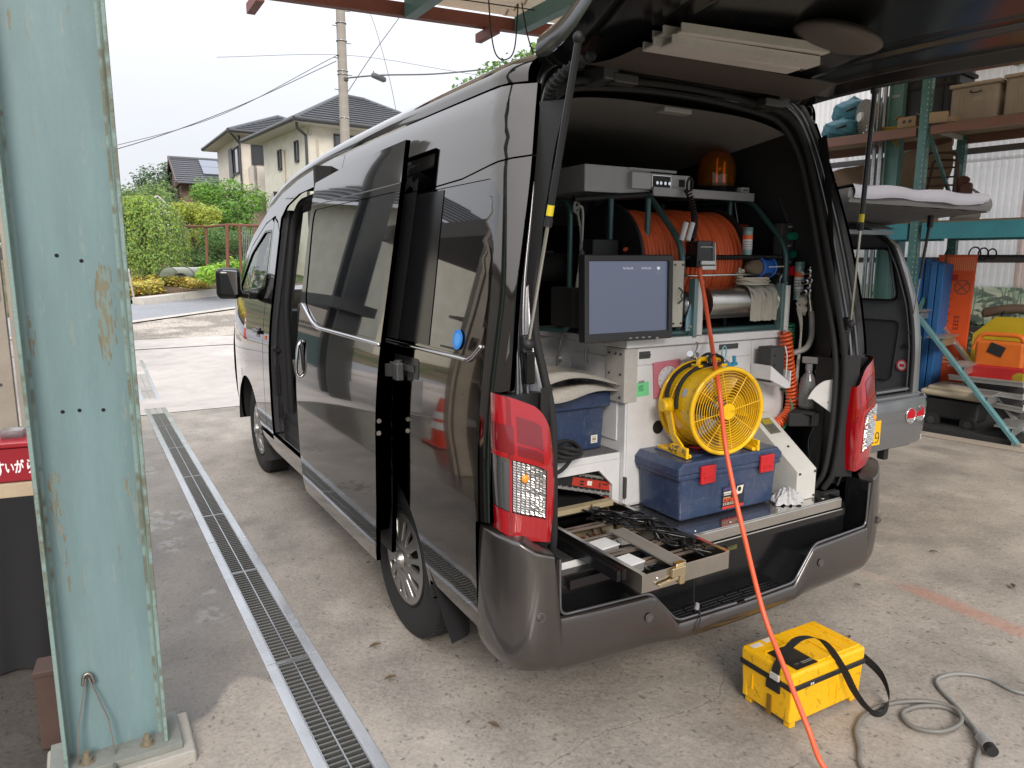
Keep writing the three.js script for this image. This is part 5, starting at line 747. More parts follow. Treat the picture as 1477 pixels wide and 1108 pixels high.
// ---- things standing on the frame
{
  const b = thing('control_box', 'light grey control box with knobs on top of the reel frame', 'control box', [0.015, 1.908, -0.83]);
  const g = std([0.55, 0.55, 0.58], 0.42, 0, { map: mottle1 });
  mesh('cover', [span(-0.24, 0.10, -0.03, 0.075, -0.16, 0.14, 0.003)], g, b); mesh('front_shell', [span(-0.02, 0.30, -0.01, 0.055, 0.0, 0.165, 0.003)], std([0.52, 0.52, 0.53], 0.4), b);
  mesh('lid_edge', [span(-0.02, 0.24, 0.064, 0.075, -0.05, 0.145, 0.002)], g, b);
  mesh('panel_plate', [box(0.10, 0.048, 0.002, [0.135, 0.022, 0.166])], M.darkGrey, b); mesh('switch', [rbox(0.032, 0.03, 0.006, 0.002, [0.25, 0.022, 0.167])], M.black, b);
  mesh('knob', [-0.032, -0.012, 0.012, 0.035].map((x, i) => cyl(0.007, 0.008, 0.014, [0.135 + x, 0.016, 0.172], [Math.PI / 2, 0, 0], 14)), M.chrome, b); mesh('plate_frame', [box(0.104, 0.003, 0.004, [0.135, 0.047, 0.167]), box(0.104, 0.003, 0.004, [0.135, -0.002, 0.167]), box(0.003, 0.05, 0.004, [0.084, 0.022, 0.167]), box(0.003, 0.05, 0.004, [0.186, 0.022, 0.167])], M.steel, b);
  const p = thing('orange_beacon', 'amber glass warning beacon on the reel frame top', 'beacon', [0.545, 1.909, -0.74]); p.scale.setScalar(1.13);
  mesh('base', [cyl(0.078, 0.082, 0.022, [0, 0.011, 0], [0, 0, 0], 36), cyl(0.062, 0.07, 0.014, [0, 0.028, 0], [0, 0, 0], 36)], M.blackGloss, p);
  mesh('dome', lathe([[0.072, 0.02], [0.075, 0.06], [0.073, 0.10], [0.062, 0.135], [0.04, 0.155], [0.015, 0.163], [0, 0.164]], 40), phy([0.90, 0.34, 0.012], 0.06, 0, { transmission: 0.88, thickness: 0, ior: 1.45, side: THREE.DoubleSide }), p);
  mesh('reflector', [lathe([[0.002, 0.0], [0.03, 0.025], [0.036, 0.05]], 24, [-0.012, 0.085, 0.0], [0, 0.4, -1.2])], M.chrome, p); mesh('lamp_post', [cyl(0.012, 0.012, 0.09, [0.02, 0.075, 0.02], [0, 0, 0], 12), cyl(0.008, 0.008, 0.10, [-0.03, 0.08, 0.03], [0, 0, 0], 12)], M.steelBright, p);
  const pl = thing('white_switch_cap', 'small white cap beside the amber beacon base', 'cap', [0.655, 1.909, -0.68]); mesh('cap', rbox(0.05, 0.024, 0.03, 0.004, [0, 0.012, 0]), M.whiteGloss, pl); mesh('mark', box(0.03, 0.006, 0.001, [0, 0.012, 0.0155]), M.darkGrey, pl);
  // monitor
  const m = thing('monitor', 'black flat monitor with a blue grey screen hung before the cable drum', 'monitor', [-0.232, 1.472, -0.392], -0.02); m.rotation.x = -0.03;
  mesh('bezel', [extrude(roundPoly([[-0.205, -0.16], [0.205, -0.16], [0.205, 0.155], [-0.205, 0.155]], 0.008), 0.04, 0.004, [roundPoly([[-0.184, -0.128], [-0.184, 0.132], [0.184, 0.132], [0.184, -0.128]], 0.003)], [0, 0, -0.03]), span(-0.19, 0.19, -0.14, 0.14, -0.055, -0.012, 0.006)], std([0.022, 0.022, 0.024], 0.42, 0, { bumpMap: rep(fineBump, 8), bumpScale: 0.0003 }), m);
  const st = canvasTex(1024, 720, (x, w, h) => { const g = x.createLinearGradient(0, 0, w, h); x.fillStyle = '#5d6479'; x.fillRect(0, 0, w, h); x.fillStyle = '#d6d9e2'; for (const [q, n] of [[440, 8], [680, 8]]) for (let i = 0; i < n; i++) { x.fillRect(q + i * 17, 58 + 3 * (i % 3), 5, 20); if (i % 2) x.fillRect(q + i * 17 - 5, 60 + 8 * (i % 3), 11, 4); } x.beginPath(); x.moveTo(905, 95); x.lineTo(880, 66); x.arc(905, 92, 36, -2.4, -0.74); x.closePath(); x.fill(); x.strokeStyle = '#8a90a4'; x.lineWidth = 3; x.beginPath(); x.arc(905, 88, 40, 0.4, 2.7); x.stroke(); });
  mesh('screen', place(new THREE.PlaneGeometry(0.368, 0.26), [0, 0.002, -0.002]), new THREE.MeshPhysicalMaterial({ color: lin(0.02, 0.02, 0.024), roughness: 0.22, emissive: lin(1, 1, 1), emissiveMap: st, emissiveIntensity: 0.55, clearcoat: 0.3, clearcoatRoughness: 0.3 }), m, { keepUV: true });
  mesh('button', [-0.06, -0.03, 0, 0.03].map((q) => rbox(0.014, 0.005, 0.004, 0.001, [0.06 + q, -0.150, 0.011])).concat([cyl(0.006, 0.006, 0.008, [0.125, -0.157, 0.012], [Math.PI / 2, 0, 0], 12)]), M.grey, m);
  mesh('mount_arm', [rbox(0.10, 0.10, 0.05, 0.006, [0.05, 0, -0.08])], M.black, m);
  const scr = new THREE.RectAreaLight(lin(0.42, 0.46, 0.56), 0.5, 0.36, 0.25); scr.position.set(-0.232, 1.474, -0.375); scr.lookAt(-0.232, 1.43, 1.0); scene.add(scr);
}
// stainless cylinder, cloth, rope, spool
{
  const c = thing('steel_cylinder', 'brushed stainless cylinder lying along the reel frame front', 'cylinder', [0, 1.43, -0.515]);
  mesh('tube', [cyl(0.066, 0.066, 0.40, [0.46, 0, 0], [0, 0, Math.PI / 2], 48)], std([0.60, 0.57, 0.53], 0.30, 1, { map: mottle3, bumpMap: rep(dataTex(64, (u, v) => noiseB(u * 2, v * 64, 64), { srgb: false, h: 512 }), 10), bumpScale: 0.0002 }), c);
  mesh('end_cap', [place(new THREE.SphereGeometry(0.062, 32, 20), [0.155, -0.005, 0], [0, 0, 0], [0.75, 1, 1])], std([0.32, 0.32, 0.32], 0.25, 0.9), c); mesh('end_ring', [place(new THREE.TorusGeometry(0.066, 0.005, 8, 48), [0.66, 0, 0], [0, Math.PI / 2, 0]), place(new THREE.TorusGeometry(0.066, 0.003, 8, 48), [0.262, 0, 0], [0, Math.PI / 2, 0])], M.steelBright, c);
  const cl = thing('cotton_glove', 'off-white work cloth draped over the stainless cylinder end', 'cloth', [0.57, 1.43, -0.515]);
  mesh('cloth', grid((u, v) => { const a = lerp(1.9, -0.25, v), x = lerp(-0.10, 0.10, u) * lerp(1, 0.78, smooth(0.5, 1, v)) + 0.012 * Math.sin(v * 4); const R = 0.072 + 0.004 * Math.sin(u * 14 + v * 5) + 0.003 * Math.sin(u * 31 - v * 9); return v < 0.82 ? [x, R * Math.sin(a), R * Math.cos(a)] : [x, R * Math.sin(-0.25 + 0.43 * 0) - (v - 0.82) * 0.34, R * Math.cos(0.12) + 0.003 * Math.sin(u * 20)]; }, 40, 40), std([0.50, 0.47, 0.40], 0.95, 0, { map: mottle3, bumpMap: rep(dataTex(128, (u, v) => 0.5 + 0.25 * Math.sin(u * 200) + 0.25 * Math.sin(v * 200), { srgb: false }), 10), bumpScale: 0.0012, side: THREE.DoubleSide }), cl);
  mesh('cuff', grid((u, v) => { const x = lerp(-0.10, 0.10, u); return [x, 0.068 + 0.02 * v + 0.004 * Math.sin(u * 22), -0.02 + 0.03 * v]; }, 24, 4), M.cloth, cl);
  const rp = thing('white_rope', 'coil of thin white rope lying on the stainless cylinder', 'rope', [0.555, 1.512, -0.515]);
  const rm = std([0.50, 0.46, 0.38], 0.9); for (let k = 0; k < 7; k++) { const P = []; for (let i = 0; i < 16; i++) { const a = i / 16 * Math.PI * 2; P.push([(0.085 + 0.004 * Math.sin(k * 2 + i)) * Math.cos(a) + 0.004 * (k % 3), -0.006 + 0.0062 * k * 0.7 + 0.004 * Math.sin(a * 2 + k) - 0.02 * Math.cos(a) * 0.3, (0.048 + 0.004 * Math.cos(k)) * Math.sin(a)]); } mesh('strand', tube(P, 0.0042, 60, 6, true), rm, rp); }
  mesh('knot', place(new THREE.TorusKnotGeometry(0.012, 0.005, 40, 6), [-0.105, 0.045, 0.03]), rm, rp);
  const sp = thing('cord_spool', 'bright blue reel with brown twine on the white rope coil', 'spool', [0.60, 1.578, -0.50], 0.12);
  mesh('drum', [cyl(0.038, 0.038, 0.085, [0, 0, 0], [0, 0, Math.PI / 2], 32), place(new THREE.TorusGeometry(0.042, 0.006, 10, 40), [-0.042, 0, 0], [0, Math.PI / 2, 0]), place(new THREE.TorusGeometry(0.042, 0.006, 10, 40), [0.042, 0, 0], [0, Math.PI / 2, 0])], M.blue, sp);
  mesh('twine', lathe([[0.0, -0.075], [0.012, -0.072], [0.030, -0.04], [0.038, -0.005], [0.036, 0]], 28, [-0.045, 0, 0], [0, 0, -Math.PI / 2]), std([0.16, 0.115, 0.08], 0.9, 0, { map: mottle3 }), sp); mesh('pin', [rod([-0.01, 0.002, 0.04], [0.085, 0.004, 0.05], 0.003)], M.whiteGloss, sp);
  const mkTube = (label, pos, h, tilt) => { const t = thing('glue_tube', label, 'tube', pos); t.rotation.z = tilt; mesh('can', cyl(0.020, 0.020, h, [0, h / 2, 0], [0, 0, 0], 24), std([0.20, 0.34, 0.33], 0.35, 0.2), t); mesh('white_label', cyl(0.0205, 0.0205, h * 0.50, [0, h * 0.50, 0], [0, 0, 0], 24, true), M.whiteGloss, t); mesh('orange_band', cyl(0.0208, 0.0208, h * 0.15, [0, h * 0.68, 0], [0, 0, 0], 24, true), M.orange, t); mesh('print', [0.28, 0.36, 0.44, 0.52].map((k) => cyl(0.0209, 0.0209, h * 0.028, [0, h * k, 0], [0, 0, 0], 24, true)), std([0.25, 0.25, 0.27], 0.5), t); mesh('cap', cyl(0.0215, 0.0215, h * 0.12, [0, h * 0.95, 0], [0, 0, 0], 24), std([0.11, 0.20, 0.20], 0.4), t); };
  mkTube('green and white tube hung outside the right frame hoop', [0.772, 1.435, -0.44], 0.165, 0);
  mkTube('green and white tube tied inside the frame above the blue spool', [0.50, 1.62, -0.50], 0.125, 0);
  const ob = thing('orange_case', 'dull orange tool case behind the right frame tubes', 'case', [0.80, 1.735, -0.82]); mesh('case', rbox(0.24, 0.06, 0.16, 0.008), std([0.40, 0.085, 0.04], 0.5, 0, { map: mottle3 }), ob); mesh('latch', rbox(0.02, 0.012, 0.01, 0.002, [-0.05, -0.005, 0.082]), M.steel, ob); mesh('case_lid', rbox(0.242, 0.012, 0.162, 0.004, [0, 0.034, 0]), std([0.34, 0.07, 0.035], 0.5), ob);
  const cord = thing('tied_rope', 'grey white cord tied to the left tube of the reel frame', 'cord'); mesh('strand', [tube([[-0.27, 1.80, -0.70], [-0.25, 1.82, -0.685], [-0.235, 1.79, -0.685], [-0.24, 1.65, -0.685], [-0.26, 1.50, -0.685], [-0.275, 1.36, -0.685], [-0.265, 1.345, -0.68]], 0.0055, 50, 6), tube([[-0.25, 1.80, -0.70], [-0.238, 1.70, -0.69], [-0.248, 1.55, -0.69], [-0.262, 1.38, -0.69]], 0.005, 40, 6)], M.cloth, cord); mesh('loop', place(new THREE.TorusGeometry(0.022, 0.006, 8, 30), [-0.255, 1.815, -0.70], [0, 0.5, 0]), M.grey, cord);
  const con = thing('coax_lead', 'grey lead curving down the white cabinet side', 'lead'); mesh('lead', tube([[-0.24, 1.31, -0.80], [-0.235, 1.26, -0.83], [-0.215, 1.19, -0.88], [-0.20, 1.11, -0.91], [-0.20, 1.0, -0.93]], 0.0065, 40, 6), M.grey, con); mesh('clip', rbox(0.02, 0.012, 0.02, 0.003, [-0.205, 1.19, -0.88]), M.whiteGloss, con);
}
// ---- on the cabinet front
{
  const c = thing('wall_clock', 'square pink clock with a white dial on the white cabinet', 'clock', [0.016, 1.141, -0.446], 0); c.rotation.z = 0.06;
  mesh('case', [rbox(0.14, 0.144, 0.016, 0.003, [0, 0, 0.0]), place(new THREE.TorusGeometry(0.053, 0.002, 8, 48), [0, 0, 0.009])], std([0.62, 0.20, 0.26], 0.5, 0, { map: mottle3 }), c);
  mesh('dial', cyl(0.052, 0.052, 0.004, [0, 0, 0.008], [Math.PI / 2, 0, 0], 48), std([0.62, 0.62, 0.67], 0.5), c);
  mesh('tick', Array.from({ length: 12 }, (_, i) => { const a = i * Math.PI / 6; return box(0.002, i % 3 ? 0.005 : 0.008, 0.001, [0.044 * Math.sin(a), 0.044 * Math.cos(a), 0.0106], [0, 0, -a]); }), M.darkGrey, c);
  mesh('hour_hand', bar([-0.006, -0.002, 0.013], [0.026, 0.008, 0.013], 0.0035, 0.001, [0, 0, 1]), M.black, c); mesh('minute_hand', bar([0.003, 0.010, 0.0145], [-0.018, -0.038, 0.0145], 0.003, 0.001, [0, 0, 1]), M.black, c); mesh('second_hand', bar([0.0, -0.01, 0.016], [0.018, 0.04, 0.016], 0.001, 0.001, [0, 0, 1]), M.darkGrey, c);
  const n = thing('green_note', 'small green note taped beside the pink clock', 'note', [-0.112, 1.108, -0.4462]); n.rotation.z = 0.05;
  mesh('paper', box(0.075, 0.056, 0.0008), std([1, 1, 1], 0.8, 0, { map: canvasTex(128, 96, (x) => { x.fillStyle = '#72cf90'; x.fillRect(0, 0, 128, 96); x.strokeStyle = '#2f6e48'; x.lineWidth = 3; for (const [a, b, q] of [[40, 30, 60], [62, 28, 60], [42, 50, 58], [64, 52, 60]]) { x.strokeRect(a, b - 8, 16, 15); x.beginPath(); x.moveTo(a, b); x.lineTo(a + 16, b); x.stroke(); } }) }), n, { keepUV: true }); mesh('tape', box(0.03, 0.01, 0.0006, [0, 0.03, 0.0008]), M.clearGrey, n);
  const gun = thing('air_gun', 'chrome air gun hooked under the white top board', 'air gun', [0.10, 1.235, -0.40], 0.3);
  mesh('barrel', [rod([-0.06, 0.012, 0.03], [0.03, -0.008, 0.0], 0.010, 14), rod([-0.075, 0.016, 0.036], [-0.055, 0.012, 0.03], 0.012, 14), rod([0.03, -0.008, 0], [0.06, -0.03, -0.01], 0.012, 12), tube([[0.03, 0.0, 0], [0.05, 0.03, 0.0], [0.06, 0.045, -0.01]], 0.004, 14, 6)], M.chrome, gun); mesh('trigger', [tube([[0.0, -0.01, 0.0], [0.02, -0.035, 0.01], [0.05, -0.045, 0.0]], 0.003, 14, 6), rbox(0.03, 0.016, 0.016, 0.003, [0.06, -0.01, -0.01], [0, 0, 0.7])], M.steel, gun);
  const g2 = thing('blue_air_gun', 'blue and chrome air fittings hanging over the yellow fan', 'air fitting', [0.275, 1.20, -0.40]);
  mesh('body', [rod([-0.04, 0.03, 0], [0.0, 0.0, 0.01], 0.009, 12), rod([0.0, 0.0, 0.01], [0.03, -0.015, 0.0], 0.012, 12)], M.chrome, g2); mesh('grip', [tube([[0.0, -0.01, 0.02], [0.03, -0.02, 0.02], [0.06, -0.012, 0.01], [0.07, 0.01, 0.0]], 0.008, 20, 8), rbox(0.03, 0.014, 0.014, 0.003, [0.06, -0.015, 0.01])], std([0.02, 0.25, 0.42], 0.4), g2); mesh('ring', [place(new THREE.TorusGeometry(0.025, 0.003, 6, 24), [0.01, 0.035, 0], [0, 0.4, 0])], std([0.25, 0.45, 0.55], 0.4), g2);
}
// ---- hoses on the right
{
  const mk = (name, label, pts, R, turns, r, mat) => { const h = thing(name, label, 'air hose'); mesh('coil', helixAlong(curve(pts), R, turns, r, 6), mat, h); return h; };
  const oh = mk('coiled_hose', 'orange coiled air hose hanging by the cabinet right edge', [[0.665, 1.30, -0.41], [0.675, 1.20, -0.40], [0.70, 1.10, -0.40], [0.725, 1.01, -0.40], [0.715, 0.94, -0.40], [0.66, 0.90, -0.40], [0.57, 0.885, -0.40]], 0.0225, 30, 0.0068, std([0.75, 0.12, 0.035], 0.3));
  mesh('end_fitting', rod([0.57, 0.885, -0.40], [0.53, 0.88, -0.40], 0.012), M.darkSteel, oh);
  const gh = mk('coiled_hose', 'dark green coiled air hose hanging behind the orange one', [[0.735, 1.33, -0.45], [0.735, 1.22, -0.45], [0.73, 1.10, -0.45], [0.725, 1.03, -0.45]], 0.024, 22, 0.0055, std([0.008, 0.11, 0.045], 0.3));
  mesh('tail', [tube([[0.70, 1.05, -0.43], [0.705, 0.98, -0.385], [0.68, 0.92, -0.37], [0.63, 0.875, -0.365], [0.585, 0.855, -0.36]], 0.0055, 40, 6)], std([0.015, 0.18, 0.09], 0.3), gh);
  const bh = thing('blue_air_line', 'thin blue air line end beside the fan', 'air line'); mesh('line', tube([[0.585, 0.855, -0.36], [0.56, 0.84, -0.355], [0.54, 0.85, -0.35], [0.52, 0.88, -0.37], [0.53, 0.91, -0.40]], 0.0055, 30, 6), std([0.03, 0.25, 0.5], 0.3), bh); mesh('fitting', rod([0.585, 0.855, -0.36], [0.60, 0.862, -0.362], 0.008), M.chrome, bh);
  const wr = thing('white_rope_end', 'white rope end hanging along the green hose', 'rope'); mesh('strand', [tube([[0.755, 1.42, -0.43], [0.765, 1.36, -0.41], [0.75, 1.25, -0.395], [0.74, 1.12, -0.39], [0.735, 1.01, -0.385]], 0.0048, 40, 6), tube([[0.76, 1.40, -0.43], [0.755, 1.30, -0.40], [0.733, 1.15, -0.39], [0.728, 1.00, -0.385]], 0.0048, 40, 6)], M.cloth, wr); mesh('knot', place(new THREE.SphereGeometry(0.011, 10, 8), [0.732, 1.0, -0.385]), M.cloth, wr);
  const af = thing('air_manifold', 'chrome air couplers plumbed to the right van wall', 'air coupler', [0, 0, -0.04]);
  const K = []; for (const [y, x] of [[1.56, 0.79], [1.515, 0.775], [1.47, 0.77]]) { K.push(rod([x - 0.05, y - 0.008, -0.36], [x + 0.005, y, -0.37], 0.0095, 12), rod([x + 0.005, y, -0.37], [x + 0.035, y + 0.005, -0.375], 0.014, 6), rod([x + 0.03, y + 0.005, -0.375], [x + 0.05, y + 0.005, -0.38], 0.017, 14)); }
  mesh('coupler', K, M.chrome, af); mesh('pipe', [rod([0.82, 1.58, -0.38], [0.825, 1.44, -0.38], 0.013), rod([0.825, 1.44, -0.38], [0.835, 1.385, -0.375], 0.016)], M.steelBright, af);
  mesh('valve_knob', [cyl(0.018, 0.018, 0.02, [0.765, 1.43, -0.37], [0, 0, 1.3], 16), cyl(0.018, 0.018, 0.02, [0.77, 1.395, -0.37], [0, 0, 1.3], 16), rbox(0.015, 0.11, 0.012, 0.003, [0.80, 1.42, -0.385])], M.offWhite, af);
  mesh('clear_hose', tube([[0.835, 1.39, -0.375], [0.84, 1.33, -0.37], [0.815, 1.27, -0.35], [0.77, 1.225, -0.34], [0.72, 1.205, -0.36]], 0.013, 40, 10), phy([0.5, 0.48, 0.46], 0.25, 0, { transmission: 0.3, thickness: 0 }), af);
  const sb = thing('spray_bottle', 'clear spray bottle on the right wall bracket', 'bottle', [0.735, 0.965, -0.33], 0.4);
  mesh('bottle', lathe([[0, 0], [0.034, 0.002], [0.036, 0.02], [0.036, 0.10], [0.03, 0.135], [0.014, 0.16], [0.013, 0.175]], 24), phy([0.55, 0.56, 0.58], 0.08, 0, { transmission: 0.75, thickness: 0 }), sb); mesh('head', [cyl(0.015, 0.015, 0.03, [0, 0.185, 0], [0, 0, 0], 14), rbox(0.022, 0.03, 0.07, 0.006, [0, 0.215, 0.005]), rod([0, 0.222, 0.035], [0, 0.222, 0.055], 0.007)], M.clearGrey, sb); mesh('lever', rbox(0.008, 0.05, 0.008, 0.003, [0, 0.185, 0.035], [0.3, 0, 0]), M.clearGrey, sb); mesh('dip_tube', rod([0.005, 0.01, 0], [0, 0.17, 0], 0.002, 6), M.grey, sb);
  mesh('bottle_bracket', [rbox(0.13, 0.014, 0.09, 0.003, [0, -0.009, 0]), rbox(0.12, 0.05, 0.008, 0.003, [0, -0.03, 0.043])], M.darkTrim, sb);
  const sc = thing('white_quadrant', 'white quarter-round plate fixed on the right door jamb', 'plate', [0.735, 0.965, -0.20], -0.75);
  mesh('plate', extrude([[0, 0], [0, 0.15], ...circle(0, 0, 0.15, 16, Math.PI / 2 + 0.35, Math.PI - 0.35).map(([x, y]) => [x * 0.75, y]), [-0.085, 0.06]], 0.006, 0.001), M.white, sc); mesh('stud', cyl(0.004, 0.004, 0.004, [-0.02, 0.05, 0.008], [Math.PI / 2, 0, 0], 8), M.steel, sc);
  const wk = thing('thin_cable', 'thin black cord hanging down the right inner wall', 'cord'); mesh('strand', tube([[0.72, 0.90, -0.27], [0.70, 0.84, -0.28], [0.695, 0.78, -0.27], [0.70, 0.72, -0.26]], 0.003, 24, 6), M.blackGloss, wk); mesh('plug', rod([0.70, 0.72, -0.26], [0.70, 0.70, -0.26], 0.006), M.black, wk);
}
// ---- white sloped machine, rag, water bottles
{
  const w = thing('white_machine', 'white sloped metal housing at the right rear corner of the van floor', 'machine housing', [0.47, 0.635, -0.15]);
  const pts = [[0, 0], [0, 0.125], [-0.26, 0.315], [-0.30, 0.315], [-0.30, 0]]; // z, y
  const g = extrude(pts, 0.118, 0.003); g.rotateY(-Math.PI / 2); g.translate(0.118, 0, 0); mesh('housing', g, std([0.66, 0.65, 0.62], 0.4, 0, { map: mottle1 }), w);
  const an = Math.atan2(0.19, 0.26); mesh('rating_plate', place(box(0.06, 0.001, 0.085), [0.055, 0.274, -0.195], [an, 0, 0]), std([1, 1, 1], 0.4, 0.2, { map: canvasTex(96, 128, (x) => { x.fillStyle = '#6d6c60'; x.fillRect(0, 0, 96, 128); x.fillStyle = '#a79a3a'; x.fillRect(6, 6, 84, 44); x.fillStyle = '#333'; for (let i = 0; i < 6; i++) x.fillRect(10, 60 + i * 10, 70 - 9 * (i % 3), 3); }) }), w, { keepUV: true });
  mesh('screw', [[0.012, 0.115, 0.004], [0.106, 0.115, 0.004], [0.106, 0.012, 0.004]].map(([x, y, z]) => cyl(0.005, 0.005, 0.004, [x, y, z], [Math.PI / 2, 0, 0], 10)), M.darkSteel, w); mesh('screw', [place(cyl(0.005, 0.005, 0.004), [0.06, 0.203, -0.10], [an, 0, 0])], M.darkSteel, w);
  const r = thing('floor_rag', 'crumpled grey white rag on the van floor sheet', 'rag', [0.435, 0.637, -0.165]);
  mesh('cloth', grid((u, v) => { const a = u * Math.PI * 2, q = v; const R = q * (0.085 + 0.012 * Math.sin(a * 5) + 0.008 * Math.sin(a * 9 + 1)); const h = 0.05 * (1 - q * q) * (1 + 0.25 * Math.sin(a * 3 + q * 9) * q) + 0.010 * Math.sin(a * 5 + q * 14) * q * (1 - q) * 3 + 0.002; return [R * Math.cos(a) * 0.85, Math.max(0.001, h + 0.006 * Math.sin(a * 13)), R * Math.sin(a) * 0.62]; }, 72, 20), std([0.52, 0.52, 0.53], 0.95, 0, { map: rep(dataTex(128, (u, v) => 0.7 + 0.3 * noiseB(u * 40, v * 40, 40)), 10), side: THREE.DoubleSide }), r);
  for (const [x, z, lb] of [[0.475, -0.42, 'clear plastic bottle behind the navy tool box beside the fan'], [0.405, -0.425, 'smaller clear plastic bottle behind the fan stand foot']]) { const b = thing('water_bottle', lb, 'bottle', [x, 0.64, z]); mesh('bottle', lathe([[0, 0], [0.03, 0.001], [0.033, 0.02], [0.033, 0.09], [0.031, 0.10], [0.033, 0.11], [0.033, 0.20], [0.024, 0.24], [0.013, 0.26], [0.012, 0.28]], 24), M.clear, b); mesh('label', cyl(0.0338, 0.0338, 0.06, [0, 0.16, 0], [0, 0, 0], 24, true), std([0.55, 0.60, 0.68], 0.5), b); mesh('cap', cyl(0.015, 0.015, 0.02, [0, 0.285, 0], [0, 0, 0], 16), M.whiteGloss, b); }
}
// ---- yellow fan
{
  const f = thing('yellow_fan', 'yellow portable drum fan standing on the navy tool box', 'fan', [0.105, 1.045, -0.29], -0.14);
  const R = 0.163, D = 0.10, ym = std([0.88, 0.52, 0.010], 0.36, 0, { map: worn, roughnessMap: scuff }), yd = std([0.70, 0.40, 0.012], 0.45, 0, { map: mottle3, roughnessMap: scuff });
  const ax = [Math.PI / 2, 0, 0];
  mesh('drum', [cyl(R - 0.006, R - 0.006, 2 * D - 0.02, [0, 0, 0], ax, 64, true), cyl(R - 0.010, R - 0.010, 2 * D - 0.02, [0, 0, 0], ax, 64, true)], ym, f);
  for (const z of [-D, -0.035, D]) mesh('drum_rim', [place(new THREE.TorusGeometry(R - 0.001, z === -0.035 ? 0.004 : 0.009, 10, 72), [0, 0, z])], ym, f);
  const cage = []; for (let i = 1; i <= 12; i++) cage.push(place(new THREE.TorusGeometry(0.03 + i * 0.0108, 0.00155, 6, 64), [0, 0, D + 0.004 - 0.006 * Math.pow(i / 12, 2)]));
  mesh('cage_rings', cage, ym, f); mesh('cage_spokes', Array.from({ length: 8 }, (_, i) => { const a = i * Math.PI / 4 + 0.2; return rod([0.025 * Math.cos(a), 0.025 * Math.sin(a), D + 0.007], [0.16 * Math.cos(a), 0.16 * Math.sin(a), D + 0.001], 0.0021, 6); }), ym, f);
  mesh('cage_hub', [cyl(0.031, 0.031, 0.006, [0, 0, D + 0.008], ax, 32)], ym, f);
  mesh('cage_rings', [...Array.from({ length: 7 }, (_, i) => place(new THREE.TorusGeometry(0.03 + i * 0.02, 0.0016, 6, 48), [0, 0, -D - 0.004])), ...Array.from({ length: 6 }, (_, i) => { const a = i * Math.PI / 3; return rod([0, 0, -D - 0.004], [0.16 * Math.cos(a), 0.16 * Math.sin(a), -D - 0.004], 0.002, 6); })], yd, f);
  for (let i = 0; i < 5; i++) { const a0 = i * Math.PI * 2 / 5; mesh('blade', grid((u, v) => { const r = lerp(0.03, 0.143, v), a = a0 + lerp(-0.36, 0.36, u) * (1 - 0.2 * v), z = 0.035 + lerp(0.025, -0.025, u); return [r * Math.cos(a), r * Math.sin(a), z]; }, 8, 6), yd, f); }
  mesh('motor', [cyl(0.045, 0.045, 0.11, [0, 0, 0.0], ax, 28), place(new THREE.SphereGeometry(0.045, 24, 12), [0, 0, 0.055], [0, 0, 0], [1, 1, 0.5])], std([0.10, 0.095, 0.09], 0.4, 0.3), f);
  // yoke stand
  for (const s of [-1, 1]) {
    mesh('yoke_arm', [bar([s * (R + 0.014), 0.012, -0.03], [s * (R + 0.006), -0.10, 0.0], 0.008, 0.034, [0, 0, 1]), bar([s * (R + 0.006), -0.10, 0.0], [s * (R - 0.004), -0.172, 0.085], 0.008, 0.034, [0, 0, 1])], ym, f);
    mesh('yoke_foot', [rbox(0.03, 0.014, 0.185, 0.004, [s * (R - 0.006), -0.166, -0.005]), rbox(0.012, 0.042, 0.10, 0.003, [s * (R + 0.004), -0.152, 0.045]), rbox(0.06, 0.012, 0.02, 0.003, [s * (R - 0.03), -0.166, -0.09])], ym, f);
    mesh('pivot_knob', [cyl(0.030, 0.030, 0.026, [s * (R + 0.014), 0.012, -0.03], [0, 0, Math.PI / 2], 28), cyl(0.022, 0.025, 0.014, [s * (R + 0.034), 0.012, -0.03], [0, 0, Math.PI / 2], 28)], ym, f);
  }
  mesh('yoke_foot', rbox(0.20, 0.012, 0.02, 0.003, [0, -0.167, -0.09]), yd, f);
  // chipped paint specks as small dark dabs
  { const chips = []; for (let i = 0; i < 34; i++) { const s = -1; const y = -0.174 + 0.04 * hash(i), z = -0.02 + 0.12 * hash(i * 3 + 1); chips.push(box(0.0006, 0.003 + 0.004 * hash(i * 5), 0.003 + 0.004 * hash(i * 7), [s * (R + 0.0104), y + 0.003, z])); } mesh('paint_chip', chips, M.darkGrey, f); }
  mesh('handle', bent([[-0.05, R - 0.012, -0.02], [-0.05, R + 0.022, -0.02], [0.055, R + 0.022, -0.02], [0.055, R - 0.012, -0.02]], 0.010, 0.016, 10), ym, f); mesh('handle_plate', [rbox(0.03, 0.01, 0.05, 0.003, [-0.05, R - 0.002, -0.02]), rbox(0.03, 0.01, 0.05, 0.003, [0.055, R - 0.002, -0.02])], ym, f);
  const arc = (z, a0, a1, dr = 0.004) => Array.from({ length: 14 }, (_, i) => { const a = lerp(a0, a1, i / 13); return [-(R + dr) * Math.sin(a), (R + dr) * Math.cos(a), z - 0.02 * Math.sin(i / 13 * Math.PI)]; });
  mesh('power_cord', [tube(arc(-0.055, -0.05, 1.45), 0.008, 60, 8), tube(arc(0.01, -0.05, 1.50), 0.008, 60, 8), tube([[0.02, R + 0.034, -0.01], [-0.02, R + 0.036, 0.01], [-0.03, R + 0.012, 0.03], [0.02, R + 0.012, 0.03], [0.04, R + 0.03, 0.0], [0.0, R + 0.040, -0.03], [-0.02, R + 0.02, -0.04]], 0.006, 60, 8, true)], M.rubber, f);
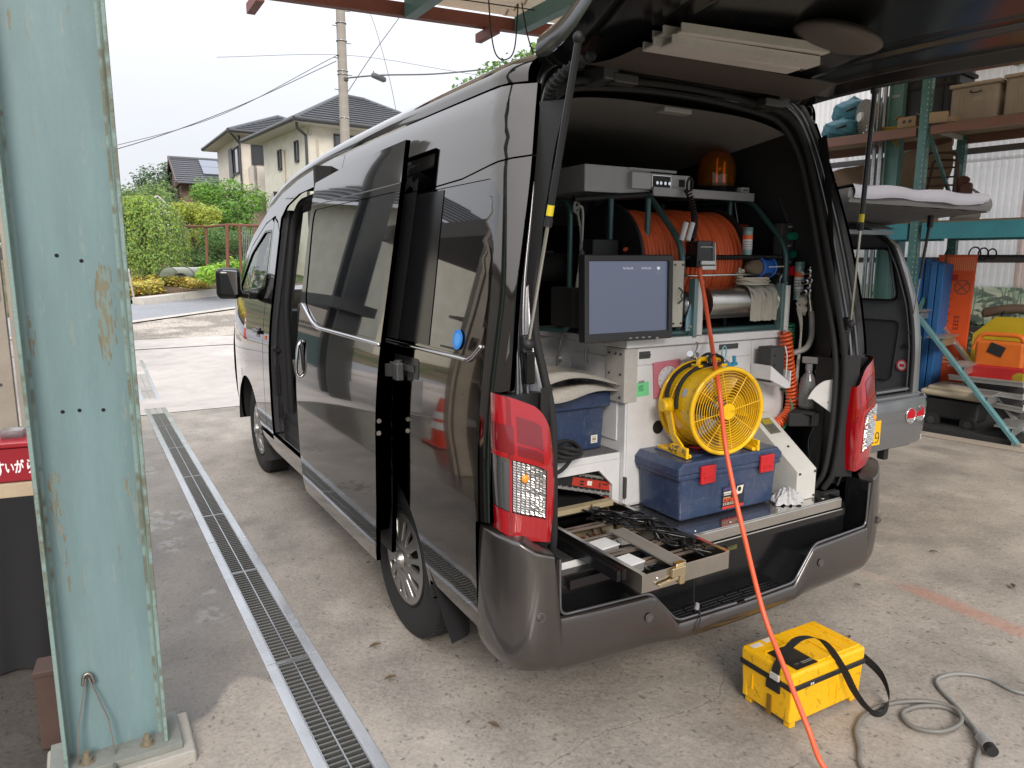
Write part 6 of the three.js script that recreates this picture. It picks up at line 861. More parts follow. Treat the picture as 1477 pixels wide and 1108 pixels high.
  mesh('rating_label', [grid((u, v) => { const a = lerp(1.02, 1.22, v); return [-(R - 0.0045) * Math.sin(a), (R - 0.0045) * Math.cos(a), lerp(0.015, 0.042, u)]; }, 2, 6)], std([0.45, 0.47, 0.52], 0.5), f);
}
// ---- navy tool box
{
  const t = thing('navy_toolbox', 'large navy plastic tool box with red latches below the yellow fan', 'tool box', [0.135, 0.636, -0.315], -0.02);
  const body = new RoundedBoxGeometry(0.52, 0.19, 0.24, 3, 0.012); { const p = body.attributes.position; for (let i = 0; i < p.count; i++) { const k = 0.955 + 0.045 * (p.getY(i) + 0.095) / 0.19; p.setX(i, p.getX(i) * k); p.setZ(i, p.getZ(i) * k); } body.computeVertexNormals(); body.translate(0, 0.097, 0); }
  mesh('body', [body, rbox(0.54, 0.02, 0.255, 0.006, [0, 0.175, 0]), span(-0.003, 0.003, 0.01, 0.18, 0.117, 0.1205)], M.navy, t);
  mesh('lid', [extrude([[-0.275, 0], [0.275, 0], [0.275, 0.026], [0.25, 0.05], [-0.25, 0.05], [-0.275, 0.026]], 0.26, 0.008, [], [0, 0.184, -0.13]), rbox(0.40, 0.008, 0.17, 0.003, [0, 0.235, -0.01])], M.navy, t);
  mesh('lid_handle', [bent([[-0.075, 0.236, -0.035], [-0.075, 0.246, 0.02], [0.075, 0.246, 0.02], [0.075, 0.236, -0.035]], 0.007, 0.015), rbox(0.16, 0.006, 0.055, 0.002, [0, 0.238, -0.01])], M.red, t); mesh('lid_tray', [rbox(0.11, 0.006, 0.03, 0.002, [0.02, 0.240, 0.052])], M.black, t);
  for (const x of [-0.135, 0.18]) mesh('latch', [rbox(0.075, 0.07, 0.012, 0.004, [x, 0.178, 0.136]), rbox(0.045, 0.004, 0.006, 0.001, [x, 0.162, 0.142]), rbox(0.045, 0.003, 0.006, 0.001, [x, 0.170, 0.142])], M.red, t);
  mesh('label', box(0.115, 0.088, 0.001, [0.02, 0.062, 0.1215]), std([1, 1, 1], 0.5, 0, { map: canvasTex(256, 200, (x) => { x.fillStyle = '#20222e'; x.fillRect(0, 0, 256, 200); x.fillStyle = '#4a3f70'; x.fillRect(10, 8, 110, 22); x.fillStyle = '#c9c4bd'; x.fillRect(10, 42, 90, 16); x.fillRect(14, 64, 80, 10); x.fillStyle = '#d8d0c0'; x.beginPath(); x.moveTo(170, 10); x.lineTo(246, 6); x.lineTo(230, 80); x.lineTo(150, 90); x.fill(); x.fillStyle = '#15151a'; x.beginPath(); x.arc(196, 40, 22, 0, 7); x.fill(); x.fillStyle = '#c98d55'; x.fillRect(8, 92, 84, 10); x.fillStyle = '#e0562a'; for (let i = 0; i < 6; i++) { x.fillRect(8 + i * 26, 106, 20, 8); x.fillRect(8 + i * 26 + (i % 2) * 10, 106, 9, 28); x.fillRect(8 + i * 26, 126, 20 - 5 * (i % 3), 8); } x.fillStyle = '#d8c9a8'; for (let i = 0; i < 9; i++) { x.fillRect(8 + i * 21, 144, 15, 5); x.fillRect(10 + i * 21 + 5 * (i % 3), 144, 5, 20); x.fillRect(8 + i * 21, 159, 15, 5); } x.fillStyle = '#c0392b'; x.fillRect(0, 176, 256, 24); }) }), t, { keepUV: true });
  mesh('hinge_pin', cyl(0.005, 0.005, 0.5, [0, 0.19, -0.131], [0, 0, Math.PI / 2], 8), M.black, t);
}
// ---- navy bin, white sheet, cord on the side shelf
{
  const b = thing('navy_bin', 'small navy lidded bin on the side shelf under a white sheet', 'bin', [-0.345, 0.863, -0.67], 0.02);
  const body = new RoundedBoxGeometry(0.25, 0.19, 0.27, 3, 0.012); { const p = body.attributes.position; for (let i = 0; i < p.count; i++) { const k = 0.94 + 0.06 * (p.getY(i) + 0.095) / 0.19; p.setX(i, p.getX(i) * k); p.setZ(i, p.getZ(i) * k); } body.computeVertexNormals(); body.translate(0, 0.096, 0); }
  mesh('body', body, M.navy, b); mesh('lid', [rbox(0.28, 0.06, 0.30, 0.008, [0, 0.205, 0]), rbox(0.26, 0.02, 0.28, 0.006, [0, 0.242, 0])], M.navy, b);
  mesh('sticker', box(0.032, 0.032, 0.0006, [0.075, 0.045, 0.131]), std([1, 1, 1], 0.6, 0, { map: canvasTex(64, 64, (x) => { x.fillStyle = '#d8d6cf'; x.fillRect(0, 0, 64, 64); x.fillStyle = '#8a8258'; x.fillRect(14, 24, 36, 18); x.fillStyle = '#77777a'; x.fillRect(10, 12, 44, 4); x.fillRect(10, 50, 44, 4); }) }), b, { keepUV: true });
  const s = thing('white_sheet', 'folded off-white sheet lying over the navy bin', 'sheet', [-0.375, 1.118, -0.62]);
  for (const k of [0, 1]) mesh('fold', grid((u, v) => { const x = lerp(-0.31, 0.245 - 0.02 * k, u), z = lerp(-0.24, 0.16 - 0.02 * k, v); const edge = Math.min(u, 1 - u, 1 - v); const dr = k ? 0 : 1; const y = 0.03 * k + 0.018 * (1 - smooth(0, 0.2, edge)) * (k ? -1 : -1) + 0.014 * Math.sin(u * 7 + k) * Math.sin(v * 5) + 0.012 * smooth(0.5, 0, u) + (k ? 0.025 * Math.sin(Math.PI * u) : 0) + 0.01 * smooth(0.3, 0, u); return [x + 0.012 * Math.sin(v * 8), y, z + 0.02 * Math.sin(u * 6 + k * 2)]; }, 40, 30), std([0.62, 0.59, 0.54], 0.95, 0, { map: mottle3, bumpMap: rep(fineBump, 3), bumpScale: 0.003, side: THREE.DoubleSide }), s);
  const cd = thing('black_cord_loop', 'loop of thick black cord at the side shelf edge', 'cord', [-0.46, 0.875, -0.49]);
  for (let k = 0; k < 4; k++) mesh('loop', tube(Array.from({ length: 10 }, (_, i) => { const a = i / 10 * Math.PI * 2 + k; return [(0.065 - 0.006 * k) * Math.cos(a), 0.010 + 0.012 * k + 0.008 * Math.sin(a * 2 + k), (0.045 + 0.004 * k) * Math.sin(a) + 0.03]; }), 0.0075, 40, 8, true), M.rubber, cd); mesh('cord_end', tube([[0.05, 0.03, 0.02], [0.0, 0.0, 0.06], [-0.06, -0.03, 0.08], [-0.14, -0.05, 0.07]], 0.0075, 30, 8), M.rubber, cd);
  const st = thing('survey_staff', 'black and red marked measuring board leaning under the side shelf', 'measuring board', [-0.315, 0.742, -0.505], 0);
  st.rotation.z = -0.27; st.rotation.x = -0.12;
  mesh('board', rbox(0.34, 0.075, 0.012, 0.002), M.darkGrey, st);
  mesh('scale_face', box(0.335, 0.072, 0.0008, [0, 0, 0.0066]), std([1, 1, 1], 0.45, 0, { map: canvasTex(1024, 220, (x, w, h) => { x.fillStyle = '#151517'; x.fillRect(0, 0, w, h); x.fillStyle = '#c9c6c0'; for (let i = 0; i < 60; i++) { x.fillRect(8 + i * 17, 6, 6, i % 5 ? 26 : 40); x.fillRect(8 + i * 17, h - (i % 5 ? 32 : 46), 6, 40); } x.fillStyle = '#a83220'; x.fillRect(250, 60, 740, 100); x.fillStyle = '#d9d5cb'; x.fillRect(470, 80, 70, 54); x.fillRect(880, 90, 90, 60); x.fillStyle = '#1b1b1d'; x.font = 'bold 80px sans-serif'; x.fillText('E', 640, 140); x.fillText('4', 905, 146); x.fillRect(360, 90, 60, 20); x.fillRect(360, 124, 60, 20); x.fillRect(700, 90, 80, 14); }) }), st, { keepUV: true });
}
// ---- pulled-out stainless drawer with its contents, lower tray
{
  const d = thing('pull_out_tray', 'shallow stainless drawer pulled out over the bumper', 'drawer', [-0.443, 0.655, 0]);
  const W = 0.178, zf = 0.172, zb = -0.95;
  mesh('bottom', span(-W, W, -0.022, -0.019, zb, zf), std([0.36, 0.35, 0.34], 0.22, 1, { map: mottle3, roughnessMap: scuff }), d);
  const sm = std([0.58, 0.54, 0.49], 0.22, 1, { map: mottle3 });
  mesh('side_wall', span(-W - 0.002, -W, -0.022, 0.036, zb, zf), sm, d); mesh('side_wall', span(W, W + 0.002, -0.022, 0.036, zb, zf), sm, d);
  mesh('front_wall', [span(-W - 0.002, W + 0.002, -0.022, 0.036, zf, zf + 0.003, 0.001)], sm, d);
  mesh('runner', [span(-W - 0.02, -W - 0.004, -0.018, 0.016, -0.9, 0.08), span(W + 0.004, W + 0.02, -0.018, 0.016, -0.9, -0.1)], M.blackGloss, d);
  mesh('rim', [span(-W - 0.004, -W + 0.012, 0.036, 0.038, zb, zf), span(W - 0.012, W + 0.004, 0.036, 0.038, zb, zf)], M.steelBright, d);
  mesh('latch', [rbox(0.055, 0.03, 0.014, 0.003, [-0.045, 0.022, zf + 0.010]), rbox(0.04, 0.012, 0.02, 0.003, [-0.03, 0.038, zf - 0.002]), rbox(0.075, 0.010, 0.008, 0.002, [-0.085, -0.002, zf + 0.012], [0, 0, 0.12]), rbox(0.02, 0.03, 0.012, 0.003, [-0.03, -0.006, zf + 0.01])], std([0.66, 0.55, 0.36], 0.2, 1), d);
  mesh('screw', cyl(0.005, 0.005, 0.005, [-0.12, 0.012, zf + 0.004], [Math.PI / 2, 0, 0], 10), M.chrome, d);
  const cd = [], crossM = std([0.28, 0.22, 0.18], 0.5, 0.5, { map: mottle3 });
  const item = (name, label, cat, geos, mat) => { const o = thing(name, label, cat, [-0.443, 0.655, 0]); mesh('body', geos, mat, o); return o; };
  const cr = [[-0.30, 'flat steel cross bar farthest back in the drawer'], [-0.19, 'second brownish cross bar from the drawer back'], [-0.06, 'third cross bar lying in the drawer under the plank'], [0.04, 'cross bar nearest the drawer latch']];
  for (const [z, lb] of cr) { const o = item('cross_bar', lb, 'bar', [bar([-W + 0.004, 0.006, z], [W - 0.004, 0.012, z + 0.02], 0.02, 0.012)], crossM); mesh('edge', bar([-W + 0.004, 0.0135, z + 0.011], [W - 0.004, 0.0195, z + 0.031], 0.003, 0.003), M.steelBright, o); }
  const pk = item('grey_plank', 'worn grey wooden slat lying lengthways in the drawer', 'slat', [rbox(0.055, 0.008, 0.30, 0.002, [-0.01, 0.030, -0.005], [0.04, 0.02, 0])], std([0.20, 0.18, 0.155], 0.8, 0, { map: mottle3 })); mesh('worn_edge', rbox(0.003, 0.009, 0.30, 0.001, [0.018, 0.030, -0.005], [0.04, 0.02, 0]), std([0.28, 0.25, 0.21], 0.8), pk);
  const ch = item('timber_slat', 'pale wooden slat across the back of the drawer', 'slat', [rbox(0.34, 0.02, 0.04, 0.003, [0, 0.030, -0.42])], std([0.40, 0.33, 0.20], 0.7, 0, { map: mottle3 })); mesh('nail_head', cyl(0.003, 0.003, 0.002, [0.12, 0.041, -0.42]), M.steel, ch);
  for (const [x, z, lb] of [[-0.12, 0.03, 'clear plastic block in the drawer near corner'], [-0.10, -0.12, 'clear plastic block behind the near one in the drawer']]) { const o = item('plastic_block', lb, 'block', [rbox(0.09, 0.03, 0.07, 0.004, [x, -0.002, z], [0, 0.1, 0])], M.clearGrey); mesh('lid', rbox(0.094, 0.005, 0.074, 0.002, [x, 0.015, z], [0, 0.1, 0]), M.whiteGloss, o); }
  const bx = item('black_pouch', 'black pouch under the cords at the drawer back', 'pouch', [rbox(0.26, 0.03, 0.28, 0.01, [0.03, 0.0, -0.60])], M.blackMatte); mesh('flap', rbox(0.25, 0.006, 0.12, 0.003, [0.03, 0.018, -0.50]), M.black, bx);
  const cb = thing('black_cable_bundle', 'tangled bundle of thin black cables along the drawer right side', 'cable bundle', [-0.443, 0.655, 0]);
  seedState = 777; for (let k = 0; k < 16; k++) { const P = []; const ph = rr(0, 6), z0 = rr(-0.42, -0.30), z1 = rr(0.02, 0.15); for (let i = 0; i <= 9; i++) { const t = i / 9; P.push([lerp(0.06, 0.155, t * 0.8 + 0.1) + 0.045 * Math.sin(ph + t * rr(7, 10)) * (1 - 0.3 * t) - 0.02, 0.008 + 0.035 * rnd() + 0.022 * Math.sin(t * Math.PI), lerp(z0, z1, t) + rr(-0.012, 0.012)]); } mesh('cable', tube(P, rr(0.0026, 0.0042), 44, 5), M.blackGloss, cb); }
  mesh('clip', [rbox(0.03, 0.02, 0.02, 0.003, [0.03, 0.045, -0.34]), rbox(0.015, 0.02, 0.05, 0.003, [0.13, 0.04, -0.1])], M.darkGrey, cb);
  const lt = thing('lower_tray', 'small white metal tray on the van floor under the drawer', 'tray', [-0.60, 0.60, -0.26], 0.0);
  mesh('bottom', span(-0.10, 0.13, -0.012, -0.006, -0.16, 0.12), M.galv, lt); mesh('wall', [span(-0.10, 0.13, -0.012, 0.028, 0.118, 0.122), span(-0.104, -0.10, -0.012, 0.028, -0.16, 0.122), span(0.13, 0.134, -0.012, 0.028, -0.16, 0.122)], M.white, lt);
}
// ---- orange cable running from the drum to the floor
{
  const o = thing('orange_cable', 'orange push cable running from the drum guide down to the floor', 'cable');
  mesh('cable', tube([[0.19, 1.60, -0.46], [0.16, 1.563, -0.432], [0.189, 1.43, -0.42], [0.203, 1.305, -0.400], [0.094, 1.229, -0.270], [0.022, 1.138, -0.170], [0.008, 0.945, -0.115], [-0.002, 0.805, -0.060], [-0.021, 0.696, 0.0], [-0.034, 0.412, 0.130], [-0.061, 0.273, 0.250], [-0.092, 0.133, 0.38], [-0.092, 0.035, 0.45], [-0.07, 0.010, 0.56], [0.02, 0.009, 0.9], [0.2, 0.009, 1.6]], 0.0088, 200, 10), std([0.72, 0.105, 0.035], 0.4), o);
  const cl = thing('loose_cord', 'thin grey cord with a silver tip dangling onto the step pad', 'cord'); mesh('strand', tube([[-0.21, 0.60, -0.03], [-0.215, 0.50, -0.02], [-0.21, 0.42, -0.02], [-0.20, 0.39, 0.0], [-0.22, 0.36, 0.02], [-0.235, 0.33, 0.022]], 0.0025, 30, 5), M.black, cl); mesh('tip', [cyl(0.007, 0.009, 0.02, [-0.205, 0.41, -0.01], [0.2, 0, 0], 12)], M.grey, cl);
  const pvc = thing('trunking_bundle', 'bundle of white plastic trunking rails tucked under the raised tailgate', 'trunking');
  // channel sections side by side
  const ch = extrude([[-0.03, 0], [0.03, 0], [0.03, 0.026], [0.024, 0.026], [0.024, 0.006], [-0.024, 0.006], [-0.024, 0.026], [-0.03, 0.026]], 0.56, 0.001); ch.rotateY(Math.PI / 2); boxUV(ch);
  for (const [dz, dy, dx, rz] of [[0.0, 0, 0, 0], [0.055, -0.004, 0.02, 0.015], [0.028, -0.03, 0.01, 0.005], [-0.03, -0.026, -0.01, -0.01]]) { const m = new THREE.Mesh(ch, std([0.68, 0.63, 0.59], 0.5, 0, { map: mottle3 })); m.name = 'rail'; m.position.set(-0.45 + dx, 2.255 + dy, -0.03 + dz); m.rotation.set(0, -0.14, -0.015 + rz); m.castShadow = m.receiveShadow = true; pvc.add(m); }
}
// ================================================================== RIGHT SIDE OF THE SHED
// local frame along the right wall: s runs away from the camera, o outward to the right
const RB = [4.762, -2.381], RD = [-0.151, -0.988], RN = [0.988, -0.151], RYAW = Math.atan2(-0.151, 0.988) * -1;
const RP = (s, y, o) => [RB[0] + RD[0] * s + RN[0] * o, y, RB[1] + RD[1] * s + RN[1] * o];
const RROT = Math.atan2(RD[0], RD[1]);            // local +z -> along -? (see rgroup)
function rgroup(name, label, cat, s, y, o, group) { // local x = outward (o), local z = towards the camera (-s)
  const g = thing(name, label, cat, RP(s, y, o), 0, group); g.rotation.y = Math.atan2(-RN[1], RN[0]); return g;
}
const tealP = std([0.10, 0.235, 0.225], 0.5, 0.1, { map: mottle3, roughnessMap: scuff }), tealBr = std([0.06, 0.30, 0.36], 0.45, 0.1, { map: mottle3 });
// ---- translucent corrugated wall
{
  const w = rgroup('corrugated_wall', 'translucent corrugated sheet wall with girts behind the teal storage rack', 'wall', 0, 0, 1.4);
  const white = phy([0.95, 0.93, 0.93], 0.9, 0, { transmission: 0.65, thickness: 0, side: THREE.DoubleSide, map: mottle1 }), pink = phy([0.90, 0.74, 0.68], 0.9, 0, { transmission: 0.6, thickness: 0, side: THREE.DoubleSide, map: mottle1 }), frost = phy([0.66, 0.74, 0.66], 0.35, 0, { transmission: 0.85, thickness: 0, side: THREE.DoubleSide, roughnessMap: null });
  const sheet = (z0, W, y0, h, mat, dx) => { const g = corr(W, h, 0.063, 0.015, 1, 8); g.rotateY(Math.PI / 2); g.translate(dx, y0, z0 + W); mesh('wall_sheet', g, mat, w); };
  for (let k = 0; k < 11; k++) { const z = 3.2 - k * 0.92 - 0.9; sheet(z, 0.95, 2.62, 1.9, white, 0.012 * (k % 2)); sheet(z, 0.95, 1.34, 1.32, k % 4 === 1 || z > -0.35 ? pink : white, 0.02 + 0.012 * (k % 2)); sheet(z, 0.95, 0.0, 1.36, frost, 0.04 + 0.012 * (k % 2)); }
  for (const y of [2.73, 1.62, 0.9]) mesh('girt', span(-0.05, -0.012, y - 0.03, y + 0.03, -7, 3), std([0.14, 0.13, 0.13], 0.6), w);
  mesh('girt', span(-0.05, -0.012, 4.2, 4.3, -7, 3), std([0.12, 0.11, 0.10], 0.6), w);
  for (const z of [-6, -3.2, 0.9, 3]) mesh('wall_post', span(-0.12, -0.05, 0, 4.4, z - 0.04, z + 0.04), std([0.40, 0.30, 0.26], 0.6, 0, { map: mottle3 }), w);
  mesh('lower_rail', span(-0.07, -0.012, 0.62, 0.66, -7, 3), std([0.16, 0.09, 0.06], 0.6), w);
}
// weeds pressed against the lower wall outside
{
  const st = rgroup('weed_clump', 'tall green weeds seen blurred through the frosted lower wall', 'weeds', -0.3, 0, 1.75);
  seedState = 555; const L = [], S = [];
  for (let i = 0; i < 150; i++) { const z = rr(-1.2, 1.2), x = rr(-0.2, 0.4), h = rr(0.5, 1.5), lean = rr(-0.25, 0.25); S.push(rod([x, 0, z], [x + lean * 0.3, h, z + lean], 0.005, 4)); for (let k = 0; k < 9; k++) { const t = rr(0.25, 1), a = rr(0, 6.28), l = rr(0.10, 0.24); const p = [x + lean * 0.3 * t, h * t, z + lean * t]; const g = new THREE.BufferGeometry(); const dx = Math.cos(a), dz = Math.sin(a), w = l * 0.16; g.setAttribute('position', new THREE.Float32BufferAttribute([p[0], p[1], p[2], p[0] + dx * l * 0.5 - dz * w, p[1] + l * 0.35, p[2] + dz * l * 0.5 + dx * w, p[0] + dx * l, p[1] + l * 0.2, p[2] + dz * l, p[0], p[1], p[2], p[0] + dx * l, p[1] + l * 0.2, p[2] + dz * l, p[0] + dx * l * 0.5 + dz * w, p[1] + l * 0.35, p[2] + dz * l * 0.5 - dx * w], 3)); g.computeVertexNormals(); L.push(g); } }
  const lf = mesh('leaves', L, std([0.07, 0.13, 0.035], 0.7, 0, { side: THREE.DoubleSide }), st); lf.userData.kind = 'stuff'; const sm = mesh('stems', S, std([0.10, 0.13, 0.05], 0.7), st); sm.userData.kind = 'stuff';
}
// ---- teal storage rack
{
  const r = rgroup('storage_rack', 'teal steel storage rack with brown plank shelves along the right wall', 'rack', 0, 0, 0);
  const post = (z, x, h = 3.9) => { const holes = []; for (let y = 0.3; y < h; y += 0.05) holes.push(box(0.004, 0.014, 0.010, [x - 0.0405, y, z + 0.02]), box(0.010, 0.014, 0.004, [x - 0.012, y, z + 0.0405])); const p = mesh('post', [span(x - 0.04, x + 0.04, 0.012, h, z + 0.036, z + 0.04), span(x - 0.04, x - 0.036, 0.012, h, z - 0.04, z + 0.04), span(x + 0.036, x + 0.04, 0.012, h, z - 0.04, z + 0.04)], tealP, r); const hm = mesh('post_holes', holes, std([0.28, 0.36, 0.33], 0.6), p); hm.userData.kind = 'stuff'; mesh('foot_plate', box(0.13, 0.012, 0.13, [x, 0.006, z]), tealP, p); };
  post(-0.06, 0.28); post(-0.02, 1.1); post(-2.6, 0.28); post(-2.6, 1.1); post(2.55, 0.28); post(2.55, 1.1);
  for (const [z0, z1] of [[-2.6, -0.08], [-0.04, 2.55]]) for (const x of [0.26, 1.12]) { mesh('shelf_beam', [span(x - 0.025, x + 0.025, 2.775, 2.85, z0 + 0.05, z1 - 0.04)], std([0.24, 0.115, 0.085], 0.55, 0, { map: mottle3 }), r); mesh('load_beam', span(x - 0.025, x + 0.025, 1.815, 1.965, z0 + 0.05, z1 - 0.04), tealBr, r); }
  for (let k = 0; k < 6; k++) { const x = 0.30 + k * 0.145; const pm = std([0.26 + 0.05 * hash(k), 0.19 + 0.04 * hash(k), 0.13], 0.85, 0, { map: mottle3 }); mesh('shelf_plank', span(x, x + 0.138, 2.852, 2.874, -2.58, -0.1), pm, r); mesh('shelf_plank', span(x, x + 0.138, 2.852 + 0.001 * (k % 2), 2.874, -0.02, 2.5), pm, r); mesh('shelf_plank', span(x, x + 0.138, 1.967, 1.985, -2.58, 2.5), pm, r); }
  for (const z of [-0.04, 2.55, -2.6]) { mesh('brace', bar([0.28, 2.85, z], [1.1, 2.15, z], 0.03, 0.03), tealP, r); mesh('brace', bar([0.3, 2.83, z + 0.02], [1.1, 2.83, z + 0.02], 0.03, 0.04), std([0.42, 0.45, 0.42], 0.5), r); mesh('brace', bar([1.1, 1.75, z], [0.28, 0.95, z], 0.03, 0.03), tealP, r); }
}
{
  const c = rgroup('building_post', 'wide pale teal building post with a silver conduit behind the rack', 'post', 0.48, 0, 0.62);
  mesh('web', span(-0.005, 0.005, 0, 4.3, -0.06, 0.06), std([0.17, 0.34, 0.31], 0.5, 0, { map: mottle3 }), c); for (const z of [-0.065, 0.065]) mesh('flange', span(-0.055, 0.055, 0, 4.3, z - 0.005, z + 0.005, 0.002), std([0.17, 0.34, 0.31], 0.5, 0, { map: mottle3 }), c);
  mesh('conduit', [rod([-0.05, 0, -0.11], [-0.05, 4.2, -0.11], 0.026, 16)], M.galv, c); mesh('conduit', rod([-0.06, 0, -0.17], [-0.06, 4.2, -0.17], 0.022, 14), M.galv, c);
  const k = rgroup('yellow_rope_tie', 'frayed yellow rope tied round the pale teal building post', 'rope', 0.47, 2.915, 0.60);
  const ym = std([0.40, 0.27, 0.05], 0.9, 0, { map: mottle3 }); for (let i = 0; i < 3; i++) mesh('wrap', tube(Array.from({ length: 12 }, (_, j) => { const a = j / 12 * 6.283; return [0.075 * Math.cos(a), 0.02 * i - 0.02 + 0.008 * Math.sin(a * 3 + i), 0.20 * Math.sin(a) * 0.55 - 0.03]; }), 0.014, 50, 6, true), ym, k); mesh('tail', [tube([[-0.075, 0, 0.05], [-0.085, -0.08, 0.055], [-0.08, -0.17, 0.05]], 0.012, 16, 6), tube([[-0.075, 0, 0.03], [-0.09, -0.07, 0.02], [-0.085, -0.13, 0.03]], 0.012, 16, 6)], ym, k);
}
// ---- goods on the top shelf
{
  const bagM = std([0.035, 0.15, 0.19], 0.55, 0, { map: mottle3, side: THREE.DoubleSide });
  const bag = (s, o, w, h, d, label, tilt) => { const g = rgroup('teal_bag', label, 'bag', s, 2.876, o); const q = new THREE.SphereGeometry(1, 40, 26); const p = q.attributes.position; for (let i = 0; i < p.count; i++) { let x = p.getX(i), y = p.getY(i), z = p.getZ(i); const k = 1 + 0.05 * Math.sin(x * 6 + y * 5) * Math.cos(z * 7) + 0.02 * Math.sin(y * 13 + z * 11); const e = (v) => Math.sign(v) * Math.pow(Math.abs(v), 0.7); p.setXYZ(i, e(x) * w * k, e(y) * h * k, e(z) * d * k); } q.computeVertexNormals(); q.translate(0, h * 0.93, 0); mesh('sack', q, bagM, g); mesh('tie', [tube([[-w * 0.9, h * 0.9, 0], [-w * 1.02, h, 0.05], [-w * 0.9, h * 1.15, 0.1]], 0.012, 12, 6)], M.black, g); const c = new THREE.ConeGeometry(0.13, 0.09, 14, 3); mesh('gathered_top', place(c, [0, h * 1.95, 0.02], [0.2, 0, 0.3]), bagM, g); g.rotation.z = tilt; return g; };
  bag(0.98, 0.50, 0.15, 0.10, 0.19, 'blue teal bag lying flat on the rack top shelf', 0); const b2 = bag(0.95, 0.62, 0.15, 0.12, 0.18, 'dark teal bag piled upon the flat blue one', 0.05); b2.position.y += 0.17;
  const f = rgroup('wall_fan', 'old off-white round fan head lying on the rack top shelf', 'fan', 0.72, 3.06, 0.46); f.rotation.y -= 0.6;
  const fm = std([0.46, 0.42, 0.37], 0.6, 0, { map: mottle3 });
  mesh('guard_rings', Array.from({ length: 8 }, (_, i) => place(new THREE.TorusGeometry(0.045 + i * 0.018, 0.0028, 6, 44), [-0.05 + 0.0012 * i * i * 0.4, 0, 0], [0, Math.PI / 2, 0])), fm, f); mesh('guard_spokes', Array.from({ length: 20 }, (_, i) => { const a = i / 20 * 6.283; return rod([-0.05, 0.04 * Math.cos(a), 0.04 * Math.sin(a)], [-0.02, 0.172 * Math.cos(a), 0.172 * Math.sin(a)], 0.0025, 5); }), fm, f); mesh('hub', cyl(0.045, 0.05, 0.03, [-0.055, 0, 0], [0, 0, Math.PI / 2], 28), std([0.56, 0.54, 0.50], 0.5), f); mesh('shell', lathe([[0.172, 0], [0.165, 0.05], [0.09, 0.09], [0.0, 0.10]], 36, [-0.02, 0, 0], [0, 0, -Math.PI / 2]), std([0.36, 0.32, 0.27], 0.7, 0, { map: mottle3 }), f); mesh('stand', [rbox(0.10, 0.03, 0.14, 0.008, [0.0, -0.17, 0]), rod([0.02, -0.16, 0], [0.03, -0.05, 0], 0.012)], M.chrome, f);
  const gb = rgroup('grey_bin', 'plain light grey box between the fan head and the building post', 'box', 0.57, 2.876, 0.75); mesh('body', rbox(0.26, 0.36, 0.20, 0.012, [0, 0.18, 0]), std([0.40, 0.42, 0.42], 0.6, 0, { map: mottle1 }), gb); mesh('lid', rbox(0.28, 0.03, 0.22, 0.008, [0, 0.37, 0]), std([0.40, 0.42, 0.42], 0.6), gb);
  const bb = rgroup('black_tote', 'large black plastic box behind the teal rack post', 'box', 0.20, 2.876, 0.85); mesh('body', [rbox(0.40, 0.40, 0.52, 0.02, [0, 0.30, 0])], std([0.022, 0.024, 0.032], 0.4, 0, { map: mottle3 }), bb); mesh('rib', [rbox(0.012, 0.36, 0.03, 0.004, [-0.203, 0.30, 0.12]), rbox(0.012, 0.36, 0.03, 0.004, [-0.203, 0.30, 0.20]), rbox(0.012, 0.03, 0.5, 0.004, [-0.205, 0.42, 0]), rbox(0.36, 0.03, 0.012, 0.004, [0, 0.40, 0.263])], M.black, bb); mesh('lid', rbox(0.44, 0.04, 0.56, 0.01, [0, 0.52, 0]), M.black, bb);
  const cb = rgroup('cardboard_box', 'small open cardboard box on the shelf left of the teal post', 'carton', 0.24, 2.876, 0.36); mesh('carton', [rbox(0.12, 0.10, 0.17, 0.004, [0, 0.05, 0])], std([0.36, 0.24, 0.14], 0.85, 0, { map: mottle3 }), cb); mesh('flap', [box(0.12, 0.003, 0.05, [0, 0.108, 0.10], [0.5, 0, 0]), box(0.12, 0.003, 0.05, [0, 0.108, -0.10], [-0.6, 0, 0])], std([0.42, 0.30, 0.18], 0.85), cb); mesh('hole', [cyl(0.016, 0.016, 0.002, [-0.061, 0.055, 0.03], [0, 0, Math.PI / 2], 16), cyl(0.016, 0.016, 0.002, [-0.061, 0.055, -0.025], [0, 0, Math.PI / 2], 16)], M.darkGrey, cb);
  const wb = rgroup('wooden_block', 'pale wooden block on the shelf right of the teal post', 'wood block', -0.03, 2.876, 0.34); mesh('block', rbox(0.14, 0.10, 0.16, 0.005, [0, 0.05, 0], [0, 0.3, 0]), std([0.42, 0.31, 0.20], 0.85, 0, { map: mottle3 }), wb); mesh('offcut', rbox(0.09, 0.05, 0.07, 0.003, [0.0, 0.025, 0.13], [0, -0.2, 0]), std([0.34, 0.24, 0.15], 0.85), wb);
  const tm = phy([0.66, 0.55, 0.44], 0.5, 0, { transmission: 0.4, thickness: 0, map: mottle1 });
